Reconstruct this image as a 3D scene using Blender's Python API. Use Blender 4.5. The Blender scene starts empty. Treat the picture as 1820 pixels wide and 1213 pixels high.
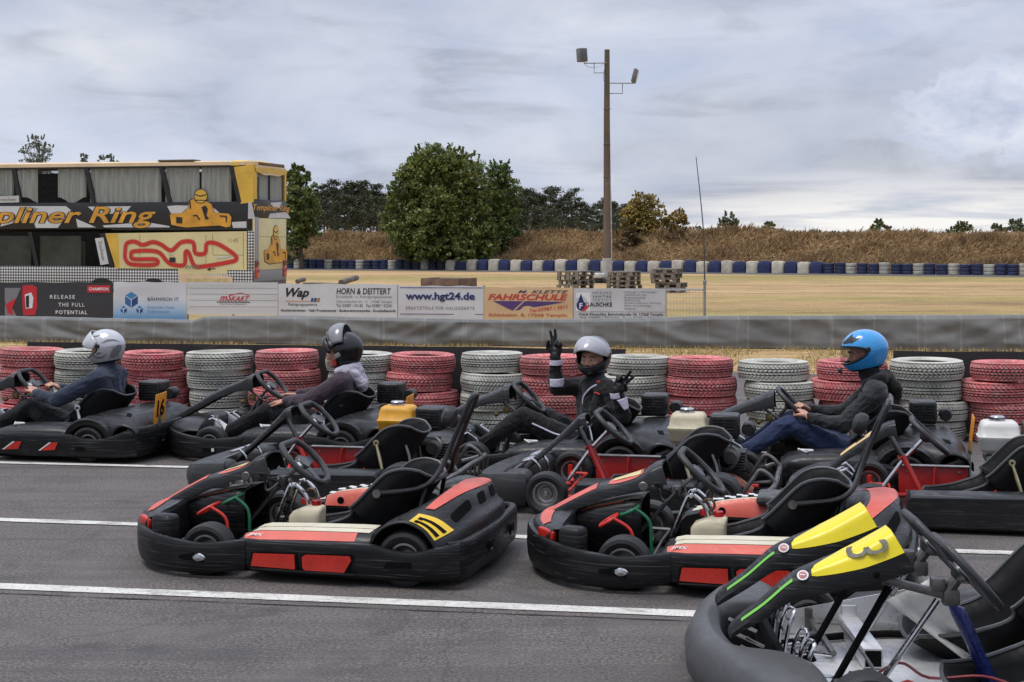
import bpy, bmesh, math, random
import numpy as np
from mathutils import Vector, Matrix, noise
random.seed(7); RNG = np.random.default_rng(11)
SC = bpy.context.scene
COL = SC.collection
R = math.radians
FOC, CAMH, HOR = 2750.0, 1.7, 420.0      # photo focal length in pixels, eye height, horizon row

def V(*a): return Vector(a)
def at(px, Y, z=0.0, py=None):
    """world point seen in photo column px (and row py) at distance Y"""
    X = (px - 910) * Y / FOC
    if py is not None: z = CAMH - (py - HOR) * Y / FOC
    return Vector((X, Y, z))
def gnd(px, py, z=0.0):
    Y = (CAMH - z) * FOC / (py - HOR)
    return Vector(((px - 910) * Y / FOC, Y, z))

# ------------------------------------------------------------------ materials
MATS = {}
def _mat(name):
    m = bpy.data.materials.new(name); m.use_nodes = True
    nt = m.node_tree; b = nt.nodes['Principled BSDF']
    return m, nt, b
def nd(nt, t, **k):
    n = nt.nodes.new(t)
    for a, v in k.items():
        if a in n.inputs.keys(): n.inputs[a].default_value = v
        else: setattr(n, a, v)
    return n
def lk(nt, a, b): nt.links.new(a, b)
def ramp(nt, fac, stops):
    r = nd(nt, 'ShaderNodeValToRGB'); e = r.color_ramp.elements
    while len(e) < len(stops): e.new(0.5)
    for i, (p, c) in enumerate(stops):
        e[i].position = p
        e[i].color = (c, c, c, 1) if isinstance(c, (int, float)) else (*c, 1)
    if fac is not None: lk(nt, fac, r.inputs[0])
    return r
def mix(nt, fac, a, b, mode='MIX'):
    n = nd(nt, 'ShaderNodeMix', data_type='RGBA', blend_type=mode)
    for s, v in ((0, fac), (6, a), (7, b)):
        if hasattr(v, 'is_linked') or hasattr(v, 'links'): lk(nt, v, n.inputs[s])
        elif isinstance(v, (int, float)): n.inputs[s].default_value = v if s == 0 else (v, v, v, 1)
        else: n.inputs[s].default_value = (*v[:3], 1)
    return n.outputs[2]
def coords(nt, scale=(1, 1, 1), rand=True, rot=(0, 0, 0)):
    tc = nd(nt, 'ShaderNodeTexCoord'); mp = nd(nt, 'ShaderNodeMapping')
    mp.inputs['Scale'].default_value = scale; mp.inputs['Rotation'].default_value = rot
    if rand:
        oi = nd(nt, 'ShaderNodeObjectInfo'); ml = nd(nt, 'ShaderNodeMath', operation='MULTIPLY')
        ml.inputs[1].default_value = 37.0; lk(nt, oi.outputs['Random'], ml.inputs[0])
        lk(nt, ml.outputs[0], mp.inputs['Location'])
    lk(nt, tc.outputs['Object'], mp.inputs['Vector'])
    return mp.outputs[0]
def noi(nt, vec, scale, detail=4, rough=.55, dist=0.0):
    n = nd(nt, 'ShaderNodeTexNoise'); n.inputs['Scale'].default_value = scale
    n.inputs['Detail'].default_value = detail; n.inputs['Roughness'].default_value = rough
    n.inputs['Distortion'].default_value = dist
    if vec is not None: lk(nt, vec, n.inputs['Vector'])
    return n.outputs['Fac']
def bump(nt, b, h, strength=.3, dist=.01):
    n = nd(nt, 'ShaderNodeBump'); n.inputs['Strength'].default_value = strength
    n.inputs['Distance'].default_value = dist; lk(nt, h, n.inputs['Height'])
    lk(nt, n.outputs[0], b.inputs['Normal'])
def surf(name, col, rough=.5, metal=0.0, var=.25, scale=6, wear=None, wear_amt=.5, bmp=.15, bscale=60, stretch=(1, 1, 1), coat=0.0, spec=.5, bdist=.004, scratch=0.0):
    """general surface: colour broken by large and small noise, scuffed patches of colour wear, uneven gloss"""
    if name in MATS: return MATS[name]
    m, nt, b = _mat(name)
    vec = coords(nt, stretch)
    n1 = noi(nt, vec, scale, 5); n2 = noi(nt, vec, scale * 7, 3)
    dark = tuple(c * (1 - var) for c in col); lite = tuple(min(1, c * (1 + var)) for c in col)
    c1 = ramp(nt, n1, [(.3, dark), (.7, lite)])
    out = c1.outputs[0]
    if wear:
        wv = coords(nt, (stretch[0] * .8, stretch[1] * .8, stretch[2] * 3))
        w = noi(nt, wv, scale * 2.2, 8, .7, .8)
        wr = ramp(nt, w, [(.56, 0), (.72, wear_amt)])
        out = mix(nt, wr.outputs[0], out, wear)
    if scratch:
        for sc_, rt in (((1.6, 1.6, 110), .12), ((5, 5, 150), -.35)):
            sn = noi(nt, coords(nt, sc_, True, (.3 * rt, rt, .2)), 1.0, 3, .6, .4); sr = ramp(nt, sn, [(.60, 0), (.70, scratch * .8)]); out = mix(nt, sr.outputs[0], out, (.16, .155, .15))
    lk(nt, out, b.inputs['Base Color'])
    rr = ramp(nt, n2, [(.3, max(.02, rough - .1)), (.7, min(1, rough + .12))])
    lk(nt, rr.outputs[0], b.inputs['Roughness'])
    b.inputs['Metallic'].default_value = metal
    b.inputs['Specular IOR Level'].default_value = spec
    if coat: b.inputs['Coat Weight'].default_value = coat; b.inputs['Coat Roughness'].default_value = .08
    if bmp: bump(nt, b, noi(nt, vec, bscale, 3), bmp, bdist)
    MATS[name] = m
    return m

# ------------------------------------------------------------------ mesh builder
class MB:
    def __init__(s): s.v = []; s.f = []; s.m = []; s.sm = []
    def add(s, vs, fs, m=0, sm=True, M=None):
        o = len(s.v)
        s.v += [tuple(M @ Vector(v)) if M is not None else tuple(v) for v in vs]
        s.f += [tuple(i + o for i in f) for f in fs]; s.m += [m] * len(fs); s.sm += [sm] * len(fs)
        return s
    def box(s, c, size, bev=0.0, M=None, m=0, seg=2, rot=None):
        bm = bmesh.new(); bmesh.ops.create_cube(bm, size=1)
        for v in bm.verts: v.co = Vector((v.co.x * size[0], v.co.y * size[1], v.co.z * size[2]))
        if bev: bmesh.ops.bevel(bm, geom=bm.edges[:], offset=min(bev, min(size) * .49), segments=seg, affect='EDGES', profile=.5)
        T = Matrix.Translation(c)
        if rot is not None: T = T @ (rot if isinstance(rot, Matrix) else Matrix.Rotation(rot[1], 4, rot[0]))
        if M is not None: T = M @ T
        bm.verts.index_update()
        s.add([v.co for v in bm.verts], [[v.index for v in f.verts] for f in bm.faces], m, bool(bev), T); bm.free()
        return s
    def loft(s, secs, closed=True, caps=True, ring=False, m=0, sm=True, M=None):
        n = len(secs[0]); vs = [p for q in secs for p in q]; fs = []
        L = len(secs)
        for i in range(L if ring else L - 1):
            a = i * n; b = ((i + 1) % L) * n
            for j in range(n if closed else n - 1):
                k = (j + 1) % n
                fs.append((a + j, a + k, b + k, b + j))
        if caps and closed and not ring:
            fs.append(tuple(range(n - 1, -1, -1))); fs.append(tuple((L - 1) * n + j for j in range(n)))
        return s.add(vs, fs, m, sm, M)
    def tube(s, pts, r, seg=8, closed=False, smooth=0, m=0, M=None, flat=1.0):
        pts = [Vector(p) for p in pts]
        rs = list(r) if hasattr(r, '__len__') else [r] * len(pts)
        if smooth: pts, rs = catmull(pts, rs, smooth, closed)
        n = len(pts); secs = []
        nrm = None
        for i in range(n):
            if closed: t = pts[(i + 1) % n] - pts[i - 1]
            else: t = pts[min(i + 1, n - 1)] - pts[max(i - 1, 0)]
            t.normalize()
            if nrm is None:
                nrm = t.orthogonal().normalized() if abs(t.z) > .9 else t.cross(Vector((0, 0, 1))).normalized()
            nrm = (nrm - t * nrm.dot(t)).normalized(); bn = t.cross(nrm)
            secs.append([pts[i] + rs[i] * (math.cos(a) * nrm + flat * math.sin(a) * bn) for a in [2 * math.pi * k / seg for k in range(seg)]])
        return s.loft(secs, True, not closed, closed, m, True, M)
    def lathe(s, prof, seg=32, M=None, m=0, sm=True, mats=None, closedp=False):
        """profile of (r, z) revolved about z"""
        n = len(prof); vs = []; fs = []; mi = []
        for i in range(seg):
            a = 2 * math.pi * i / seg; c, q = math.cos(a), math.sin(a)
            vs += [(r * c, r * q, z) for r, z in prof]
        for i in range(seg):
            a = i * n; b = ((i + 1) % seg) * n
            for j in range(n if closedp else n - 1):
                k = (j + 1) % n
                fs.append((a + j, b + j, b + k, a + k)); mi.append(mats[j] if mats else m)
        o = len(s.f); s.add(vs, fs, m, sm, M); s.m[o:] = mi
        return s
    def prism(s, poly, d, M=None, m=0, sm=False, bev=0.0):
        """2D outline in xy extruded from z=0 to z=d"""
        bm = bmesh.new()
        vs = [bm.verts.new((p[0], p[1], 0)) for p in poly]
        f = bm.faces.new(vs)
        r = bmesh.ops.extrude_face_region(bm, geom=[f])
        for e in r['geom']:
            if isinstance(e, bmesh.types.BMVert): e.co.z = d
        bmesh.ops.recalc_face_normals(bm, faces=bm.faces[:])
        if bev: bmesh.ops.bevel(bm, geom=bm.edges[:], offset=bev, segments=2, affect='EDGES', profile=.5, clamp_overlap=True)
        bmesh.ops.triangulate(bm, faces=[f for f in bm.faces if len(f.verts) > 4])
        bm.verts.index_update()
        s.add([v.co for v in bm.verts], [[v.index for v in f.verts] for f in bm.faces], m, sm, M); bm.free()
        return s
    def build(s, name, mats, parent=None, sharp=35, loc=None):
        me = bpy.data.meshes.new(name)
        me.from_pydata(s.v, [], s.f)
        for mm in (mats if isinstance(mats, (list, tuple)) else [mats]): me.materials.append(mm)
        me.polygons.foreach_set('material_index', s.m); me.polygons.foreach_set('use_smooth', s.sm)
        me.update()
        if any(s.sm) and sharp: me.set_sharp_from_angle(angle=R(sharp))
        o = bpy.data.objects.new(name, me); COL.objects.link(o)
        if parent: o.parent = parent
        if loc is not None: o.location = loc
        return o
def catmull(pts, rs, k, closed=False):
    n = len(pts); op, orr = [], []
    rng = range(n if closed else n - 1)
    for i in rng:
        if closed: p0, p1, p2, p3 = (pts[(i + d) % n] for d in (-1, 0, 1, 2))
        else: p0, p1, p2, p3 = pts[max(i - 1, 0)], pts[i], pts[i + 1], pts[min(i + 2, n - 1)]
        for q in range(k):
            t = q / k
            op.append(.5 * ((2 * p1) + (p2 - p0) * t + (2 * p0 - 5 * p1 + 4 * p2 - p3) * t * t + (3 * p1 - p0 - 3 * p2 + p3) * t ** 3))
            orr.append(rs[i] * (1 - t) + rs[(i + 1) % n] * t)
    if not closed: op.append(pts[-1]); orr.append(rs[-1])
    return op, orr
def sm1(vals, k):
    """Catmull-Rom through tuples of numbers"""
    p = [np.array(v, float) for v in vals]; n = len(p); out = []
    for i in range(n - 1):
        p0, p1, p2, p3 = p[max(i - 1, 0)], p[i], p[i + 1], p[min(i + 2, n - 1)]
        for q in range(k):
            t = q / k
            out.append(.5 * ((2 * p1) + (p2 - p0) * t + (2 * p0 - 5 * p1 + 4 * p2 - p3) * t * t + (3 * p1 - p0 - 3 * p2 + p3) * t ** 3))
    out.append(p[-1]); return out
def lerp(a, b, t): return a + (b - a) * t
def interp(x, xs, ys): return float(np.interp(x, xs, ys))

# ------------------------------------------------------------------ objects
def tag(o, label=None, cat=None, group=None, kind=None):
    for k, v in (('label', label), ('category', cat), ('group', group), ('kind', kind)):
        if v: o[k] = v
    return o
def empty(name, loc=(0, 0, 0), rz=0.0, parent=None):
    o = bpy.data.objects.new(name, None); COL.objects.link(o)
    o.location = loc; o.rotation_euler.z = rz; o.empty_display_size = .1
    if parent: o.parent = parent
    return o
def kids(o): return [c for c in bpy.data.objects if c.parent is o]
CH = {}
def copy_tree(o, loc, rz=None, parent=None):
    c = o.copy(); COL.objects.link(c); c.parent = parent
    if parent is None:
        c.location = loc
        if rz is not None: c.rotation_euler.z = rz
    for ch in list(o.children): copy_tree(ch, None, None, c)
    return c
_tc = {}
def text_mb(txt, size, ext=.002, shear=0.0, bold=0.0, align='CENTER', space=1.0):
    """lettering as a flat mesh in the xy plane (x right, y up, facing +z)"""
    cu = bpy.data.curves.new('lettering', 'FONT'); cu.body = txt; cu.size = size; cu.extrude = ext
    cu.shear = shear; cu.offset = bold * size; cu.align_x = align; cu.align_y = 'CENTER'; cu.space_character = space
    cu.resolution_u = 3
    ob = bpy.data.objects.new('lettering', cu); COL.objects.link(ob)
    dg = bpy.context.evaluated_depsgraph_get(); me = bpy.data.meshes.new_from_object(ob.evaluated_get(dg))
    b = MB(); b.add([v.co for v in me.vertices], [tuple(p.vertices) for p in me.polygons], 0, False)
    bpy.data.objects.remove(ob); bpy.data.curves.remove(cu); bpy.data.meshes.remove(me)
    return b
def fit(b, w=None, h=None):
    """scale lettering to a width and/or height, centred"""
    xs = [v[0] for v in b.v]; ys = [v[1] for v in b.v]
    cx, cy = (min(xs) + max(xs)) / 2, (min(ys) + max(ys)) / 2
    kx = w / (max(xs) - min(xs)) if w else None; ky = h / (max(ys) - min(ys)) if h else None
    kx = kx or ky; ky = ky or kx
    b.v = [((x - cx) * kx, (y - cy) * ky, z) for x, y, z in b.v]
    return b
def place(b, M): b.v = [tuple(M @ Vector(v)) for v in b.v]; return b
def frame(o, x, y):
    """matrix with origin o and x,y axes"""
    x = Vector(x).normalized(); y = Vector(y); y = (y - x * y.dot(x)).normalized(); z = x.cross(y)
    return Matrix(((x.x, y.x, z.x, o[0]), (x.y, y.y, z.y, o[1]), (x.z, y.z, z.z, o[2]), (0, 0, 0, 1)))
ORD = ['first', 'second', 'third', 'fourth', 'fifth', 'sixth', 'seventh', 'eighth', 'ninth', 'tenth', 'eleventh', 'twelfth', 'thirteenth', 'fourteenth',
       'fifteenth', 'sixteenth', 'seventeenth', 'eighteenth', 'nineteenth', 'twentieth']
def ordw(i):
    if i < 20: return ORD[i]
    tens = {2: 'twenty', 3: 'thirty', 4: 'forty', 5: 'fifty', 6: 'sixty', 7: 'seventy', 8: 'eighty', 9: 'ninety'}
    t, u = divmod(i + 1, 10)
    return (tens[t] + '-' + ORD[u - 1]) if u else {2: 'twentieth', 3: 'thirtieth', 4: 'fortieth', 5: 'fiftieth', 6: 'sixtieth'}[t]
def fast_mesh(name, verts, faces_n, mats, parent=None, smooth=False, mi=None):
    """verts (N,3) array, faces as (M,k) int array"""
    me = bpy.data.meshes.new(name); M, k = faces_n.shape
    me.vertices.add(len(verts)); me.vertices.foreach_set('co', np.asarray(verts, np.float32).ravel())
    me.loops.add(M * k); me.loops.foreach_set('vertex_index', faces_n.ravel().astype(np.int32))
    me.polygons.add(M); me.polygons.foreach_set('loop_start', np.arange(0, M * k, k, dtype=np.int32))
    for mm in (mats if isinstance(mats, (list, tuple)) else [mats]): me.materials.append(mm)
    if mi is not None: me.polygons.foreach_set('material_index', np.asarray(mi, np.int32))
    if smooth: me.polygons.foreach_set('use_smooth', np.ones(M, bool))
    me.update(calc_edges=True); me.validate()
    o = bpy.data.objects.new(name, me); COL.objects.link(o)
    if parent: o.parent = parent
    return o
def leaf_quads(c, size, rng, up=.0, aspect=.55):
    """leaf-shaped quads at centres c (N,3) with random facing"""
    n = len(c)
    d = rng.normal(size=(n, 3)); d[:, 2] += up; d /= np.linalg.norm(d, axis=1)[:, None]
    e = rng.normal(size=(n, 3)); e -= d * (e * d).sum(1)[:, None]; e /= np.linalg.norm(e, axis=1)[:, None]
    s = (size * rng.uniform(.6, 1.35, n))[:, None]
    v = np.stack([c - d * s, c + e * s * aspect, c + d * s, c - e * s * aspect], 1).reshape(-1, 3)
    f = np.arange(n * 4).reshape(n, 4)
    return v, f
# ================================================================== camera, light, sky
def setup_world():
    cam = bpy.data.cameras.new('camera'); co = bpy.data.objects.new('camera', cam); COL.objects.link(co)
    co.location = (0, 0, CAMH); co.rotation_euler = (R(90), 0, 0)
    cam.sensor_width = 36; cam.lens = 36 * FOC / 1820; cam.shift_y = -(606.5 - HOR) / 1820
    cam.clip_end = 4000; cam.clip_start = .05; SC.camera = co
    SC.view_settings.view_transform = 'Standard'; SC.view_settings.look = 'None'; SC.view_settings.gamma = 1
    SC.view_settings.exposure = EXPOSURE
    el, az = R(52), R(150)
    su = bpy.data.lights.new('sun', 'SUN'); su.energy = 1.5; su.angle = R(22); su.color = (1, .96, .9)
    so = bpy.data.objects.new('sun', su); COL.objects.link(so)
    # direction towards the sun: behind the camera, high on the left
    d = Vector((-.35, -.22, 1.15)).normalized()
    so.rotation_euler = d.to_track_quat('Z', 'Y').to_euler()
    w = bpy.data.worlds.new('World'); SC.world = w; w.use_nodes = True
    nt = w.node_tree; bg = nt.nodes['Background']
    sky = nd(nt, 'ShaderNodeTexSky', sky_type='NISHITA'); sky.sun_disc = False
    sky.sun_elevation = math.asin(d.z); sky.sun_rotation = math.atan2(d.x, d.y)
    tc = nd(nt, 'ShaderNodeTexCoord'); sp = nd(nt, 'ShaderNodeSeparateXYZ'); lk(nt, tc.outputs['Generated'], sp.inputs[0])
    # cloud space: banks much wider than tall
    def space(loc, sc):
        mp = nd(nt, 'ShaderNodeMapping'); mp.inputs['Location'].default_value = loc; mp.inputs['Scale'].default_value = sc; lk(nt, tc.outputs['Generated'], mp.inputs[0]); return mp.outputs[0]
    n1 = noi(nt, space((3.1, 1.7, .6), (7.5, 2.5, 16)), 1.0, 8, .52, .35)      # cloud masses
    n2 = noi(nt, space((7.3, .4, 2.2), (2.6, 1.5, 7)), 1.0, 3, .5, .2)        # wide tone
    n4 = noi(nt, space((1.9, 5.2, .8), (11, 4, 46)), 1.0, 7, .55, .5)          # small darker rolls
    c1 = ramp(nt, n1, [(.30, (4.15, 4.7, 6.15)), (.42, (4.9, 5.4, 6.75)), (.52, (5.5, 5.9, 7.1)), (.62, (6.1, 6.45, 7.5)), (.74, (7.2, 7.45, 8.1))])
    c2 = ramp(nt, n2, [(.35, .88), (.65, 1.10)])
    cl = mix(nt, 1.0, c1.outputs[0], c2.outputs[0], 'MULTIPLY')
    d4 = ramp(nt, n4, [(.32, .78), (.43, .94), (.52, 1.0)]); cl = mix(nt, .9, cl, d4.outputs[0], 'MULTIPLY')
    # one puffy cumulus standing out at the right
    cv = nd(nt, 'ShaderNodeMapping'); cv.inputs['Location'].default_value = (-.300 / .060, 0, -.078 / .034); cv.inputs['Scale'].default_value = (1 / .060, 0, 1 / .034); lk(nt, tc.outputs['Generated'], cv.inputs[0])
    le = nd(nt, 'ShaderNodeVectorMath', operation='LENGTH'); lk(nt, cv.outputs[0], le.inputs[0])
    pn = noi(nt, space((.3, .2, .1), (26, 8, 44)), 1.0, 7, .6, .2)
    sb = nd(nt, 'ShaderNodeMath', operation='MULTIPLY_ADD'); lk(nt, pn, sb.inputs[0]); sb.inputs[1].default_value = -2.4; lk(nt, le.outputs['Value'], sb.inputs[2])
    mr = nd(nt, 'ShaderNodeMapRange'); lk(nt, sb.outputs[0], mr.inputs[0]); mr.inputs[1].default_value = -.42; mr.inputs[2].default_value = -.18; mr.inputs[3].default_value = .85; mr.inputs[4].default_value = 0
    fr = nd(nt, 'ShaderNodeMath', operation='GREATER_THAN'); lk(nt, sp.outputs[1], fr.inputs[0]); fr.inputs[1].default_value = 0
    m3 = nd(nt, 'ShaderNodeMath', operation='MULTIPLY'); lk(nt, mr.outputs[0], m3.inputs[0]); lk(nt, fr.outputs[0], m3.inputs[1])
    pc = ramp(nt, pn, [(.38, (7.6, 7.8, 8.7)), (.50, (6.2, 6.6, 7.9)), (.66, (4.7, 5.25, 6.8))])
    cl = mix(nt, m3.outputs[0], cl, pc.outputs[0])
    # a brighter creamy opening low down towards the right
    el_ = nd(nt, 'ShaderNodeMapRange'); lk(nt, sp.outputs[2], el_.inputs[0])
    el_.inputs[1].default_value = .006; el_.inputs[2].default_value = .052; el_.inputs[3].default_value = 1; el_.inputs[4].default_value = 0; el_.interpolation_type = 'SMOOTHSTEP'
    az_ = nd(nt, 'ShaderNodeMapRange'); lk(nt, sp.outputs[0], az_.inputs[0])
    az_.inputs[1].default_value = -.05; az_.inputs[2].default_value = .22; az_.inputs[3].default_value = .08; az_.inputs[4].default_value = 1; az_.interpolation_type = 'SMOOTHSTEP'
    st = nd(nt, 'ShaderNodeMapping'); st.inputs['Scale'].default_value = (7, 7, 75); lk(nt, tc.outputs['Generated'], st.inputs[0])
    n3 = noi(nt, st.outputs[0], 1.0, 6, .55, .3); r3 = ramp(nt, n3, [(.40, .05), (.58, 1)])
    g = nd(nt, 'ShaderNodeMath', operation='MULTIPLY'); lk(nt, el_.outputs[0], g.inputs[0]); lk(nt, az_.outputs[0], g.inputs[1])
    g2 = nd(nt, 'ShaderNodeMath', operation='MULTIPLY'); lk(nt, g.outputs[0], g2.inputs[0]); lk(nt, r3.outputs[0], g2.inputs[1])
    cl = mix(nt, g2.outputs[0], cl, (9.2, 9.0, 8.7))
    # sky dimmed behind the camera, added to darken the sides that face it
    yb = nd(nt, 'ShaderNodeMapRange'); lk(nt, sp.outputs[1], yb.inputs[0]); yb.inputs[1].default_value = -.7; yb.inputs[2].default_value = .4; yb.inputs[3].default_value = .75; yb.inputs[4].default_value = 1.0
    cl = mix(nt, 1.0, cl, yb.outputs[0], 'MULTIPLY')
    # overcast deck is brighter overhead
    zr = nd(nt, 'ShaderNodeMapRange'); lk(nt, sp.outputs[2], zr.inputs[0]); zr.inputs[1].default_value = .16; zr.inputs[2].default_value = .9
    zr.inputs[3].default_value = 1; zr.inputs[4].default_value = ZENITH
    cl = mix(nt, 1.0, cl, zr.outputs[0], 'MULTIPLY')
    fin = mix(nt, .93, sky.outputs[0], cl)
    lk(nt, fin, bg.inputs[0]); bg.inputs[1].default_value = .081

# ================================================================== ground
def mat_asphalt():
    m, nt, b = _mat('weathered asphalt')
    v = coords(nt, rand=False)
    n1 = noi(nt, v, .35, 6, .6); n2 = noi(nt, v, 62, 3, .8); n3 = noi(nt, v, 3.2, 5, .65, .6); n4 = noi(nt, v, 240, 1)
    c = ramp(nt, n1, [(.3, (.070, .0585, .0535)), (.7, (.106, .090, .083))])
    g = ramp(nt, n2, [(.40, .38), (.5, 1.0), (.585, 2.0)])
    o = mix(nt, .8, c.outputs[0], g.outputs[0], 'MULTIPLY')
    st = ramp(nt, n3, [(.52, 0), (.70, .55)]); o = mix(nt, st.outputs[0], o, (.035, .034, .033))
    li = ramp(nt, n4, [(.64, 0), (.74, .7)]); o = mix(nt, li.outputs[0], o, (.30, .275, .25))
    n6 = noi(nt, v, .9, 4, .55, 1.5); ob = ramp(nt, n6, [(.57, 0), (.66, .6)]); o = mix(nt, ob.outputs[0], o, (.030, .029, .029))
    n7 = noi(nt, v, 1.7, 5, .6); dn = ramp(nt, n7, [(.46, 0), (.66, .5)]); o = mix(nt, dn.outputs[0], o, (.125, .112, .10))
    # long rubbed-in tyre streaks along the lane
    v2 = coords(nt, (.22, 6, 1), False, (0, 0, R(9))); n5 = noi(nt, v2, 1.0, 5, .6); s5 = ramp(nt, n5, [(.48, 0), (.66, .6)])
    o = mix(nt, s5.outputs[0], o, (.045, .044, .044))
    # cracks
    vo = nd(nt, 'ShaderNodeTexVoronoi', feature='DISTANCE_TO_EDGE'); vo.inputs['Scale'].default_value = .38
    wv = nd(nt, 'ShaderNodeVectorMath', operation='ADD'); nn = nd(nt, 'ShaderNodeTexNoise'); nn.inputs['Scale'].default_value = 2.5; nn.inputs['Detail'].default_value = 6
    lk(nt, v, nn.inputs['Vector']); sc_ = nd(nt, 'ShaderNodeVectorMath', operation='SCALE'); sc_.inputs['Scale'].default_value = .5; lk(nt, nn.outputs['Color'], sc_.inputs[0])
    lk(nt, v, wv.inputs[0]); lk(nt, sc_.outputs[0], wv.inputs[1]); lk(nt, wv.outputs[0], vo.inputs['Vector'])
    cr = ramp(nt, vo.outputs['Distance'], [(0, .55), (.004, 0)]); o = mix(nt, cr.outputs[0], o, (.03, .029, .028))
    lk(nt, o, b.inputs['Base Color']); b.inputs['Roughness'].default_value = .82
    bump(nt, b, n2, .5, .004)
    return m
def mat_line():
    m, nt, b = _mat('worn white line paint')
    v = coords(nt, rand=False)
    n1 = noi(nt, v, 5, 8, .7); n2 = noi(nt, v, 60, 3, .7)
    c = ramp(nt, n1, [(.35, (.50, .48, .43)), (.65, (.66, .64, .59))])
    w = ramp(nt, n2, [(.55, 0), (.68, .8)]); o = mix(nt, w.outputs[0], c.outputs[0], (.14, .135, .13))
    v2 = coords(nt, (1.2, 3, 1), False); n3 = noi(nt, v2, 2.6, 8, .75); w2 = ramp(nt, n3, [(.52, 0), (.64, .85)]); o = mix(nt, w2.outputs[0], o, (.16, .15, .145))
    lk(nt, o, b.inputs['Base Color']); b.inputs['Roughness'].default_value = .7; bump(nt, b, n2, .4, .003)
    return m
def mat_field():
    m, nt, b = _mat('dry mown grass')
    v = coords(nt, (.16, 1, 1), False, (0, 0, R(6))); v1 = coords(nt, rand=False)
    n1 = noi(nt, v, .22, 6, .62, .5); n2 = noi(nt, v, 2.6, 6, .7); n3 = noi(nt, v1, 22, 4, .75); n4 = noi(nt, v, .11, 3)
    c = ramp(nt, n1, [(.3, (.29, .21, .10)), (.46, (.42, .285, .14)), (.60, (.54, .365, .195)), (.8, (.44, .335, .165))])
    g = ramp(nt, n4, [(.47, 0), (.60, .7)]); o = mix(nt, g.outputs[0], c.outputs[0], (.27, .235, .075))
    s = ramp(nt, n2, [(.36, .55), (.58, 1.15)]); o = mix(nt, .9, o, s.outputs[0], 'MULTIPLY')
    t = ramp(nt, n3, [(.38, .55), (.62, 1.35)]); o = mix(nt, .85, o, t.outputs[0], 'MULTIPLY')
    lk(nt, o, b.inputs['Base Color']); b.inputs['Roughness'].default_value = .95; b.inputs['Specular IOR Level'].default_value = .1
    bump(nt, b, n3, .7, .03)
    return m
def quad_sheet(name, pts, m, z):
    b = MB(); b.add([(p[0], p[1], z) for p in pts], [tuple(range(len(pts)))], 0, False)
    return b.build(name, m)
def strip_line(name, a, c, w, m, z):
    a = Vector(a).to_2d(); c = Vector(c).to_2d(); n = (c - a).orthogonal().normalized() * w / 2
    N = 60; b = MB(); vs = []
    for i in range(N + 1):
        p = a.lerp(c, i / N); j = 1 + .10 * (noise.noise(Vector((p.x * 3, p.y, z * 500))))
        vs += [(*(p + n * j), z), (*(p - n * j), z)]
    b.add(vs, [(2 * i, 2 * i + 1, 2 * i + 3, 2 * i + 2) for i in range(N)], 0, False)
    return b.build(name, m)
def field_line(px):
    """far tyre barrier line: Y = A + B X"""
    k = (px - 910) / FOC; A, B = 76.8, -.444
    Y = A / (1 - B * k); return Vector((k * Y, Y, 0))
def build_ground():
    tag(quad_sheet('grass_field', [(-1500, -60), (1500, -60), (1500, 2400), (-1500, 2400)], mat_field(), -.012), kind='structure')
    asp = mat_asphalt()
    e0, e1 = gnd(0, 632), gnd(1310, 662)
    d = (e1 - e0).normalized(); a, c = e0 - d * 40, e1 + d * 40
    tag(quad_sheet('asphalt_track', [(-60, -40), (60, -40), (c.x, c.y), (a.x, a.y)], asp, 0.0), kind='structure')
    ln = mat_line()
    for n, (p, q, w) in enumerate((((0, 1043), (1230, 1092), .115), ((0, 925), (1760, 983), .10), ((0, 823.5), (345, 832), .085))):
        A, B = gnd(*p), gnd(*q); u = (B - A).normalized()
        tag(strip_line('lane_line', A - u * 8, B + u * 8, w, ln, .004 + .001 * n), kind='structure')
    A, B = gnd(0, 1056), gnd(1230, 1105.5); u = (B - A).normalized(); sm_ = MB(); rr = random.Random(2); vs = []; N = 420
    for i in range(N + 1):
        q = A - u * 6 + u * ((B - A).length + 14) * i / N; n_ = Vector((-u.y, u.x, 0)); o_ = .010 * noise.noise(Vector((i * .11, 0, 3))) + .004 * noise.noise(Vector((i * .9, 4, 3))); w_ = max(.0008, .0045 * (1 + 1.3 * noise.noise(Vector((i * .17, 8, 1)))))
        vs += [tuple(q + n_ * (o_ + w_) + Vector((0, 0, .0035))), tuple(q + n_ * (o_ - w_) + Vector((0, 0, .0035)))]
    sm_.add(vs, [(2 * i, 2 * i + 1, 2 * i + 3, 2 * i + 2) for i in range(N)], 0, False); tag(sm_.build('asphalt_seam', surf('open asphalt seam', (.018, .016, .015), .9, bmp=0, spec=.1)), kind='structure')
    # far leg of the track at the foot of the far tyre barrier
    A, B = field_line(300), field_line(2100); u = (B - A).normalized(); n = Vector((-u.y, u.x, 0))
    A -= u * 40; B += u * 60
    tag(quad_sheet('far_track', [A - n * 3.0, B - n * 3.0, B + n * 2.5, A + n * 2.5], asp, -.004), kind='structure')
    tag(build_tufts(), kind='stuff')
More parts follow.
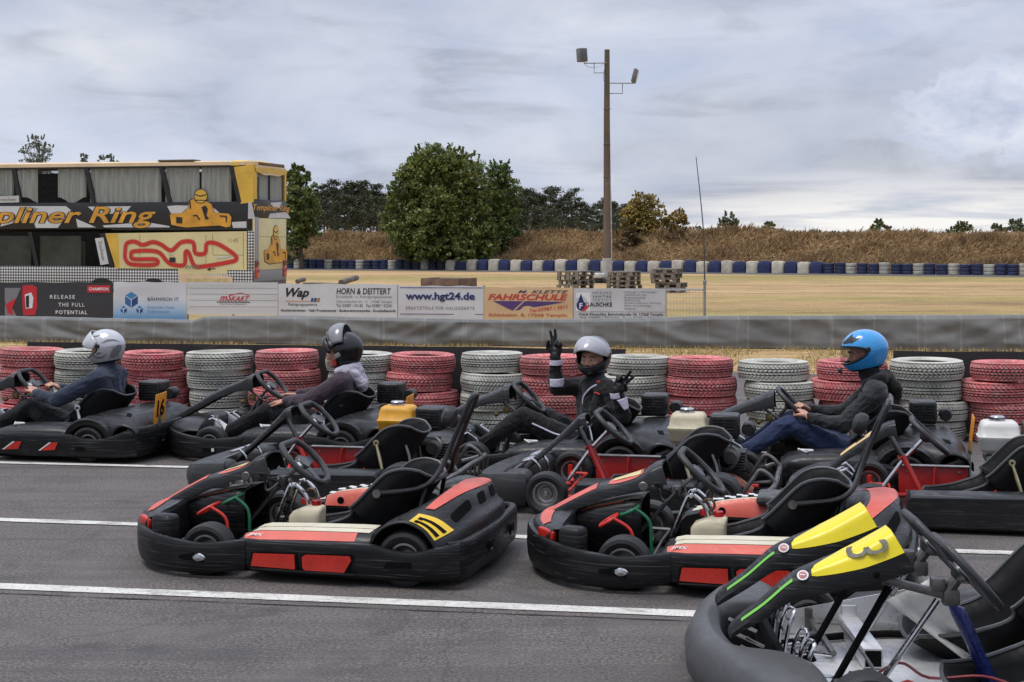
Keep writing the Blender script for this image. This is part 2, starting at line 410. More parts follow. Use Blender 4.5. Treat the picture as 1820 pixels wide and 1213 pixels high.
def build_tufts():
    """dry grass and weeds along the verge between asphalt and tarpaulin wall"""
    rng = np.random.default_rng(5); N = 16000
    px = rng.uniform(-60, 1900, N); u = rng.beta(1.3, .8, N)
    y0 = 20.6 - (px / 1310) * 2.2; y1 = 24.9 - px / 1820 * 1.9
    Y = y0 + (y1 - y0) * u
    # clumps
    X = (px - 910) * Y / FOC; keep = np.array([noise.noise(Vector((x * .9, y * .9, 3))) for x, y in zip(X, Y)]) > -.12
    X, Y = X[keep], Y[keep]; n = len(X); h = rng.uniform(.02, .075, n); a = rng.uniform(0, 6.28, n); w = .007
    lean = rng.normal(0, .03, (n, 2))
    v = np.stack([np.stack([X - w * np.cos(a), Y - w * np.sin(a), np.full(n, -.012)], 1), np.stack([X + w * np.cos(a), Y + w * np.sin(a), np.full(n, -.012)], 1), np.stack([X + lean[:, 0], Y + lean[:, 1], h], 1)], 1).reshape(-1, 3)
    return fast_mesh('grass', v, np.arange(n * 3).reshape(n, 3), grass_mat('verge grass', (.30, .25, .09), (.46, .34, .15)))
def grass_mat(name, c0, c1, tr=.25):
    if name in MATS: return MATS[name]
    m, nt, b = _mat(name); v = coords(nt, rand=False)
    n = noi(nt, v, .8, 5, .7); n2 = noi(nt, v, 14, 2)
    c = ramp(nt, n, [(.33, c0), (.67, c1)]); s = ramp(nt, n2, [(.3, .6), (.7, 1.25)])
    o = mix(nt, .8, c.outputs[0], s.outputs[0], 'MULTIPLY')
    lk(nt, o, b.inputs['Base Color']); b.inputs['Roughness'].default_value = .85; b.inputs['Specular IOR Level'].default_value = .15
    MATS[name] = m; return m

# ================================================================== embankment and woods
def berm_h(px, t):
    """height of the bank at column px, t = 0 (foot) .. 1 (far foot)"""
    base = interp(px, [-300, 500, 560, 700, 1000, 1250, 1500, 1820, 2200], [1.5, 1.75, 1.8, 1.75, 1.75, 1.8, 1.72, 1.78, 1.8])
    prof = interp(t, [0, .12, .38, .5, .75, 1], [0, .28, .93, 1, .9, .2])
    return base * prof
def build_berm():
    NX, NT = 260, 26; vs = []; fs = []
    u = (field_line(1500) - field_line(500)).normalized(); n = Vector((-u.y, u.x, 0))
    if n.y < 0: n = -n
    for i in range(NX):
        px = -700 + 3300 * i / (NX - 1); p = field_line(px)
        for j in range(NT):
            t = j / (NT - 1); q = p + n * (1.6 + 9 * t)
            z = berm_h(px, t) * (1 + .14 * noise.noise(Vector((q.x * .35, q.y * .35, 0)))) + .12 * noise.noise(Vector((q.x * 1.3, q.y * 1.3, 4))) * min(1, 8 * t)
            vs.append((q.x, q.y, z - .05))
    for i in range(NX - 1):
        for j in range(NT - 1):
            a = i * NT + j; fs.append((a, a + NT, a + NT + 1, a + 1))
    b = MB(); b.add(vs, fs)
    m = surf('bank soil and thatch', (.26, .16, .08), .95, var=.45, scale=.8, bmp=.8, bscale=9, bdist=.1)
    tag(b.build('embankment', m, sharp=0), kind='structure')
    # tall dry grass on it
    rng = np.random.default_rng(21); N = 130000
    px = rng.uniform(420, 1900, N); t = rng.beta(1.0, 1.9, N) * .62
    pl = np.array([field_line(p) for p in px]); q = pl[:, :2] + np.array([n.x, n.y]) * (1.6 + 9 * t)[:, None]
    V0 = np.array(vs).reshape(NX, NT, 3)
    ii = np.clip((px + 700) / 3300 * (NX - 1), 0, NX - 2); jj = np.clip(t * (NT - 1), 0, NT - 2)
    i0, j0 = ii.astype(int), jj.astype(int); fi, fj = ii - i0, jj - j0
    z = (V0[i0, j0, 2] * (1 - fi) * (1 - fj) + V0[i0 + 1, j0, 2] * fi * (1 - fj) + V0[i0, j0 + 1, 2] * (1 - fi) * fj + V0[i0 + 1, j0 + 1, 2] * fi * fj)
    dens = np.array([noise.noise(Vector((x * .45, y * .8, 9))) for x, y in q])
    h = np.clip(rng.normal(.21, .07, N) * (1 + 1.0 * dens), .06, .8)
    tall = rng.random(N) < .012; h[tall] *= 1.7
    w = rng.uniform(.012, .032, N); a = rng.uniform(0, 3.14, N); lean = rng.normal(0, .14, (N, 2)) + np.array([.05, 0])
    dx, dy = w * np.cos(a), w * np.sin(a) * .4
    p0 = np.stack([q[:, 0] - dx, q[:, 1] - dy, z - .03], 1); p1 = np.stack([q[:, 0] + dx, q[:, 1] + dy, z - .03], 1)
    p2 = np.stack([q[:, 0] + dx * .7 + lean[:, 0] * .4, q[:, 1] + lean[:, 1] * .4, z + h * .6], 1); p3 = np.stack([q[:, 0] + lean[:, 0], q[:, 1] + lean[:, 1], z + h], 1)
    v = np.stack([p0, p1, p2, p3], 1).reshape(-1, 3)
    mi = np.where(dens + rng.normal(0, .22, N) > .12, 1, 0); mi[rng.random(N) < .05] = 2
    o = fast_mesh('tall_grass', v, np.arange(N * 4).reshape(N, 4), [grass_mat('tall dry grass', (.34, .215, .105), (.52, .36, .19)), grass_mat('rust brown grass', (.23, .145, .075), (.38, .24, .12)), grass_mat('greenish weed', (.09, .085, .03), (.16, .13, .05))], mi=mi)
    tag(o, kind='stuff')
def leaf_mat(name, c0, c1, scale=.7):
    if name in MATS: return MATS[name]
    m, nt, b = _mat(name); v = coords(nt)
    n = noi(nt, v, scale, 4, .7); n2 = noi(nt, v, scale * 13, 2)
    c = ramp(nt, n, [(.3, c0), (.7, c1)]); s = ramp(nt, n2, [(.25, .55), (.75, 1.45)])
    o = mix(nt, 1, c.outputs[0], s.outputs[0], 'MULTIPLY')
    lk(nt, o, b.inputs['Base Color']); b.inputs['Roughness'].default_value = .42; b.inputs['Specular IOR Level'].default_value = .45
    tl = nd(nt, 'ShaderNodeBsdfTranslucent'); lk(nt, o, tl.inputs[0]); ms = nd(nt, 'ShaderNodeMixShader'); ms.inputs[0].default_value = .22
    out = nt.nodes['Material Output']; lk(nt, b.outputs[0], ms.inputs[1]); lk(nt, tl.outputs[0], ms.inputs[2]); lk(nt, ms.outputs[0], out.inputs[0])
    MATS[name] = m; return m
BARK = None
def tree(name, base, lobes, n, size, mats, trunk_r, label, cat='tree', group=None, seed=1, fill=.55, limbs=6, trunk_to=None, shell=.65, shoots=0):
    """lobes: (dx, dy, z, rx, ry, rz) crown volumes; leaves cluster on many small twigs placed mostly near the outside of the lobes"""
    rng = np.random.default_rng(seed); root = empty(name, base); tag(root, label, cat, group)
    bark = surf('rough bark', (.11, .085, .06), .9, var=.4, scale=4, bmp=.8, bscale=18, stretch=(1, 1, .25), bdist=.03)
    tw = MB(); H = max(l[2] for l in lobes) if trunk_to is None else trunk_to
    pts = [Vector((.06 * math.sin(3 * k), .05 * math.cos(2 * k), -.15 + (H + .15) * k / 5)) for k in range(6)]
    tw.tube(pts, [trunk_r * (1 - .14 * k) for k in range(6)], 8, smooth=3)
    cs = []
    vol = [l[3] * l[4] * l[5] for l in lobes]; tot = sum(v ** .8 for v in vol)
    for l, vv in zip(lobes, vol):
        k = max(3, int(n * vv ** .8 / tot / 26))
        d = rng.normal(size=(k, 3)); d /= np.linalg.norm(d, axis=1)[:, None]
        r = np.where(rng.random(k) < shell, rng.uniform(.72, 1.06, k), rng.uniform(.15, .8, k))[:, None]
        tc = np.array(l[:3]) + d * r * np.array(l[3:6])
        tc += np.array([noise.noise_vector(Vector(c) * .9) for c in tc]) * .35 * min(l[3:6])
        tr = rng.uniform(.10, .26, k) * min(1.6, max(.55, min(l[3:6])))
        for c, q in zip(tc, tr):
            m_ = int(26 * rng.uniform(.5, 1.5)); e = rng.normal(size=(m_, 3)); e /= np.linalg.norm(e, axis=1)[:, None]
            cs.append(c + e * (q * rng.random(m_) ** .5)[:, None] * np.array([1.15, 1.15, .8]))
        for _ in range(limbs):
            e = tc[rng.integers(k)]; s = Vector((0, 0, rng.uniform(.25, .8) * l[2]))
            e = Vector(e); mid = s.lerp(e, .5) + Vector((0, 0, .12 * (e - s).length))
            tw.tube([s, mid, e], [trunk_r * .42, trunk_r * .24, trunk_r * .07], 5, smooth=3)
    for _ in range(shoots):
        l = lobes[rng.integers(len(lobes))]; a = rng.uniform(0, 6.28); q = rng.uniform(.2, .8)
        s = np.array([l[0] + math.cos(a) * l[3] * q, l[1] + math.sin(a) * l[4] * q, l[2] + l[5] * math.sqrt(1 - q * q) * .9])
        L = rng.uniform(.25, .6) * min(1.3, l[3] * .9); dirv = np.array([math.cos(a) * .25, math.sin(a) * .25, 1])
        tt = rng.random(40); cs.append(s + dirv * (L * tt)[:, None] + rng.normal(0, .05, (40, 3)) * (1.1 - tt)[:, None] * min(1.4, l[3]))
    c = np.concatenate(cs)
    c = c[c[:, 2] > .05]
    tw.build('trunk', bark, root)
    v, f = leaf_quads(c, size, rng, .2)
    mi = rng.integers(0, len(mats), len(f)) if len(mats) > 1 else None
    fast_mesh('crown', v, f, mats, root, mi=mi)
    return root
def tree_px(name, px, Y, toppy, lobes_px, n, size, mats, trunk_r, label, **k):
    """lobes given in photo pixels (cx, cy, rx, ry) at distance Y"""
    s = FOC / Y; base = at(px, Y, 0)
    z0 = k.pop('z0', 0.0); base.z = z0
    L = [((cx - px) / s, (dy if len(q) > 4 else 0), CAMH - (cy - HOR) / s - z0, rx / s, rx / s * .9, ry / s) for q in lobes_px for (cx, cy, rx, ry, dy) in [tuple(q) + ((0,) if len(q) < 5 else ())]]
    return tree(name, base, L, n, size, mats, trunk_r, label, **k)
def build_trees():
    dk = leaf_mat('dark broad leaf', (.050, .078, .018), (.18, .225, .055)); dk2 = leaf_mat('olive broad leaf', (.11, .13, .028), (.27, .285, .07))
    # the big bushy tree and its slimmer neighbour
    tree_px('broadleaf_tree', 795, 79, 255, [(788, 335, 72, 66), (732, 345, 40, 58), (832, 345, 40, 62), (785, 294, 54, 36), (752, 300, 34, 34), (822, 298, 30, 34), (765, 400, 72, 55), (830, 410, 55, 55), (735, 425, 40, 38), (800, 445, 80, 30), (706, 385, 22, 46)], 70000, .088, [dk, dk, dk2], .22,
            'large dark green bushy tree, tallest tree in front of the bank', seed=3, shoots=26)
    tree_px('broadleaf_tree', 888, 81, 285, [(885, 345, 34, 55), (893, 308, 20, 26), (880, 400, 42, 45), (905, 390, 26, 40), (870, 440, 30, 25)], 26000, .07, [leaf_mat('slim tree leaf', (.055, .09, .02), (.18, .23, .06)), dk], .14,
            'slimmer green tree growing right against the large bushy tree', seed=8, shoots=12)
    pop = leaf_mat('poplar leaf', (.065, .10, .026), (.18, .22, .065))
    tree_px('poplar_bush', 535, 80, 300, [(532, 370, 34, 62), (518, 350, 20, 45), (528, 320, 16, 24), (545, 400, 26, 46), (520, 430, 28, 36)], 9000, .10, [pop, dk], .10,
            'narrow dark green bush standing right behind the rear of the bus', cat='bush', seed=11, shoots=46)
    ye = leaf_mat('yellowing leaf', (.30, .22, .045), (.58, .42, .11)); yo = leaf_mat('brown yellow leaf', (.11, .07, .02), (.20, .125, .036))
    tree_px('autumn_tree', 1148, 80, 342, [(1140, 362, 24, 20), (1130, 385, 26, 22), (1158, 382, 24, 22), (1145, 405, 34, 16)], 14000, .06, [ye, ye, yo, leaf_mat('ochre green leaf', (.13, .125, .03), (.25, .22, .06))], .10,
            'yellow-leaved autumn tree just right of the tall lamp mast', seed=15, limbs=5, shell=.6, shoots=14)
    tree_px('autumn_tree', 1196, 80.6, 370, [(1196, 386, 26, 10), (1205, 395, 18, 8), (1182, 398, 14, 10)], 2600, .065, [ye, yo], .07,
            'thin half-bare autumn tree leaning right of the yellow one', seed=16, limbs=5, shoots=6)
    for i, (px, cy, rx, ry, lab) in enumerate(((1115, 432, 26, 24, 'brown bush at the bank foot directly behind the lamp mast'), (1205, 432, 36, 22, 'brown thorny bush below the thin half-bare tree'))):
        tree_px('brown_bush', px, 78.5, cy - ry, [(px, cy, rx, ry), (px + rx * .5, cy + 8, rx * .6, ry * .7)], 2600, .07, [yo, leaf_mat('thorn bush leaf', (.07, .05, .02), (.13, .085, .032))], .05, lab, cat='bush', seed=30 + i, shoots=12)
    gr = leaf_mat('grey green leaf', (.085, .10, .05), (.16, .175, .085))
    for i, (px, Y, lob, n, lab) in enumerate((
            (1296, 95, [(1297, 394, 15, 14), (1288, 402, 14, 10), (1308, 402, 8, 8)], 1500, 'small grey-green tree on the bank right of the wire fence whip'),
            (1365, 96, [(1366, 405, 10, 8)], 420, 'tiny scrubby bush on the bank crest right of the grey-green tree'),
            (1565, 90, [(1562, 402, 10, 10), (1552, 412, 13, 7), (1578, 412, 10, 7)], 1100, 'small green bush on the bank crest above the blue helmet'),
            (1710, 88, [(1712, 406, 14, 8), (1696, 412, 12, 6)], 900, 'round green bush on the bank crest near the right edge'),
            (1800, 80, [(1775, 412, 16, 9), (1800, 408, 20, 12), (1822, 405, 16, 14)], 1300, 'reedy weeds on the bank crest at the far right edge'))):
        tree_px('crest_bush', px, Y, 0, lob, n, .085, [gr, pop] if i in (1, 2, 3) else [gr], .04, lab, cat='bush', seed=40 + i, z0=.9, shoots=10)
    # trees rising behind the bus
    wl = leaf_mat('pale willow leaf', (.12, .14, .085), (.20, .22, .14))
    tree_px('willow_tree', 70, 88, 240, [(66, 258, 20, 13), (80, 268, 18, 9), (48, 272, 12, 8), (70, 300, 34, 26)], 4200, .05, [wl], .09, 'pale feathery tree top rising behind the left end of the bus', seed=51, shoots=22, shell=.4)
    tree_px('broadleaf_tree', -30, 84, 250, [(-30, 300, 32, 46), (-34, 266, 22, 16)], 2500, .10, [dk, pop], .1, 'dark tree cut off by the left photo edge behind the bus', seed=52, shoots=10)
    tree_px('willow_tree', 165, 92, 275, [(150, 290, 10, 16), (190, 292, 16, 14), (205, 298, 10, 10)], 2400, .05, [wl, gr], .07, 'low twiggy tree tips just above the middle of the bus roof', seed=53, shoots=26, shell=.4)
    build_pines()
def build_pines():
    rng = np.random.default_rng(77)
    nm = [leaf_mat('pine needle', (.020, .030, .011), (.055, .070, .026), .25), leaf_mat('paler pine needle', (.032, .038, .015), (.075, .080, .032), .25)]  # two needle tones, mixed at random
    bark = surf('pine bark', (.12, .085, .065), .9, var=.4, scale=.5, bmp=.3)
    proto = []
    for k in range(4):
        root = empty('pine_tree', (0, 0, 0)); H = 10.5
        t = MB(); t.tube([(0, 0, -.5), (.1, 0, H * .5), (0, .1, H * .93)], [.17, .12, .03], 6, smooth=3)
        cs = []
        nb = 15
        for i in range(nb):
            z = H * (.36 + .62 * (i / (nb - 1)) ** .9); u = (z / H - .36) / .64; L = (1.9 * math.sin(math.pi * min(1, .18 + .80 * u) ** .8) + .35) * rng.uniform(.6, 1.2); a = rng.uniform(0, 6.28)
            e = np.array([math.cos(a) * L, math.sin(a) * L, z + rng.uniform(-.1, .5)])
            t.tube([(0, 0, z - .3), tuple(e)], [.05, .015], 4)
            m_ = 165; s = .35 + .65 * rng.random(m_) ** .6
            c = np.array([0, 0, z]) + (e - np.array([0, 0, z])) * s[:, None] + rng.normal(0, 1, (m_, 3)) * np.array([.40, .40, .20])
            cs.append(c)
        t.build('trunk', bark, root); c = np.concatenate(cs)
        v, f = leaf_quads(c, .17, rng, .1, .5); fast_mesh('crown', v, f, nm, root, mi=rng.integers(0, 2, len(f)))
        proto.append(root)
    spots = []
    tops = lambda p: interp(p, [480, 560, 600, 700, 900, 960, 1000, 1040, 1110, 1130], [335, 333, 330, 336, 338, 340, 338, 355, 352, 380])
    for row, (Y0, st) in enumerate(((215, 30), (232, 21), (252, 17))):
        p = 470 + row * 7
        while p < 1122:
            if not (745 < p < 860): spots.append((p + rng.uniform(-5, 5), Y0 + rng.uniform(-5, 5), row))
            p += st * rng.uniform(.75, 1.25)
    spots.sort(key=lambda s: s[0])
    cnt = 0; used = set()
    for p, Y, row in spots:
        k = int(rng.integers(4)); top = tops(p) + (row == 0) * 14 + rng.uniform(-8, 22)
        h = CAMH + (HOR - top) * Y / FOC; src = proto[k]
        if k in used: o = copy_tree(src, at(p, Y, 0), rng.uniform(0, 6.28))
        else: o = src; o.location = at(p, Y, 0); used.add(k)
        o.scale = (h / 10.5 * rng.uniform(.95, 1.5),) * 2 + (h / 10.5,)
        o.scale.y = o.scale.x
        side = 'the bus and the big bushy tree' if p < 800 else ('the slim tree and the lamp mast' if p < 1079 else 'the lamp mast and the yellow tree')
        tag(o, f'dark pine of the far wood seen between {side}', 'tree', 'pines of the far wood')
    for k in range(4):
        if k not in used: 
            for c in list(proto[k].children): bpy.data.objects.remove(c)
            bpy.data.objects.remove(proto[k])
    # far tree line on the horizon
    rng = np.random.default_rng(6); N = 9000; px = rng.uniform(-200, 2100, N); Y = rng.uniform(600, 660, N)
    H = np.array([interp(p, [-200, 560, 1110, 1240, 1340, 1420, 1480, 1560, 2100], [6, 7, 6.5, 5.4, 3.2, 4.0, 3.4, 2.4, 2.2]) + 1.6 * noise.noise(Vector((p * .03, 0, 0))) for p in px])
    c = np.stack([(px - 910) * Y / FOC, Y, rng.random(N) ** .7 * np.maximum(H, .8)], 1)
    v, f = leaf_quads(c, .9, rng); tag(fast_mesh('far_woods', v, f, [leaf_mat('far wood', (.05, .06, .05), (.075, .085, .068), .05)]), kind='stuff')
# ================================================================== tyres
def tyre_paint(name, col, col2, wear):
    m, nt, b = _mat(name); v = coords(nt)
    n1 = noi(nt, v, 5, 6, .65); n2 = noi(nt, v, 26, 4, .7); n3 = noi(nt, v, 2.2, 3, .6)
    c = ramp(nt, n1, [(.32, col), (.68, col2)])
    w = ramp(nt, n2, [(.46, 0), (.70, .75)]); o = mix(nt, w.outputs[0], c.outputs[0], wear)
    g = ramp(nt, n3, [(.42, 0), (.72, .65)]); o = mix(nt, g.outputs[0], o, (.10, .085, .07))
    lk(nt, o, b.inputs['Base Color']); b.inputs['Roughness'].default_value = .75; b.inputs['Specular IOR Level'].default_value = .3
    bump(nt, b, n2, .3, .003); return m
def tyre_mesh(kind, Rr=.2925, H=.172, Ri=.185):
    nblk = {0: 54, 1: 60, 2: 46, 3: 50}[kind]; per = 4; N = nblk * per
    # tread rows: z, crown, is-circumferential-groove
    zs = [.020, .034]; gv = [0, 0]
    rows = {0: (4, 3), 1: (3, 4), 2: (5, 2), 3: (4, 3)}[kind]
    nr, dep = rows[0], .010
    zz = np.linspace(.034, H - .034, nr + 1)
    for k in range(nr):
        a, c = zz[k], zz[k + 1]; g = .0045
        seq = [(a + g, 0)] + [(a + g + (c - a - 2 * g) * t, 0) for t in (.33, .66)] + [(c - g, 0)]
        for q in seq: zs.append(q[0]); gv.append(0)
        if k < nr - 1: zs += [c - g + .0004, c + g - .0004]; gv += [1, 1]
    zs += [H - .034, H - .020]; gv += [0, 0]
    M_ = len(zs); b = MB(); vs = []
    side_lo = [(Ri, .028), (Ri + .012, .014), (Ri + .05, .003), (Rr - .035, .004), (Rr - .012, .011)]
    side_hi = [(Rr - .012, H - .011), (Rr - .035, H - .004), (Rr - .05, H - .006), (Ri + .05, H - .003), (Ri + .012, H - .014), (Ri, H - .028)]
    inner = [(Ri + .004, H - .034), (Ri + .07, H - .020), (Rr - .03, H - .045), (Rr - .026, H / 2), (Rr - .03, .045), (Ri + .07, .020), (Ri + .004, .034)]
    n = len(side_lo) + M_ + len(side_hi) + len(inner); deep = []
    for s in range(N):
        a = 2 * math.pi * s / N; ca, sa = math.cos(a), math.sin(a); pr = []; dp = []
        for r, z in side_lo: pr.append((r, z)); dp.append(0)
        for j, z in enumerate(zs):
            u = (z - H / 2) / (H / 2 - .02); r = Rr - .010 * u * u - .003 * abs(u) ** 6
            if kind == 0: sh = int(round((j // 6) * 1.0 + u * 1.5))
            elif kind == 1: sh = int(round(abs(u) * 5))
            elif kind == 2: sh = int(round(u * 6))
            else: sh = int(round(abs(abs(u) - .5) * 8))
            lat = ((s + sh) % per == 0)
            mid = abs(u) < .16 and kind in (0, 2)
            g = gv[j] or (lat and not mid)
            if j in (0, M_ - 1): g = lat
            pr.append((r - (dep if g else 0), z)); dp.append(1 if g else 0)
        for r, z in side_hi: pr.append((r, z)); dp.append(0)
        for r, z in inner: pr.append((r, z)); dp.append(2)
        vs += [(r * ca, r * sa, z) for r, z in pr]; deep.append(dp)
    fs = []; mi = []
    for s in range(N):
        t = (s + 1) % N
        for j in range(n):
            k = (j + 1) % n; fs.append((s * n + j, t * n + j, t * n + k, s * n + k))
            d = [deep[s][j], deep[t][j], deep[t][k], deep[s][k]]
            mi.append(1 if (min(d) == 2 or sum(1 for q in d if q == 1) >= 3) else 0)
    me = bpy.data.meshes.new('painted_tyre'); me.from_pydata(vs, [], fs)
    return me, mi
def build_tyres():
    red = tyre_paint('faded red tyre paint', (.55, .10, .105), (.64, .18, .18), (.70, .42, .39))
    wht = tyre_paint('grimy white tyre paint', (.38, .38, .325), (.55, .545, .475), (.66, .65, .57))
    rub = surf('tyre rubber', (.030, .028, .027), .8, var=.3, scale=12, bmp=.2)
    lib = {}
    for k in range(4):
        for c, pm in (('red', red), ('white', wht)):
            me, mi = tyre_mesh(k)
            me.materials.append(pm); me.materials.append(rub); me.polygons.foreach_set('material_index', mi)
            me.polygons.foreach_set('use_smooth', [True] * len(mi)); me.update(); me.set_sharp_from_angle(angle=R(40))
            lib[c, k] = me
    rng = np.random.default_rng(4)
    where = ['leftmost red stack', 'white stack behind the silver helmet', 'red stack behind the 16 plate', 'white stack left of the upturned black visor driver',
             'red stack behind the second steering wheel', 'white stack behind the pale hood', 'red stack above the yellow fuel tank', 'white stack left of the raised glove',
             'red stack behind the raised arm', 'white stack behind the spread fingers', 'red stack right of the waving driver', 'white stack left of the blue helmet',
             'red stack behind the blue helmet', 'white stack right of the blue helmet driver', 'rightmost red stack']
    pxs = [58, 152, 280, 390, 507, 636, 750, 875, 984, 1130, 1249, 1383, 1517, 1650, 1784]
    lv = ['lowest', 'second from the ground', 'third from the ground', 'topmost']
    for i, px in enumerate(pxs):
        Y = 14.35 - (px - 58) / 1727 * 1.5; c = 'red' if i % 2 == 0 else 'white'
        p = at(px, Y); sc = 1.0 + rng.uniform(-.02, .03); z = 0.0
        scale_px = FOC / Y
        ks = rng.integers(0, 4, 4)
        for t in range(4):
            hs = rng.uniform(.90, 1.02); dia = sc * rng.uniform(.93, 1.06)
            o = bpy.data.objects.new('painted_tyre', lib[c, int(ks[t])]); COL.objects.link(o)
            o.location = (p.x + rng.normal(0, .024), p.y + rng.normal(0, .022), z + (.004 if t else 0)); o.rotation_euler = (rng.normal(0, .012), rng.normal(0, .012), rng.uniform(0, 6.28))
            o.scale = (dia, dia, hs); z += .172 * hs - .002
            tag(o, f'{lv[t]} tyre in the {where[i]}', 'tyre', 'painted tyres stacked along the track')
    # rubber belt standing behind the stacks
    bm_ = surf('black conveyor rubber', (.022, .020, .020), .7, var=.3, scale=2, wear=(.09, .08, .075), wear_amt=.5)
    for (a, c, top, lab) in ((48, 1112, .69, 'long black rubber belt standing upright behind the left tyre stacks'), (1588, 1990, .705, 'short black rubber belt standing behind the tyre stacks right of the blue helmet')):
        A = at(a, 14.75 - (a - 58) / 1727 * 1.5); C_ = at(c, 14.75 - (c - 58) / 1727 * 1.5)
        n = 40; ss = []
        for k in range(n + 1):
            p = A.lerp(C_, k / n); wz = .012 * noise.noise(Vector((p.x * 1.3, 0, 1))); wy = .02 * noise.noise(Vector((p.x * .8, 5, 1)))
            ss.append([(p.x, p.y + wy, 0), (p.x, p.y + wy + .02, 0), (p.x, p.y + wy + .02, top + wz), (p.x, p.y + wy, top + wz)])
        tag(MB().loft(ss, m=0, sm=False).build('rubber_belt', bm_), lab, 'barrier')

# ================================================================== far tyre barrier
def build_far_barrier():
    def paint(name, col): return surf(name, col, .7, var=.3, scale=3, wear=(.25, .23, .2), wear_amt=.45, bmp=.2)
    blue = paint('dark blue tyre paint', (.016, .025, .075)); navy = paint('almost black blue tyre paint', (.018, .024, .045)); wh = paint('dull white tyre paint', (.38, .365, .32))
    def stack_mesh(h, r, layers, seg=20):
        prof = []
        for k in range(layers):
            z0 = h * k / layers; dz = h / layers
            prof += [(r * .93, z0 + .01), (r, z0 + dz * .2), (r, z0 + dz * .8), (r * .93, z0 + dz - .01)]
        prof += [(r * .62, h - .02), (r * .6, h - .12)]
        return MB().lathe(prof, seg)
    meshes = {}
    for nm, mt in (('blue', blue), ('navy', navy), ('white', wh)):
        o = stack_mesh(.5, .25, 3).build('tyre_stack', mt); meshes[nm] = o.data; bpy.data.objects.remove(o)
        # sheet-wrapped double stack: soft rectangular wrap with open tyre tops
        b = MB(); ss = []
        for z, k in ((0, 1.0), (.05, 1.02), (.3, 1.0), (.47, .98), (.50, .93)):
            ss.append([(math.copysign(abs(math.cos(a)) ** .45, math.cos(a)) * .29 * k, math.copysign(abs(math.sin(a)) ** .45, math.sin(a)) * .25 * k, z + .012 * math.sin(5 * a + z * 9)) for a in [2 * math.pi * q / 24 for q in range(24)]])
        b.loft(ss); b.lathe([(.23, .49), (.24, .52), (.2, .54), (.14, .53), (.13, .45)], 20)
        o = b.build('wrapped_tyre_stack', paint('wrap ' + nm, {'blue': (.016, .026, .095), 'navy': (.02, .03, .07), 'white': (.50, .46, .37)}[nm])); meshes['w' + nm] = o.data; bpy.data.objects.remove(o)
    u = (field_line(1500) - field_line(600)).normalized(); ang = math.atan2(u.y, u.x)
    rng = np.random.default_rng(9); cnt = {}
    P = field_line(470); s = 0.0; px = 470.0; i = 0
    while px < 1850:
        wrapped = 785 < px < 1452
        if wrapped:
            c = 'wwhite' if i % 2 else 'wblue'; w = .60
        else:
            seq = ['white', 'navy', 'navy'] if 690 < px <= 785 else (['white', 'navy', 'blue', 'blue'] if px < 690 else ['white', 'blue', 'blue'])
            c = seq[i % len(seq)]
            if 690 < px <= 785: c = 'navy' if i % 5 else 'white'
            w = .47 if px < 785 else .50
        p = P + u * (s + w / 2); s += w; px = 910 + p.x * FOC / p.y; i += 1
        o = bpy.data.objects.new('wrapped_tyre_stack' if wrapped else 'tyre_stack', meshes[c]); COL.objects.link(o)
        o.location = (p.x + rng.normal(0, .012), p.y + rng.normal(0, .02), -.012); o.rotation_euler.z = ang + rng.normal(0, .05)
        k = rng.uniform(.94, 1.08); o.scale = (.98, .98, k)
        nm = c.lstrip('w') if wrapped and c != 'wwhite' else ('white' if 'white' in c else c)
        key = (nm, wrapped, px > 1452); cnt[key] = cnt.get(key, 0) + 1
        colr = {'blue': 'blue', 'navy': 'near-black blue', 'white': 'white'}[nm]
        if wrapped: lab = f'{colr} sheet-wrapped tyre block, {ordw(cnt[key] - 1)} such {colr} block from the left in the far barrier'
        elif px > 1452: lab = f'{colr} far-barrier tyre stack, {ordw(cnt[key] - 1)} {colr} one right of the wrapped blocks'
        else: lab = f'{colr} far-barrier tyre stack, {ordw(cnt[key] - 1)} {colr} one counted from the bus'
        tag(o, lab, 'tyre stack', 'far barrier of blue and white tyre stacks')
        if wrapped and rng.random() < .3:
            pass

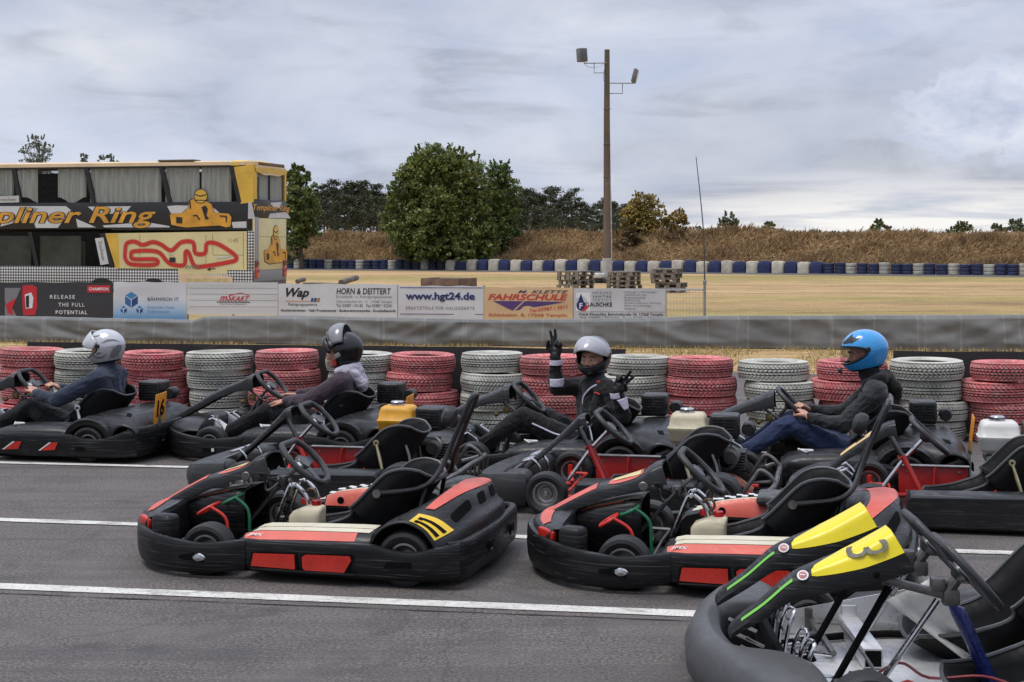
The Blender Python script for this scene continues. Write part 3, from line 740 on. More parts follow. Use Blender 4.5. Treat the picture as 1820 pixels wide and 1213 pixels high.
# ================================================================== grey tarpaulin wall
def tarp_base(px):
    y = interp(px, [-400, 0, 910, 1820, 2300], [603, 607, 615, 624, 628]); return gnd(px, y, 0), y
def build_tarp():
    N = 520; pxs = np.linspace(-250, 2080, N); prof = [(0, 0), (.006, .05), (.02, .2), (.035, .40), (.045, .62), (.055, .85), (.062, .95), (.085, 1.0), (.16, 1.01), (.34, 1.0), (.42, .96), (.45, .5), (.46, 0)]
    vs = []; fs = []; K = 7
    fine = []
    for k in range(len(prof) - 1):
        for q in range(3): fine.append((lerp(prof[k][0], prof[k + 1][0], q / 3), lerp(prof[k][1], prof[k + 1][1], q / 3)))
    fine.append(prof[-1]); M_ = len(fine)
    for px in pxs:
        p, yb = tarp_base(px); s = FOC / p.y
        yt = interp(px, [-250, 0, 340, 360, 500, 720, 900, 1180, 1250, 1500, 1820, 2080], [563, 563, 570, 563, 562, 566, 570, 566, 563, 562, 561, 561]) + 1.3 * noise.noise(Vector((px * .02, 3, 0)))
        h = CAMH - (yt - HOR) / s * 1.005
        for j, (d, t) in enumerate(fine):
            x = p.x; q = Vector((x * 2.1 + t * 1.3, t * 2.0, 7))
            # diagonal pull folds from the top ties and sagging creases
            f = .034 * noise.ridged_multi_fractal(Vector((x * .8 + t * .55, t * .75 - x * .2, 1)), 1, 2.1, 3, 1, 2) * min(1, 5 * t) * (1 if t < .93 else .3)
            f += .034 * noise.noise(q) * min(1, 4 * t)
            f += .02 * math.sin((x * 1.9 + t * 2.2 * math.sin(x * .7)) * 6) * math.exp(-((t - .55) / .3) ** 2) * (noise.noise(Vector((x * .5, 9, 2))) + .3)
            vs.append((p.x, p.y + d - f + .012, h * t))
    for i in range(N - 1):
        for j in range(M_ - 1):
            a = i * M_ + j; fs.append((a, a + M_, a + M_ + 1, a + 1))
    m, nt, b = _mat('grey tarpaulin'); v = coords(nt, rand=False)
    n1 = noi(nt, v, 1.4, 6, .65); n2 = noi(nt, v, 9, 4, .7)
    c = ramp(nt, n1, [(.3, (.13, .13, .124)), (.7, (.20, .20, .192))])
    # fold marks of the sheet: thin paler vertical lines
    sx = nd(nt, 'ShaderNodeSeparateXYZ'); lk(nt, v, sx.inputs[0])
    o = c.outputs[0]
    for per, off, wd, am in ((.62, .11, .022, .5), (1.37, .4, .03, .4)):
        a1 = nd(nt, 'ShaderNodeMath', operation='MULTIPLY_ADD'); lk(nt, sx.outputs[0], a1.inputs[0]); a1.inputs[1].default_value = 1 / per; a1.inputs[2].default_value = off
        wob = nd(nt, 'ShaderNodeMath', operation='MULTIPLY_ADD'); lk(nt, noi(nt, v, .9, 2), wob.inputs[0]); wob.inputs[1].default_value = .22; lk(nt, a1.outputs[0], wob.inputs[2])
        fr = nd(nt, 'ShaderNodeMath', operation='PINGPONG'); lk(nt, wob.outputs[0], fr.inputs[0]); fr.inputs[1].default_value = .5
        r = ramp(nt, fr.outputs[0], [(0, am * .5), (wd / per, 0)]); o = mix(nt, r.outputs[0], o, (.36, .36, .35))
    d = ramp(nt, n2, [(.55, 0), (.75, .45)]); o = mix(nt, d.outputs[0], o, (.10, .098, .09))
    lk(nt, o, b.inputs['Base Color']); b.inputs['Roughness'].default_value = .72; b.inputs['Specular IOR Level'].default_value = .25
    cv_ = coords(nt, (1.1, 1, 3.2), False, (0, R(28), 0)); rn = nd(nt, 'ShaderNodeTexNoise', noise_type='RIDGED_MULTIFRACTAL'); rn.inputs['Scale'].default_value = 1.6; rn.inputs['Detail'].default_value = 4; lk(nt, cv_, rn.inputs['Vector']); bump(nt, b, rn.outputs['Fac'], .55, .05)
    B = MB(); B.add(vs, fs); tag(B.build('tarpaulin_wall', m, sharp=0), 'long low barrier wrapped in creased grey tarpaulin below the banners', 'barrier')

# ================================================================== fence with banners
def fence_pt(px):
    k = (px - 910) / FOC; A, B = 26.3, -.11; Y = A / (1 - B * k); return Vector((k * Y, Y, 0))
def zat(y, Y): return CAMH - (y - HOR) * Y / FOC
PAINT = {}
def flat(name, col, rough=.6, var=.08, wear=None):
    if name not in PAINT: PAINT[name] = surf(name, col, rough, var=var, scale=2, wear=wear, wear_amt=.3, bmp=0)
    return PAINT[name]
class Panel:
    """a banner on the fence; lettering placed by photo pixel on the banner's own plane"""
    def __init__(s, name, x0, x1, y0, y1, m, label, sag=.01, cat='banner'):
        a, c = fence_pt(x0), fence_pt(x1); s.u = (c - a).normalized(); s.n = Vector((s.u.y, -s.u.x, 0)); 
        s.off = .05
        Y = (a.y + c.y) / 2; b = MB(); NX, NZ = 34, 12; vs = []
        z1, z0 = zat(y0, Y), zat(y1, Y); seed = x0
        s.mid = a.lerp(c, .5)
        s.bf = lambda X, z: .014 * noise.noise(Vector((X * 1.7, z * 2.5, seed))) * sag / .01
        for side in (0, 1):
            for i in range(NX + 1):
                for j in range(NZ + 1):
                    p = a.lerp(c, i / NX); z = lerp(z0, z1, j / NZ); z += (.006 * math.sin(i / NX * math.pi * 6) * (j == NZ) if sag else 0)
                    q = p + s.n * (s.off + s.bf(p.x, z) - .004 * side); vs.append((q.x, q.y, z))
        W = NZ + 1; o2 = (NX + 1) * W; fs = []
        for i in range(NX):
            for j in range(NZ):
                k = i * W + j; fs.append((k, k + W, k + W + 1, k + 1)); fs.append((o2 + k, o2 + k + 1, o2 + k + W + 1, o2 + k + W))
        b.add(vs, fs); s.o = b.build(name, m); tag(s.o, label, cat)
        s.Yf = lambda px: fence_pt(px).y
    def pt(s, px, py, lift=.004):
        f = fence_pt(px); q0 = f + s.n * s.off
        # ray through the pixel meets the banner plane
        dirv = Vector(((px - 910) / FOC, 1, -(py - HOR) / FOC)); t = q0.dot(s.n) / dirv.dot(s.n); p = dirv * t; p.z += CAMH
        p += s.n * (s.bf(p.x, p.z) + lift); return p
    def put(s, b, px, py, m, name='lettering', lift=.004, rot=0.0):
        """b: mesh in xy metres, centred"""
        o = s.pt(px, py, lift); u = s.u; M = frame(o, u, (0, 0, 1)) @ Matrix.Rotation(rot, 4, 'Z')
        vs = []
        for x, y, z in b.v:
            w = M @ Vector((x, y, 0)); w += s.n * (s.bf(w.x, w.z) - s.bf(o.x, o.z) + (z if z else 0)); vs.append(tuple(w))
        b.v = vs; return b.build(name, m, s.o, sharp=0)
    def m(s, px): return px * s.mid.y / FOC
    def text(s, t, px, py, wpx, hpx, col, bold=0.0, shear=0.0, rot=0.0, lift=.004, space=1.0, name='lettering'):
        b = fit(text_mb(t, .1, .0004, shear, bold, space=space), s.m(wpx), s.m(hpx)); return s.put(b, px, py, col, name, lift, rot)
    def poly(s, pts, col, lift=.003, name='print', d=.0006):
        cx = sum(p[0] for p in pts) / len(pts); cy = sum(p[1] for p in pts) / len(pts); k = s.mid.y / FOC
        b = MB().prism([((p[0] - cx) * k, -(p[1] - cy) * k) for p in pts], d); return s.put(b, cx, cy, col, name, lift)
def build_fence():
    gal = surf('galvanised steel', (.34, .35, .35), .45, .8, var=.15, scale=10)
    root = empty('wire_fence', fence_pt(1218)); tag(root, 'galvanised wire mesh fence carrying the row of sponsor banners', 'fence')
    o = root.location
    for px in (-60, 100, 203, 333, 414, 495, 601, 707, 860, 1018, 1183):
        p = fence_pt(px) - o; MB().tube([(p.x, p.y + .04, -.02), (p.x, p.y + .04, .86)], .02, 8).build('post', gal, root)
    a, c = fence_pt(-60) - o, fence_pt(1254) - o
    MB().tube([(a.x, a.y + .04, .80), (c.x, c.y + .04, .80)], .014, 8).build('rail', gal, root)
    a = fence_pt(1181) - o; w = MB(); u = (c - a); L = u.length; u.normalize(); n = int(L / .05)
    for k in range(n + 1):
        p = a + u * (L * k / n); w.tube([(p.x, p.y + .02, .05), (p.x, p.y + .02, .79)], .0022, 4)
    for k in range(8):
        z = .08 + .1 * k; w.tube([(a.x, a.y + .024, z), (c.x, c.y + .024, z)], .0022, 4)
    w.build('wire_mesh', gal, root)
    p = fence_pt(1252.5); ar = empty('whip_mast', p); tag(ar, 'thin leaning antenna whip on a grey post at the fence end', 'antenna')
    s = FOC / p.y
    MB().tube([(0, 0, -.02), (0, 0, .92)], .024, 10).build('post', gal, ar)
    MB().tube([(0, 0, .9), (-.004, 0, 1.15), (-.03, 0, 1.9), (-.145, 0, 3.03)], [.014, .012, .010, .006], 6, smooth=5).build('whip', surf('dark fibreglass', (.06, .06, .065), .5), ar)
    MB().box((0, 0, .93), (.06, .06, .07), .008).build('clamp', gal, ar)
    # ---------------- banners
    white = flat('banner white', (.60, .60, .60), wear=(.45, .43, .4)); black = flat('print black', (.012, .012, .014)); grey = flat('print grey', (.20, .20, .21))
    dgrey = flat('print dark grey', (.06, .06, .065)); red = flat('print red', (.52, .022, .03)); navy = flat('print navy', (.012, .02, .12)); blue = flat('print blue', (.03, .12, .32))
    pw = flat('print white', (.72, .72, .72)); orange = flat('print orange', (.62, .20, .05)); lil = flat('print violet', (.085, .045, .17))
    P = Panel('banner', -40, 203, 502, 572, flat('banner charcoal', (.035, .035, .038)), 'dark grey banner with red tool picture and words RELEASE THE FULL POTENTIAL')
    P.poly([(8, 512), (38, 512), (22, 548), (30, 562), (8, 562)], grey); P.poly([(40, 508), (58, 507), (66, 511), (67, 545), (63, 560), (41, 561), (39, 530)], red)
    P.poly([(44, 524), (56, 520), (60, 530), (58, 548), (46, 549)], pw, .005); P.poly([(46, 527), (52, 525), (52, 547), (47, 547)], black, .007); P.poly([(10, 541), (30, 530), (22, 548), (24, 560), (14, 557)], red, .005)
    P.poly([(154.5, 507.5), (196.5, 507.5), (196.5, 520.5), (154.5, 520.5)], red); P.text('CHAMPION', 175.5, 514, 36, 5.5, pw, .02, lift=.007)
    P.text('RELEASE', 111, 528, 46, 6.6, pw, .006, space=1.3); P.text('THE FULL', 127, 542, 48, 6.6, pw, .006, space=1.3); P.text('POTENTIAL', 127, 555.5, 58, 6.8, pw, .02, space=1.3)
    m, nt, b = _mat('white to blue printed banner'); tc = nd(nt, 'ShaderNodeTexCoord'); sp = nd(nt, 'ShaderNodeSeparateXYZ'); lk(nt, tc.outputs['Object'], sp.inputs[0])
    mr = nd(nt, 'ShaderNodeMapRange'); lk(nt, sp.outputs[2], mr.inputs[0]); mr.inputs[1].default_value = .28; mr.inputs[2].default_value = .62
    r = ramp(nt, mr.outputs[0], [(0, (.13, .30, .52)), (.45, (.35, .48, .62)), (1, (.62, .63, .65))]); lk(nt, r.outputs[0], b.inputs['Base Color']); b.inputs['Roughness'].default_value = .4
    P = Panel('banner', 204, 333, 501.5, 572, m, 'white and blue banner with hexagon cube logo and words BÄHNISCH IT', sag=.02)
    lb = flat('print light blue', (.06, .22, .46)); db = flat('print deep blue', (.012, .055, .17))
    for (cx, cy, r_) in ((233.5, 533, 14), (220, 550.5, 7), (248, 550.5, 7)):
        hx = [(cx + r_ * math.cos(R(90 + 60 * k)) * .93, cy - r_ * math.sin(R(90 + 60 * k))) for k in range(6)]
        P.poly([hx[0], hx[1], (cx, cy), hx[5]], lb); P.poly([hx[1], hx[2], hx[3], (cx, cy)], blue); P.poly([hx[5], (cx, cy), hx[3], hx[4]], db)
        for q in (hx[1], hx[5], hx[3]):
            dx, dy = q[0] - cx, q[1] - cy; l = math.hypot(dx, dy); nx, ny = -dy / l * .5, dx / l * .5
            P.poly([(cx + nx, cy + ny), (q[0] + nx, q[1] + ny), (q[0] - nx, q[1] - ny), (cx - nx, cy - ny)], pw, .006)
    P.text('BÄHNISCH IT', 289.5, 531.5, 57, 7.4, flat('print slate', (.10, .11, .17)), .014, space=1.1)
    P.text('Empowers Asset', 286, 547, 50, 6, flat('print pale blue', (.16, .30, .48))); P.text('Digitalisation', 281, 554.5, 40, 6, flat('print pale blue', (.16, .30, .48)))
    P = Panel('sponsor_board', 334, 495, 502, 559, surf('whitewashed boards', (.58, .58, .57), .7, var=.1, scale=1.5, wear=(.38, .37, .35), wear_amt=.5, stretch=(.3, 1, 6)), 'whitewashed board with a small red racing kart logo between two banners', sag=0, cat='board')
    P.text('mS', 402, 529, 24, 12, red, .02, .45); P.text('KART', 427, 531, 34, 8.5, red, .015, .45); P.poly([(386, 536.5), (445, 536.5), (445, 538), (384, 538)], black)
    P.poly([(408, 524), (428, 520.5), (444, 525), (444, 526.2), (428, 522), (408, 525.5)], red); P.text('Karts und Zubehör', 415, 540.5, 48, 2.6, grey)
    for y in (512.5, 523, 534, 545.5): P.poly([(334.5, y), (494.5, y), (494.5, y + .5), (334.5, y + .5)], grey, .001)
    P = Panel('banner', 496, 707, 505, 564, white, 'white banner reading Wap and HORN & DEITTERT with cleaning system contacts')
    P.text('Wap', 529, 522.5, 42, 21, black, .03, .35); P.poly([(507, 535), (551, 535), (551, 536.2), (506, 536.2)], orange)
    for k, c in enumerate((flat('print mid blue', (.03, .05, .30)), dgrey, flat('print brown', (.30, .17, .06)))): P.poly([(553.5 + 5.6 * k, 530), (558 + 5.6 * k, 530), (556.4 + 5.6 * k, 537), (552 + 5.6 * k, 537)], c)
    P.text('Reinigungssysteme', 538, 542, 52, 6.4, dgrey); P.text('HORN & DEITTERT', 646.5, 518, 98, 11, black, .012, .12)
    P.text('Druckluft- u. Reinigungssysteme', 647, 528.2, 100, 5.2, grey); P.text('Otto-Lilienthal-Str. 11   17268 Templin', 647, 537, 100, 5, grey); P.text('Tel. 03987 / 52182   Fax 03987 / 52201', 647, 543.6, 100, 5, dgrey)
    P.text('Hochdruckreiniger - Naß-/Trockensauger - Bodenreinigungsgeräte - Drucklufttechnik', 601, 553, 208, 5.8, black, .02)
    P = Panel('banner', 708.5, 860, 508.5, 568, white, 'white banner reading www.hgt24.de with two navy lines')
    P.text('www.hgt24.de', 782.5, 528.5, 126, 18.5, flat('print halo blue', (.28, .34, .62)), .055, lift=.003); P.text('www.hgt24.de', 782.5, 528.5, 123, 16.5, flat('print ink navy', (.014, .016, .05)), .022, lift=.0065)
    P.text('ERSATZTEILE FÜR HAUSGERÄTE', 782.5, 547.3, 123, 6.4, grey, .004, space=1.15)
    for y in (511.3, 558.3): P.poly([(710, y), (859, y), (859, y + 1.1), (710, y + 1.1)], navy)
    P = Panel('banner', 861, 1018.5, 511, 570, flat('banner peach', (.62, .43, .24)), 'peach banner reading M. KLETTE FAHRSCHULE with purple triangle')
    P.text('M. KLETTE', 965, 519, 90, 5.4, flat('print plum', (.06, .045, .08)), .02, .4, space=1.1); P.text('FAHRSCHULE', 938, 528.5, 142, 10.8, flat('print scarlet', (.50, .045, .035)), .03, .25)
    P.poly([(876, 535.5), (930, 535.5), (911, 552.5)], lil); P.poly([(933, 535.5), (1004, 537), (915, 552.8)], lil)
    P.text('Tel.03987 / 3011', 975, 549, 68, 6.2, flat('print scarlet', (.50, .045, .035)), .012, .2, rot=R(6)); P.text('Schinkelstr. 8, 17268 Templin', 938, 561, 140, 7, flat('print rust', (.45, .12, .04)), .02)
    P = Panel('banner', 1020, 1183, 513, 571, flat('banner pale grey', (.50, .51, .52)), 'pale grey banner with blue water drop logo and the word KLAUSCHKE')
    P.poly([(1024, 520.5), (1049, 520.5), (1049, 553), (1024, 553)], pw, .002)
    P.poly([(1032.5, 522)] + [(1032.5 + 8 * math.sin(a) * (1 if 1 else 0), 543.5 - 9 * math.cos(a)) for a in [R(40 + 28 * k) for k in range(11)]], navy, .004)
    P.poly([(1041, 541), (1046, 546), (1040, 552.5), (1033, 553.5), (1038, 548)], red, .006); P.text('F', 1032.5, 544, 5.5, 10, pw, .03, lift=.008)
    for k, t in enumerate(('HEIZUNG', 'SANITÄR', 'SERVICE')): P.text(t, 1070, 520.5 + 6.4 * k, 33, 4.6, dgrey if k == 1 else grey, .01 if k == 1 else 0, space=1.35)
    P.text('KLAUSCHKE', 1063.5, 541.5, 49, 7.6, black, .02)
    for k, t in enumerate(('Heizungs- u. Klimaanlagen', 'Solarthermie, Gas', 'Brennwerttechnik', 'Badsanierung', 'Sanitärinstallation, Wartung', 'Bäder, Brenneranlagen', 'Notdienst')):
        P.text(t, 1110 + len(t) * 1.15, 519.5 + 4.9 * k, len(t) * 2.3, 3.4, grey)
    P.poly([(1050, 554.3), (1181, 554.3), (1181, 555), (1050, 555)], grey); P.text('Frank Klauschke, Bahnhofstraße 24, 17268 Templin', 1104, 559.8, 148, 6.4, black, .006)
    P.text('Tel. 03987 / 201530   Funk 0172 / 3926 40', 1104, 566, 146, 5, dgrey)

# ================================================================== mast, pallets, box, timber
def build_mast():
    Y = 57.0; b0 = at(1079, Y, -.012); root = empty('lamp_mast', b0); tag(root, 'tall weathered brown mast with two floodlights standing on the dry field', 'lamp mast')
    s = FOC / Y; wood = surf('weathered timber pole', (.13, .095, .068), .85, var=.35, scale=2.5, bmp=.6, bscale=25, stretch=(1, 1, .12), wear=(.24, .21, .18), wear_amt=.5)
    zt = zat(88, Y)
    MB().tube([(0, 0, -.1), (.005, 0, 3), (-.01, 0, 6), (0, 0, zt)], [.155, .135, .115, .095], 14).build('pole', wood, root)
    steel = surf('dull steel', (.22, .22, .22), .5, .7)
    MB().tube([(-.01, -.02, .1), (-.005, -.02, .9)], .170, 14).build('sleeve', surf('pale concrete collar', (.42, .41, .38), .85, var=.2, bmp=.4), root)
    w = MB()
    for z in (1.9, 3.9, 5.1, 6.4): w.tube([(-.135 * math.cos(a), .135 * math.sin(a), z) for a in [2 * math.pi * k / 14 for k in range(14)]], .012, 5, closed=True)
    w.build('band', steel, root)
    MB().tube([(.165, -.03, .3), (.15, -.05, 2), (.13, -.05, 3.4)], .022, 6).build('cable_duct', surf('pale cable duct', (.5, .5, .5), .5), root)
    X = lambda px: (px - 1079) / s
    Z = lambda y: zat(y, Y) + .012
    la = empty('lamp_arm', (0, 0, 0), parent=root)
    for nm, a, c, br, drop in (('lamp_arm', 1038, 1077, 1055.7, 130.5), ('lamp_arm', 1125, 1083, 1106, 167)):
        y = 113.4 if c == 1077 else 149; q = MB()
        q.tube([(X(a), -.12, Z(y)), (X(c), -.1, Z(y) + .01)], .022, 6); q.tube([(X(br), -.11, Z(y)), (X(br), -.11, Z(drop)), (X(c), -.1, Z(drop))], .016, 6)
        if c == 1077: q.tube([(X(1037), -.12, Z(113)), (X(1048), -.14, Z(121)), (X(1066), -.14, Z(119)), (X(1075), -.1, Z(115)), (X(1072), -.12, Z(135)), (X(1073), -.12, Z(146))], .009, 5, smooth=5)
        q.build('lamp_arm', steel, root)
    bpy.data.objects.remove(la)
    hous = surf('grey lamp housing', (.14, .145, .15), .5, var=.2); gl = surf('lamp glass', (.07, .075, .08), .1, spec=.8, var=.1)
    M = Matrix.Translation((X(1034), -.12, Z(99))) @ Matrix.Rotation(R(-4), 4, 'Y') @ Matrix.Rotation(R(32), 4, 'Z')
    f = MB().box((0, 0, 0), (.34, .26, .50), .03, M).build('floodlight', hous, root); MB().box((0, -.132, 0), (.28, .012, .43), .004, M).build('lens', gl, f)
    M = Matrix.Translation((X(1128), -.12, Z(136))) @ Matrix.Rotation(R(14), 4, 'Y') @ Matrix.Rotation(R(74), 4, 'Z')
    f = MB().box((0, 0, 0), (.42, .13, .52), .04, M).build('floodlight', hous, root); MB().box((0, -.067, 0), (.34, .012, .44), .004, M).build('lens', gl, f)
    # tyres laid round its foot
    wp = surf('mast tyre white', (.55, .54, .50), .7, var=.2, scale=6); bp = surf('mast tyre black', (.03, .03, .03), .7)
    t = lambda: MB().lathe([(.17, .03), (.2, .0), (.27, .0), (.30, .03), (.31, .09), (.30, .15), (.27, .18), (.2, .18), (.17, .15)], 28, closedp=True)
    for i, (px, z, mm, lab) in enumerate(((1060, 0, bp, 'black tyre lying at the foot of the lamp mast under a white one'), (1061, .18, wp, 'white painted tyre lying on the black tyre at the mast foot'), (1082, 0, bp, 'black tyre lying right against the mast foot near the pallets'))):
        o = t().build('tyre', mm); o.location = at(px, Y - .5 - .05 * i, z - .012); tag(o, lab, 'tyre')
def pallet_mb(L=1.2, W=.8):
    b = MB()
    for k in range(5): b.box((-L / 2 + L * (k + .5) / 5 if 0 else 0, -W / 2 + .06 + (W - .12) * k / 4, .133), (L, .11, .02))
    for x in (-L / 2 + .05, 0, L / 2 - .05):
        b.box((x, 0, .112), (.1, W, .02)); b.box((x, 0, .010), (.1, W, .02))
        for y in (-W / 2 + .06, 0, W / 2 - .06): b.box((x, y, .061), (.1, .12, .08))
    for y in (-W / 2 + .06, 0, W / 2 - .06): b.box((0, y, .0), (L, .11, .018))
    return b
def build_yard():
    w = surf('grey pallet wood', (.19, .165, .135), .9, var=.45, scale=7, wear=(.36, .32, .27), bmp=.4, bscale=40)
    me = pallet_mb().build('wooden_pallet', w); mesh = me.data; bpy.data.objects.remove(me)
    rng = np.random.default_rng(3)
    for (px, Y, n, rz, nm) in ((1024, 50, 4, 62, 'left of the mast'), (1109, 49.5, 4, 66, 'right of the mast'), (1185, 47, 5, 74, 'behind the open wire fence')):
        for k in range(n):
            o = bpy.data.objects.new('wooden_pallet', mesh); COL.objects.link(o)
            o.location = at(px + rng.uniform(-2, 2), Y, -.004 + .145 * k); o.rotation_euler.z = R(rz + rng.uniform(-4, 4)); o.scale = (.95, .95, 1)
            if n == 5 and k < 2: o.location.x += .13
            tag(o, f'{["lowest", "second", "third", "topmost" if n == 4 else "fourth", "topmost"][k]} wooden pallet in the stack {nm}', 'pallet', 'pallets stacked on the field')
    root = empty('plank_box', at(798, 44, -.01)); tag(root, 'open brown plank box standing on the dry field behind the hgt24 banner', 'box'); root.rotation_euler.z = R(-24)
    pw = surf('brown planks', (.14, .085, .06), .85, var=.4, scale=5, bmp=.4, bscale=30); pg = surf('grey planks', (.20, .175, .15), .85, var=.4, scale=5, bmp=.4)
    for nm, c, sz, m in (('end_board', (-.6, 0, .26), (.04, 1.1, .52), pw), ('end_board', (.6, 0, .26), (.04, 1.1, .52), pw), ('side_board', (0, -.55, .255), (1.16, .04, .51), pw), ('side_board', (0, .55, .255), (1.16, .04, .51), pg)):
        MB().box(c, sz, .006).build(nm, m, root)
    lg = surf('grey log', (.13, .11, .10), .9, var=.4, scale=4, bmp=.5)
    for i, (a, c, r, lab) in enumerate(((at(606, 45, 0, 503), at(634, 46, 0, 494), .09, 'short grey log propped up behind the Wap banner'), (at(540, 46, 0, 505), at(610, 45, 0, 507), .05, 'long dark log lying on the field behind the boards'), (at(528, 45, 0, 501), at(541, 45.3, 0, 497), .07, 'stubby dark log end right of the bus'))):
        d = c - a; o = MB().tube([(0, 0, 0), d * .5 + Vector((0, 0, .01)), d], [r, r * .95, r * .9], 10).build('log', lg, loc=a); tag(o, lab, 'log')
# ================================================================== the double-deck bus
def build_bus():
    th = R(14.0); root = empty('double_decker_bus', (-7.66, 46.0, -.012)); root.rotation_euler.z = math.pi - th
    tag(root, 'cream and yellow double-decker bus with black band lettered Templiner Ring', 'bus')
    c0 = Vector((-7.74, 46.0)); h = Vector((-math.cos(th), math.sin(th))); l = Vector((-math.sin(th), -math.cos(th)))
    def ray(px, py):
        d2 = Vector(((px - 910) / FOC, 1.0)); return (-c0.dot(h), -c0.dot(l)), (d2.dot(h), d2.dot(l), -(py - HOR) / FOC)
    def side(zx, zy, y=0.0):
        """zoom coordinates (of the 520-px crop) on the side plane -> (x along bus, z)"""
        px, py = zx / 3.3692, 240 + zy / 3.3692
        o, d = ray(px, py); t = (y - o[1]) / d[1]; return (o[0] + t * d[0], CAMH + t * d[2])
    def rear(zx, zy):
        px, py = zx / 3.3692, 240 + zy / 3.3692
        o, d = ray(px, py); t = (0 - o[0]) / d[0]; return (o[1] + t * d[1], CAMH + t * d[2])
    yel = surf('sun-faded yellow paint', (.62, .40, .055), .45, var=.2, scale=1.2, wear=(.30, .20, .06), wear_amt=.45, bmp=.05); crm = surf('cream bus paint', (.62, .55, .29), .45, var=.1, scale=1, wear=(.4, .34, .2), wear_amt=.3, bmp=.05)
    peach = surf('bleached roof edge', (.66, .50, .32), .6, var=.15, scale=1.5, wear=(.35, .25, .12)); blk = surf('bus black', (.015, .015, .016), .4, var=.2, scale=2, wear=(.07, .07, .07), wear_amt=.4)
    gry = surf('speckled grey skirt', (.26, .26, .27), .8, var=.4, scale=30); wht = flat('bus white print', (.52, .53, .55)); org = surf('gold lettering', (.60, .30, .035), .5, var=.25, scale=2.5)
    trim = surf('window rubber', (.012, .012, .012), .5); inside = surf('dim interior', (.14, .13, .115), .9); cur = surf('grey curtain', (.80, .80, .78), .9, var=.2, scale=4, stretch=(6, 6, .4))
    m, nt, b = _mat('bus window glass'); b.inputs['Base Color'].default_value = (.01, .012, .012, 1); b.inputs['Roughness'].default_value = .06
    tr = nd(nt, 'ShaderNodeBsdfTransparent'); tr.inputs[0].default_value = (.86, .87, .86, 1); ms = nd(nt, 'ShaderNodeMixShader'); ms.inputs[0].default_value = .86
    lk(nt, b.outputs[0], ms.inputs[1]); lk(nt, tr.outputs[0], ms.inputs[2]); lk(nt, ms.outputs[0], nt.nodes['Material Output'].inputs[0]); glass = m
    # checker print
    m, nt, b = _mat('black and white chequer print'); ck = nd(nt, 'ShaderNodeTexChecker'); ck.inputs['Scale'].default_value = 1 / .062
    tc = nd(nt, 'ShaderNodeTexCoord'); mp = nd(nt, 'ShaderNodeMapping'); mp.inputs['Rotation'].default_value = (0, R(45), 0); mp.inputs['Location'].default_value = (.013, .0377, .017); mp.inputs['Scale'].default_value = (1, 1, 1)
    lk(nt, tc.outputs['Object'], mp.inputs[0]); lk(nt, mp.outputs[0], ck.inputs[0]); ck.inputs[1].default_value = (.03, .03, .032, 1); ck.inputs[2].default_value = (.55, .55, .55, 1)
    lk(nt, ck.outputs[0], b.inputs['Base Color']); b.inputs['Roughness'].default_value = .5; chk = m
    L, W = 12.0, 2.5
    zr = 4.0
    s_up0, s_up1 = 2.40, 3.58; s_lo0, s_lo1 = 1.06, 1.86
    # real heights read from the photo on the side plane
    zU1 = side(900, 195)[1]; zU0 = side(900, 405)[1]; zB1 = zU0; zB0 = side(900, 562)[1]; zL1 = side(400, 580)[1]; zL0 = side(400, 785)[1]; zC0 = side(400, 872)[1]
    # ---- body shell: walls behind the openings
    B = MB()
    B.box((L / 2, -W / 2, .42), (L - .02, W - .02, .5)); B.box((L / 2, -W + .05, 2.2), (L - .02, .08, 3.1)); B.box((L - .06, -W / 2, 2.2), (.1, W - .04, 3.1))
    B.box((L / 2, -W / 2, .70), (L - .04, W - .1, .06)); B.box((L / 2, -W / 2, (zB1 + zB0) / 2 - .1), (L - .04, W - .1, .05))
    B.build('interior_shell', inside, root)
    d = .10
    def slab(name, x0, x1, z0, z1, m, y=0.0, dd=d, bev=.012): return MB().box(((x0 + x1) / 2, y - dd / 2, (z0 + z1) / 2), (x1 - x0, dd, z1 - z0), bev).build(name, m, root)
    xr = side(1465, 600)[0]; xq = side(1425, 300)[0]; xp = side(655, 700)[0]
    slab('side_band', .06, L, zB0, zB1 + .02, blk)
    slab('lower_sill', xp - .2, L, zC0 - .42, zL0, chk, .002)
    slab('rear_skirt', .06, xp - .21, zC0 - .42, side(1100, 805)[1], chk, .001)
    slab('window_header', .3, L, zU1, zU1 + .06, blk)
    slab('corner_panel', .004, xr - .004, side(1465, 806)[1], side(1465, 572)[1], chk, -.001)
    # cream panel with slanted front edge
    pc = [side(1462, 575), side(615, 588), side(678, 798), side(1050, 800), side(1050, 830), side(1345, 832), side(1345, 808), side(1462, 808)]
    MB().prism([(x, z) for x, z in pc], d, Matrix(((1, 0, 0, 0), (0, 0, -1, .004), (0, 1, 0, 0), (0, 0, 0, 1)))).build('cream_panel', crm, root)
    Ms = Matrix(((1, 0, 0, 0), (0, 0, 1, 0), (0, 1, 0, 0), (0, 0, 0, 1)))      # xy of print -> x,z of side; thickness outward (+y)
    def sp(pts, m, name='print', y=.006, t=.003): 
        q = [side(*p) for p in pts]; M = Matrix(((1, 0, 0, 0), (0, 0, 1, y), (0, 1, 0, 0), (0, 0, 0, 1))); return MB().prism(q, t, M).build(name, m, root)
    sp([(615, 590), (692, 590), (700, 798), (678, 798)], yel)
    # roof: rounded loft along the bus
    ss = []
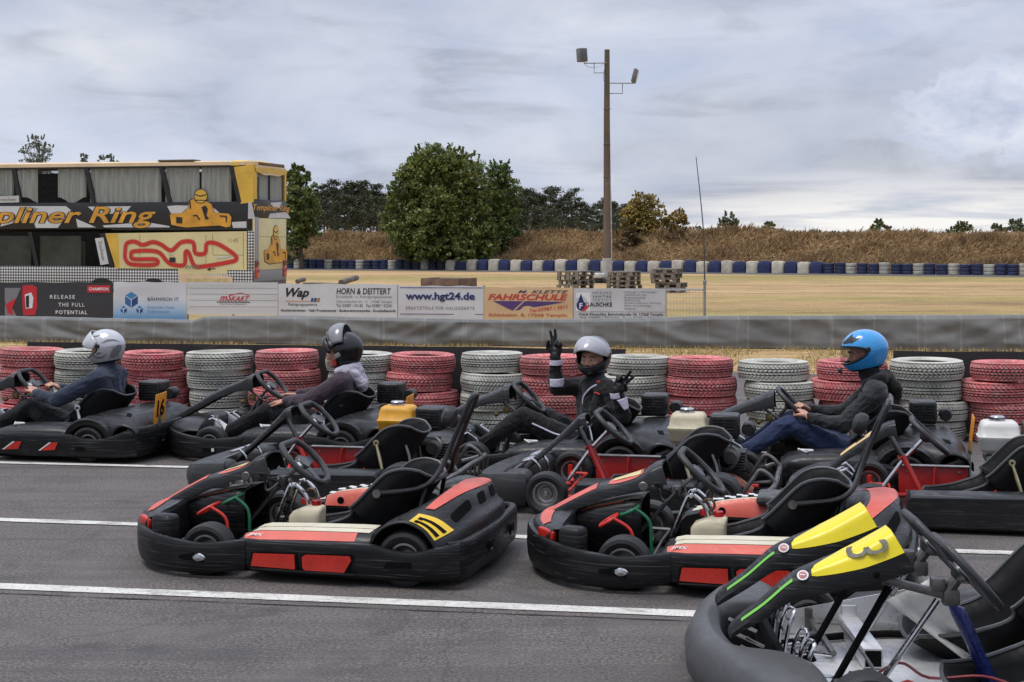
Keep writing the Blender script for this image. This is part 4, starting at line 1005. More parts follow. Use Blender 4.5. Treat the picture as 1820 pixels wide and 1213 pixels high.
    for x, k, zz in ((-.02, .80, 3.55), (.02, .92, 3.78), (.12, .97, 3.90), (.35, .995, 3.965), (.8, 1, 3.985), (6, 1, 4.0), (L - .3, 1, 4.0), (L, .96, 3.9)):
        hw = W / 2 * k; zb = zU1 + .055
        prof = [(-hw, zb), (-hw, zb + .10), (-hw + .05, zb + (zz - zb) * .55), (-hw + .2, zb + (zz - zb) * .88), (-hw + .5, zz), (0, zz + .02), (hw - .5, zz), (hw - .2, zb + (zz - zb) * .88), (hw - .05, zb + (zz - zb) * .55), (hw, zb + .10), (hw, zb)]
        ss.append([(x, -W / 2 + y, z) for y, z in prof])
    ss = [[tuple(q) for q in zip(*[iter(r)] * 3)] for r in sm1([[c for p in q for c in p] for q in ss], 3)]
    MB().loft(ss, sm=True).build('roof', peach, root)
    MB().box((2.6, -.35, 4.0), (1.2, .5, .05), .02).build('roof_hatch', surf('hatch brown', (.12, .09, .06), .7), root)
    # yellow rear corner: from the side's slanted window edge round to the rear window
    zt = zU1 + .30
    q = MB(); pc = [side(1385, 190), side(1425, 410), (0.02, zU0), (0.02, zU1 + .06)]
    q.prism(pc, d, Matrix(((1, 0, 0, 0), (0, 0, -1, .005), (0, 1, 0, 0), (0, 0, 0, 1)))); q.build('rear_corner', yel, root)
    ss = []
    for x, zz, k in ((-.035, zU1 - .02, .97), (-.03, 3.60, .965), (.0, 3.78, .95), (.09, 3.91, .965), (.30, 3.975, .99), (.75, 4.0, 1.002)):
        hw = W / 2 * k + .006; zb = zU1 + .04 if x > -.03 else zU1 - .06
        prof = [(-hw, zb), (-hw, zb + (zz - zb) * .4), (-hw + .06, zb + (zz - zb) * .7), (-hw + .24, zb + (zz - zb) * .95), (-hw + .6, zz + .01), (0, zz + .03), (hw - .6, zz + .01), (hw - .24, zb + (zz - zb) * .95), (hw - .06, zb + (zz - zb) * .7), (hw, zb + (zz - zb) * .4), (hw, zb)]
        ss.append([(x, -W / 2 + y, z) for y, z in prof])
    MB().loft(ss).build('roof_end', yel, root)
    # upper windows, pillars, curtains
    divs = [((-190, 195), (-150, 405)), ((65, 195), (105, 405)), ((500, 195), (545, 405)), ((950, 195), (1000, 405)), ((1370, 195), (1418, 405))]
    for i in range(-8, 0):
        a = divs[0]; divs.insert(0, ((a[0][0] - 440, 195), (a[1][0] - 440, 405)))
    divs = [d_ for d_ in divs if side(*d_[0])[0] < L - .2]
    for k, (t, bt) in enumerate(divs):
        a, c = side(*t), side(*bt)
        if a[0] > L - .3: continue
        MB().prism([(a[0] + .07, zU1), (a[0] - .07, zU1), (c[0] - .07, zU0), (c[0] + .07, zU0)], .07, Matrix(((1, 0, 0, 0), (0, 0, -1, .006), (0, 1, 0, 0), (0, 0, 0, 1)))).build('window_pillar', trim, root)
        if k < len(divs) - 1:
            e, f = side(*divs[k + 1][0]), side(*divs[k + 1][1])
            w = MB().prism([(a[0] - .06, zU1), (e[0] + .06, zU1), (f[0] + .06, zU0), (c[0] - .06, zU0)], .008, Matrix(((1, 0, 0, 0), (0, 0, -1, -.02), (0, 1, 0, 0), (0, 0, 0, 1)))).build('window', glass, root)
            # hanging curtain with folds
            n = 60; x0, x1 = a[0] - .1, e[0] + .05; rr = random.Random(k)
            lo = {len(divs) - 2: (1.0, .0), len(divs) - 3: (1.0, .0), len(divs) - 4: (.75, .0)}.get(k, (.6, .0))
            vs = []; fs = []
            for j in range(n + 1):
                x = lerp(x0, x1, j / n); yy = -.075 + .028 * math.sin(j * 1.15 + math.sin(j * .3) * 2); gap = 0
                zb_ = zU0 - .05 + (0 if lo[0] > .9 else .25 * abs(math.sin(j * .11 + k)))
                vs += [(x, yy, zb_), (x, yy * .9 - .012, zU1 + .02)]
            drop = [int(n * .52), int(n * .55)] if k == len(divs) - 2 else ([int(n * .3), int(n * .6)] if lo[0] < .9 else [n + 1, n + 1])
            fs = [(2 * j, 2 * j + 2, 2 * j + 3, 2 * j + 1) for j in range(n) if not (drop[0] <= j < drop[1])]
            MB().add(vs, fs).build('curtain', cur, w, sharp=0)
    # lower windows
    xs = [side(632, 588), side(170, 588), side(-300, 588), side(-760, 588), side(-1220, 588)]; xe = [side(672, 790), side(212, 790), side(-260, 790), side(-720, 790), side(-1180, 790)]
    for k in range(4):
        a, e, c, f = xs[k], xs[k + 1], xe[k], xe[k + 1]
        if e[0] > L: break
        MB().prism([(a[0] + .02, zL1), (e[0] + .09, zL1), (f[0] + .09, zL0), (c[0] + .02, zL0)], .008, Matrix(((1, 0, 0, 0), (0, 0, -1, -.02), (0, 1, 0, 0), (0, 0, 0, 1)))).build('window', glass, root)
        MB().prism([(e[0] + .10, zL1), (e[0] - .03, zL1), (f[0] - .03, zL0), (f[0] + .10, zL0)], .07, Matrix(((1, 0, 0, 0), (0, 0, -1, .006), (0, 1, 0, 0), (0, 0, 0, 1)))).build('window_pillar', trim, root)
    for zx0, zx1, zb in ((-250, 160, 640), (215, 460, 640)):  # grey sheets added behind the lower glass to lift its tone
        a, c = side(zx0, zb), side(zx1, 790); MB().box(((a[0] + c[0]) / 2, -.10, (a[1] + c[1]) / 2 + .04), (abs(a[0] - c[0]), .01, abs(a[1] - c[1]) + .30), 0).build('window_sheet', surf('grey window tone', (.13, .13, .11), .8, var=.5, scale=1.3), root)
    sp([(580, 588), (612, 588), (668, 790), (640, 790)], trim, 'window_pillar', .004, .01)
    q0 = side(460, 640); q1 = side(215, 770); MB().box(((q0[0] + q1[0]) / 2, -.35, (q0[1] + q1[1]) / 2 - .03), (abs(q1[0] - q0[0]), .03, .78), .01).build('window_sheet', surf('olive blind', (.26, .265, .20), .8, var=.3, scale=2), root)
    # signs in the windows
    Mt = lambda p, y, rot=0: Matrix.Translation((p[0], y, p[1])) @ Matrix(((-1, 0, 0, 0), (0, 0, 1, 0), (0, 1, 0, 0), (0, 0, 0, 1))) @ Matrix.Rotation(rot, 4, 'Z')
    sp([(555, 618), (605, 612), (637, 770), (588, 778)], wht, 'window_sign', .016, .004)
    b = fit(text_mb('Zuschauer', .1, .001), .62, .11); place(b, Mt(side(597, 693), .023, R(-78))); b.build('lettering', flat('sign ink', (.1, .1, .11)), root)
    sp([(-110, 370), (100, 362), (100, 402), (-110, 408)], flat('window sign pale', (.45, .46, .45)), 'window_sign', .012, .004)
    b = fit(text_mb('Sprecher', .1, .001), .76, .13); place(b, Mt(side(20, 388), .018)); b.build('lettering', flat('sign ink', (.1, .1, .11)), root)
    # white shards of the band, lettering with dark outline
    for sh in ([(-60, 425), (140, 425), (215, 440), (160, 500), (-60, 560)], [(150, 425), (380, 425), (410, 450), (330, 555), (200, 555)], [(440, 500), (560, 552), (450, 552)], [(510, 428), (770, 425), (730, 470), (560, 470)], [(600, 540), (860, 520), (1000, 545), (1000, 552), (610, 552)], [(985, 425), (1040, 420), (1250, 425), (1330, 490), (1020, 490)], [(1370, 520), (1460, 516), (1460, 555), (1380, 555)]):
        sp(sh, wht, y=.002)
    t0, t1 = side(-395, 480), side(918, 480)
    for bold, y, m, kk in ((.05, .008, blk, 1.012), (.015, .012, org, 1.0)):
        b = fit(text_mb('Templiner Ring', .5, .0015, .28, bold), abs(t1[0] - t0[0]) * kk, (side(0, 425)[1] - side(0, 562)[1]) * .92 * kk)
        place(b, Mt(((t0[0] + t1[0]) / 2, side(0, 494)[1]), y)); b.build('lettering', m, root)
    # racing kart emblem, flat print
    def emblem(conv, name_y):
        def pr(pts, m, lift): 
            return conv(pts, m, lift)
        body = [(1003, 478), (1020, 468), (1075, 466), (1112, 436), (1118, 395), (1150, 380), (1222, 395), (1252, 415), (1268, 462), (1300, 466), (1355, 470), (1370, 490), (1366, 546), (1340, 552), (1300, 540), (1100, 552), (1070, 548), (1012, 536)]
        cx, cy = 1190, 470
        pr([(cx + (x - cx) * 1.03, cy + (y - cy) * 1.06) for x, y in body], blk, 0); pr(body, org, 1)
        hel = [(1188 + 38 * math.cos(a) * (1 if math.sin(a) < .3 else .95), 365 + 40 * math.sin(a)) for a in [2 * math.pi * k / 18 for k in range(18)]]
        pr([(1188 + (x - 1188) * 1.12, 365 + (y - 365) * 1.12) for x, y in hel], blk, 2); pr(hel, yel, 3)
        pr([(1152, 352), (1185, 362), (1222, 352), (1222, 358), (1185, 369), (1152, 358)], blk, 4); pr([(1150, 386), (1222, 388), (1222, 393), (1150, 391)], blk, 4)
        pr([(1040, 490), (1078, 492), (1076, 528), (1042, 526)], blk, 4); pr([(1192, 432), (1215, 420), (1230, 440), (1222, 480), (1238, 500), (1215, 505), (1205, 470)], blk, 4)
        pr([(1140, 480), (1165, 475), (1185, 505), (1178, 508), (1160, 484), (1142, 486)], blk, 4); pr([(1300, 480), (1345, 482), (1343, 520), (1338, 522), (1336, 490), (1300, 487)], blk, 4); pr([(1118, 395), (1126, 395), (1130, 440), (1122, 440)], blk, 4)
    emblem(lambda p, m, k: sp(p, m, 'emblem', .008 + .0035 * k, .003), 0)
    # circuit map as a red ribbon
    path = [(735, 690), (745, 648), (790, 637), (840, 657), (900, 640), (950, 655), (1010, 690), (1070, 642), (1140, 642), (1155, 706), (1212, 706), (1225, 648), (1290, 652), (1388, 715), (1395, 748), (1330, 765), (1200, 786), (1148, 780), (1115, 705), (1095, 702), (1088, 775), (1020, 775), (985, 755), (925, 697), (790, 695), (770, 715), (787, 742), (915, 744), (915, 774), (780, 774), (738, 745)]
    pts, _ = catmull([Vector((*side(*p), 0)) for p in path], [0] * len(path), 5, True)
    for wd, y, m in ((.075, .009, flat('map halo', (.50, .22, .12))), (.055, .012, flat('map red', (.50, .025, .022)))):
        vs = []; n = len(pts)
        for k in range(n):
            t = (pts[(k + 1) % n] - pts[k - 1]).normalized(); nn = Vector((-t.y, t.x, 0)) * wd
            for q in (pts[k] + nn, pts[k] - nn): vs.append((q.x, y, q.y))
        MB().add(vs, [(2 * k, 2 * k + 1, (2 * k + 3) % (2 * n), (2 * k + 2) % (2 * n)) for k in range(n)], 0, False).build('circuit_map', m, root)
    sp([(1000, 732), (1036, 732), (1036, 760), (1000, 760)], blk, y=.016)
    for k in range(3): sp([(992 + 8 * k, 706 + 5 * k), (1012 + 8 * k, 712), (1008 + 8 * k, 717), (990 + 8 * k, 712 + 5 * k)], wht, y=.016)
    for k in range(4): sp([(1092 + 22 * k, 797), (1112 + 22 * k, 777), (1118 + 22 * k, 779), (1098 + 22 * k, 799)], flat('print teal', (.12, .2, .2)), y=.016)
    sp([(1225, 805), (1245, 790), (1243, 799), (1275, 796), (1275, 801), (1243, 804), (1243, 812)], blk, y=.016); sp([(1280, 730), (1380, 722), (1350, 734), (1282, 740)], wht, y=.010)
    b = fit(text_mb('1140', .1, .001), .3, .13); place(b, Mt(side(1382, 629), .008)); b.build('lettering', flat('number grey', (.28, .26, .18)), root)
    for ln in ([(820, 592), (823, 592), (823, 798), (820, 798)], [(1216, 592), (1219, 592), (1219, 798), (1216, 798)], [(1255, 590), (1258, 590), (1262, 716), (1259, 716)], [(1259, 716), (1440, 716), (1440, 719), (1259, 719)], [(1440, 585), (1443, 585), (1443, 800), (1440, 800)]): sp(ln, flat('panel seam', (.22, .19, .10)), 'seam', .0055, .001)
    slab('sill_trim', .06, xp + .02, zB0 - .035, zB0 + .012, trim, .012)
    # service flap and wheel arches, wheels
    sp([(1058, 822), (1378, 848), (1378, 905), (1058, 905)], peach, 'service_flap', .006, .02); sp([(1100, 858), (1352, 858), (1352, 905), (1100, 905)], surf('flap cream', (.50, .40, .2), .6), 'service_flap', .028, .006)
    for zx in (595, 905, -620):
        x = side(zx, 880)[0]; z = -.06
        MB().lathe([(.0, 0), (.50, 0), (.50, .06), (.0, .06)], 32, Matrix.Translation((x, -.03, z)) @ Matrix.Rotation(R(-90), 4, 'X')).build('wheel_arch', trim, root)
        w = empty('wheel', (x, -.02, z), parent=root); MB().lathe([(.22, .02), (.32, .0), (.345, .05), (.345, .25), (.22, .25)], 32, Matrix.Rotation(R(90), 4, 'X') @ Matrix.Translation((0, 0, -.08))).build('tyre', surf('bus tyre', (.025, .025, .025), .8), w)
        MB().lathe([(0, .04), (.1, .02), (.16, .06), (.22, .03), (.22, .2)], 24, Matrix.Rotation(R(90), 4, 'X') @ Matrix.Translation((0, 0, -.07))).build('rim', surf('bus rim', (.3, .3, .3), .5, .5), w)
    # ---- rear face
    def rp(pts, m, name='print', x=-.006, t=.003):
        q = [rear(*p) for p in pts]; M = Matrix(((0, 0, -1, x), (1, 0, 0, 0), (0, 1, 0, 0), (0, 0, 0, 1))); return MB().prism(q, t, M).build(name, m, root)
    yb0, yb1 = -W + .02, -.02
    def rs(name, z0, z1, m, x=.0, bev=.02): return MB().box((x + .04, -W / 2, (z0 + z1) / 2), (.08, W - .02, z1 - z0), bev).build(name, m, root)
    zg = rear(1600, 805)[1]; zc = rear(1600, 498)[1]; zw0 = rear(1600, 388)[1]
    rs('rear_bumper', .35, zg, gry); rs('rear_panel', zg, zc, crm); rs('rear_band', zc, zw0, blk)
    for y0_, y1_ in ((-.20, -.01), (-W + .01, -W + .14)): MB().box((.04, (y0_ + y1_) / 2, (zw0 + zU1) / 2), (.08, abs(y1_ - y0_), zU1 - zw0), .01).build('window_pillar', yel if y1_ > -1 else yel, root)
    rw = MB().box((.03, -W / 2 - .03, (zw0 + zU1) / 2), (.01, W - .32, zU1 - zw0), 0).build('rear_window', glass, root)
    vs = []; n = 60
    for j in range(n + 1):
        y = lerp(-.2, -W + .15, j / n); vs += [(.10 + .03 * math.sin(j * 1.1), y, zw0), (.10 + .02 * math.sin(j * 1.1), y, zU1)]
    MB().add(vs, [(2 * j, 2 * j + 2, 2 * j + 3, 2 * j + 1) for j in range(n) if not 28 < j < 36]).build('curtain', cur, rw, sharp=0)
    ya = rear(1465, 600)[0]
    rp([(1525, 250), (1535, 250), (1535, 392), (1525, 392)], trim, 'window_rubber', -.002, .01)
    sp([(1464, 490), (1466, 490), (1466, 750), (1464, 750)], chk)
    a, c = rear(1490, 490)[0], rear(1532, 490)[0]
    MB().box((-.004, (-.03 + c) / 2, (rear(1500, 490)[1] + rear(1500, 752)[1]) / 2), (.02, abs(c + .03), rear(1500, 490)[1] - rear(1500, 752)[1]), .004).build('corner_strip', chk, root)
    z0, z1 = rear(1500, 858)[1], rear(1500, 790)[1]; zz = rear(1500, 752)[1]
    lampr = surf('red lamp lens', (.40, .012, .012), .15, var=.2, coat=.5); lampo = surf('brown lamp lens', (.12, .025, .008), .2, var=.2)
    for y0_, y1_ in ((-.03, c), (-W + .03, -W - c)):
        t = MB().box((-.012, (y0_ + y1_) / 2, (z0 + z1) / 2), (.03, abs(y1_ - y0_), z1 - z0), .006).build('tail_lamp', lampr, root)
        MB().box((-.012, (y0_ + y1_) / 2, (zz + z1) / 2), (.028, abs(y1_ - y0_), zz - z1 - .01), .006).build('lens', lampo, t)
    Mr = lambda p, x: Matrix.Translation((x, p[0], p[1])) @ Matrix(((0, 0, -1, 0), (-1, 0, 0, 0), (0, 1, 0, 0), (0, 0, 0, 1)))
    for sh in ([(1470, 405), (1490, 400), (1510, 500), (1468, 500)], [(1600, 405), (1670, 400), (1660, 440), (1620, 430)], [(1600, 470), (1700, 460), (1725, 498), (1590, 496)]): rp(sh, wht, x=-.003)
    a, c = rear(1494, 440), rear(1722, 440)
    for bold, x, m in ((.05, -.009, blk), (.012, -.013, org)):
        b = fit(text_mb('Templiner Ring', .5, .0015, .28, bold), abs(a[0] - c[0]) * .97, .24); place(b, Mr(((a[0] + c[0]) / 2, rear(1600, 440)[1]), x)); b.build('lettering', m, root)
    def rc(pts, m, k):     # the emblem squeezed onto the rear
        q = [(1634 + (x - 1188) * .375, 770 + (y - 552) * 1.0) for x, y in pts]; return rp(q, m, 'emblem', -.006 - .0035 * k, .003)
    emblem(rc, 0)
    rp([(1534, 606), (1724, 608), (1724, 610), (1534, 608)], flat('panel seam', (.22, .19, .10)), 'seam', -.004, .001)
# ================================================================== karts (local axes: x forward, y left, z up)
KM = {}
def kart_materials():
    K = KM
    K['plas'] = surf('scuffed black plastic', (.0085, .0085, .009), .40, var=.3, scale=3, wear=(.055, .054, .052), wear_amt=.3, spec=.25, scratch=.5, bmp=.12, bscale=90, stretch=(.6, 1, 2.2), bdist=.002)
    K['plasg'] = surf('greyed moulded plastic', (.030, .030, .031), .5, var=.3, scale=4, wear=(.12, .118, .115), wear_amt=.45, scratch=.4, spec=.3, bmp=.2, bscale=70, bdist=.002)
    K['plasd'] = surf('worn dark plastic', (.013, .013, .0135), .36, var=.3, scale=4, wear=(.06, .059, .057), wear_amt=.3, spec=.30, scratch=.35, bmp=.1, bscale=70, bdist=.002)
    K['black'] = surf('matt black', (.004, .004, .004), .8, var=.2, bmp=0, spec=.1)
    K['seat'] = surf('seat shell', (.006, .006, .0062), .6, var=.3, scale=4, wear=(.025, .025, .025), wear_amt=.4, spec=.22)
    K['edge_highlight'] = surf('painted edge highlight', (.06, .06, .062), .4, var=.2)  # paler grey that paints a highlight on edges
    K['tyre'] = surf('slick tyre rubber', (.012, .0115, .011), .6, var=.35, scale=9, wear=(.045, .042, .038), wear_amt=.45, bmp=.25, bscale=80, bdist=.003)
    K['steel'] = surf('brushed wheel steel', (.34, .33, .32), .38, .85, var=.25, scale=9, wear=(.12, .10, .08), wear_amt=.5)
    K['chrome'] = surf('chromed tube', (.55, .55, .55), .16, 1.0, var=.1, scale=12, wear=(.2, .15, .1), wear_amt=.25, bmp=0)
    K['dull'] = surf('dull metal', (.17, .165, .16), .42, .8, var=.3, scale=14, wear=(.09, .06, .04), wear_amt=.5)
    K['red'] = surf('red frame paint', (.42, .022, .020), .38, var=.15, scale=8, wear=(.18, .04, .03), wear_amt=.5, bmp=.05)
    K['salmon'] = surf('sun-bleached red sticker', (.58, .095, .062), .42, var=.12, scale=7, wear=(.62, .30, .22), wear_amt=.4, bmp=.03)
    K['cream'] = surf('yellowed white sticker', (.60, .555, .41), .45, var=.1, scale=7, wear=(.30, .27, .2), wear_amt=.6, bmp=.03)
    K['lamp'] = surf('red reflector plastic', (.47, .022, .012), .28, var=.2, scale=9, wear=(.25, .02, .01), wear_amt=.4, bmp=.1)
    K['yellow'] = surf('yellow number sticker', (.72, .47, .012), .35, var=.06, scale=5, bmp=.02)
    K['lemon'] = surf('lemon yellow sticker', (.78, .63, .012), .30, var=.05, scale=5, bmp=.02)
    K['amber'] = surf('orange number plate', (.70, .27, .012), .45, var=.12, scale=9, wear=(.42, .18, .04), wear_amt=.4, bmp=.03)
    K['white'] = surf('white print', (.62, .62, .60), .5, var=.1, bmp=0)
    K['green'] = surf('green pedal paint', (.012, .13, .055), .35, var=.2, scale=20, wear=(.2, .2, .18), wear_amt=.4, bmp=.03)
    K['redp'] = surf('red pedal paint', (.55, .028, .016), .35, var=.2, scale=20, wear=(.2, .1, .08), wear_amt=.3, bmp=.03)
    K['tank'] = surf('yellowed translucent tank', (.50, .44, .30), .45, var=.18, scale=9, wear=(.22, .15, .07), wear_amt=.55, bmp=.05)
    K['tankw'] = surf('white fuel tank', (.60, .59, .55), .35, var=.08, scale=8, wear=(.38, .33, .25), wear_amt=.4, bmp=.03)
    K['tanky'] = surf('chipped yellow fuel tank', (.62, .30, .012), .45, var=.2, scale=9, wear=(.20, .10, .03), wear_amt=.6, bmp=.08)
    K['engine'] = surf('oily engine casting', (.09, .088, .085), .5, .5, var=.5, scale=14, wear=(.03, .025, .02), wear_amt=.6, bmp=.3)
    K['alu'] = surf('scratched aluminium sheet', (.66, .66, .66), .34, .55, var=.15, scale=5, wear=(.28, .27, .26), wear_amt=.5, bmp=.08, stretch=(1, 3, 1))
    K['blue'] = surf('blue tape', (.008, .016, .10), .3, var=.3, scale=9, wear=(.06, .07, .14), wear_amt=.3, bmp=.3, bscale=30, bdist=.006)
    K['wrap'] = surf('clear plastic wrap', (.50, .50, .47), .35, var=.15, scale=9, bmp=.5, bscale=14, bdist=.01)
    K['lime'] = surf('lime stripe', (.16, .50, .06), .4, var=.05, bmp=0)
def mir(pts): return [(p[0], -p[1], *p[2:]) for p in reversed(pts)]
def wrap_mb(path, th=.035, bulge=.007, k=5, seed=0.0):
    """moulded bumper band: path of (x, y, ztop, zbot), outside on the left of travel"""
    P = sm1(path, k); n = len(P); secs = []
    for i, p in enumerate(P):
        t = P[min(i + 1, n - 1)][:2] - P[max(i - 1, 0)][:2]; t /= np.linalg.norm(t); o = np.array([-t[1], t[0]])
        x, y, zt, zb = p
        w = .004 * noise.noise(Vector((x * 5, y * 5, seed))); h = zt - zb
        prof = [(-.022, zb), (-.004, zb + .012), (bulge * .5, zb + h * .22), (bulge + w, zb + h * .5), (bulge * .7 + w, zb + h * .78), (.004, zt - .018), (-.004, zt - .004), (-.014, zt), (-th + .010, zt - .001), (-th, zt - .012), (-th, zb + .02), (-th + .004, zb)]
        secs.append([(x + o[0] * d, y + o[1] * d, z) for d, z in prof])
    return MB().loft(secs)
def channel_secs(st, th=.010, k=4, crown=.014):
    """plank with turned-down sides; st = (x, z, half width, side depth)"""
    P = sm1(st, k); n = len(P); out = []; top = []
    for i, p in enumerate(P):
        t = P[min(i + 1, n - 1)][:2] - P[max(i - 1, 0)][:2]; t /= np.linalg.norm(t); nn = np.array([-t[1], t[0]])
        if nn[1] < 0: nn = -nn
        x, z, w, d = p
        prof = [(-w * 1.04, -d), (-w, -.012), (-w * .90, .0), (-w * .5, crown * .75), (0, crown), (w * .5, crown * .75), (w * .90, 0), (w, -.012), (w * 1.04, -d)]
        inn = [(y * (1 - th / max(w, .02)), q - th) if abs(y) < w * 1.01 else (math.copysign(abs(y) - th, y), q) for y, q in prof]
        out.append([(x + nn[0] * q, y, z + nn[1] * q) for y, q in prof + inn[::-1]])
        top.append((x, z, w, nn))
    return out, top, crown
def channel(st, name, m, root, **kw):
    s, top, cr = channel_secs(st, **kw); o = MB().loft(s).build(name, m, root, 50); o['x'] = 0; del o['x']
    return o, top, cr
def decal(top, cr, x0, x1, u0, u1, lift, m, parent, name='sticker', x0b=None, taper=None):
    """printed strip on the crown of a channel between stations x0..x1, across u0..u1 of its half width"""
    rows = [t for t in top if min(x0, x1) <= t[0] <= max(x0, x1)]
    if len(rows) < 2: return None
    vs = []; N = 6
    f = lambda u: (cr * (1 - .25 * (2 * u) ** 2) if abs(u) <= .5 else cr * .75 * (1 - (abs(u) - .5) / .4))
    for i, (x, z, w, nn) in enumerate(rows):
        tt = i / (len(rows) - 1); a, b_ = (u0, u1)
        if taper: k_ = taper(tt); c_ = (a + b_) / 2; a, b_ = c_ + (a - c_) * k_, c_ + (b_ - c_) * k_
        for j in range(N + 1):
            u = lerp(a, b_, j / N); q = f(u) + lift; vs.append((x + nn[0] * q, w * u, z + nn[1] * q))
    W = N + 1
    return MB().add(vs, [(i * W + j, i * W + j + 1, (i + 1) * W + j + 1, (i + 1) * W + j) for i in range(len(rows) - 1) for j in range(N)]).build(name, m, parent, 0)
def wheel(root, x, y, r, w, rr, hubz=.03, disc='steel', z=None):
    e = empty('wheel', (x, y, r - .004 if z is None else z), parent=root); T = Matrix.Rotation(R(-90), 4, 'X') if y > 0 else Matrix.Rotation(R(90), 4, 'X')
    h = w / 2
    MB().lathe([(rr, -h * .72), (rr + .012, -h * .86), (r * .80, -h), (r * .93, -h * .93), (r * .985, -h * .70), (r, -h * .35), (r, h * .35), (r * .985, h * .70), (r * .93, h * .93), (r * .80, h), (rr + .012, h * .86), (rr, h * .72)], 44, T).build('tyre', KM['tyre'], e)
    rim = MB().lathe([(rr + .004, h * .74), (rr + .006, h * .80), (rr - .004, h * .80), (rr - .010, h * .62), (rr - .016, h * .20), (rr * .55, h * .12), (rr * .5, h * .28), (rr * .22, h * .30), (rr * .2, h * .62), (.012, h * .66), (0, h * .66)], 32, T)
    rim.lathe([(rr + .004, -h * .74), (rr - .012, -h * .70), (rr - .02, h * .1)], 32, T)
    for k in range(3):
        a = R(90 + 120 * k); rim.tube([T @ Vector((rr * .38 * math.cos(a), rr * .38 * math.sin(a), h * .25)), T @ Vector((rr * .38 * math.cos(a), rr * .38 * math.sin(a), h * .42))], .007, 6)
    rim.build('rim', KM[disc], e)
    return e
def steering(root, c, tilt, r=.160, flat=True):
    """wheel rim seen by the driver from behind; plane leans forward"""
    M = Matrix.Translation(c) @ Matrix.Rotation(R(-tilt), 4, 'Y')     # local x' = up the wheel's face (forward-up), y lateral
    pts = []
    for k in range(28):
        a = 2 * math.pi * k / 28; ca, sa = math.cos(a), math.sin(a); rad = r
        x, y = rad * ca, rad * sa
        if flat: x = max(-r * .97, min(x, r * .80)); y = math.copysign(min(abs(y), r * .98), y)
        pts.append((x, y, 0))
    o = MB().tube(pts, .0165, 10, closed=True, smooth=2, M=M).build('steering_wheel', surf('steering wheel grip', (.028, .028, .029), .5, var=.2, scale=20, bmp=.3, bscale=120, bdist=.002), root)
    s = MB()
    for a, w in ((90, .030), (-90, .030), (180, .026)):
        ca, sa = math.cos(R(a)), math.sin(R(a)); n = (-sa, ca); L = r * .95; st = r * .20
        b = [(ca * st + n[0] * w, sa * st + n[1] * w), (ca * L + n[0] * w * .55, sa * L + n[1] * w * .55), (ca * L - n[0] * w * .55, sa * L - n[1] * w * .55), (ca * st - n[0] * w, sa * st - n[1] * w)]
        s.prism(b, .005, M @ Matrix.Translation((0, 0, -.018)))
    s.lathe([(0, -.004), (.04, -.004), (.045, -.012), (.045, -.024), (.02, -.05), (.0, -.05)], 20, M)
    s.build('spokes', surf('spoke plate', (.10, .10, .105), .4, .6, var=.3, scale=20), o)
    lg = MB().prism([(-.01, -.012), (.07, -.010), (.07, .010), (-.01, .012)], .002, M @ Matrix.Translation((-.004, .06, -.0125)) @ Matrix.Rotation(R(90), 4, 'Z')); lg.build('sticker', KM['white'], o)
    q = M @ Vector((0, 0, -.04)); 
    return M
def seat(root, dx=0.0, dz=0.0, dy=0.0, k=1.0, st=None):
    st = st or [(.11, .160, .150, .03), (.03, .112, .165, .09), (-.08, .070, .180, .15), (-.20, .055, .190, .19), (-.31, .065, .196, .225), (-.40, .110, .200, .255), (-.47, .190, .203, .240), (-.535, .280, .203, .225), (-.597, .370, .198, .200), (-.642, .432, .188, .135), (-.662, .460, .170, .070)]
    P = sm1(st, 3); n = len(P); secs = []; ed = [[], []]
    for i, p in enumerate(P):
        t = P[min(i + 1, n - 1)][:2] - P[max(i - 1, 0)][:2]; t /= np.linalg.norm(t); nn = np.array([t[1], -t[0]])
        if nn[0] < 0 and nn[1] < 0: nn = -nn
        x, z, w, h = p; row = []
        for u in np.linspace(-1, 1, 17):
            a = abs(u); y = w * math.copysign(min(1.06, a * 1.12 if a < .8 else .896 + (a - .8) * .75), u); q = h * max(0, (a - .45) / .55) ** 1.6 - .012 * (1 - a)
            row.append((x + nn[0] * q + dx, y + dy, z + nn[1] * q + dz))
        secs.append(row); ed[0].append(row[0]); ed[1].append(row[-1])
    b = MB(); b.loft(secs, closed=False)
    o = b.build('seat', KM['seat'], root, 0); md = o.modifiers.new('thick', 'SOLIDIFY'); md.thickness = .010; md.offset = 0
    MB().tube(ed[0] + secs[-1][1:-1] + ed[1][::-1] + secs[0][::-1][1:-1], .0085, 6, closed=True).build('rim_highlight', KM['edge_highlight'], o)  # rim tube in paler grey, painting the highlight along the seat edge
    return o
def patch_secs(secs, i0, i1, j0, j1, lift):
    pass
def shell_cover(root, name, rows, m, th=.012, k=(4, 3)):
    """cover lofted across y: rows = (y, [(x,z)...]) open profiles; returns grid for stickers"""
    flat_rows = sm1([[y] + [c for p in pr for c in p] for y, pr in rows], k[0]); G = []
    for fr in flat_rows:
        y = fr[0]; pr = sm1([tuple(fr[1 + 2 * i:3 + 2 * i]) for i in range((len(fr) - 1) // 2)], k[1]); G.append([(p[0], y, p[1]) for p in pr])
    o = MB().loft(G, closed=False).build(name, m, root, 50); md = o.modifiers.new('thick', 'SOLIDIFY'); md.thickness = th; md.offset = -1
    return o, np.array(G)
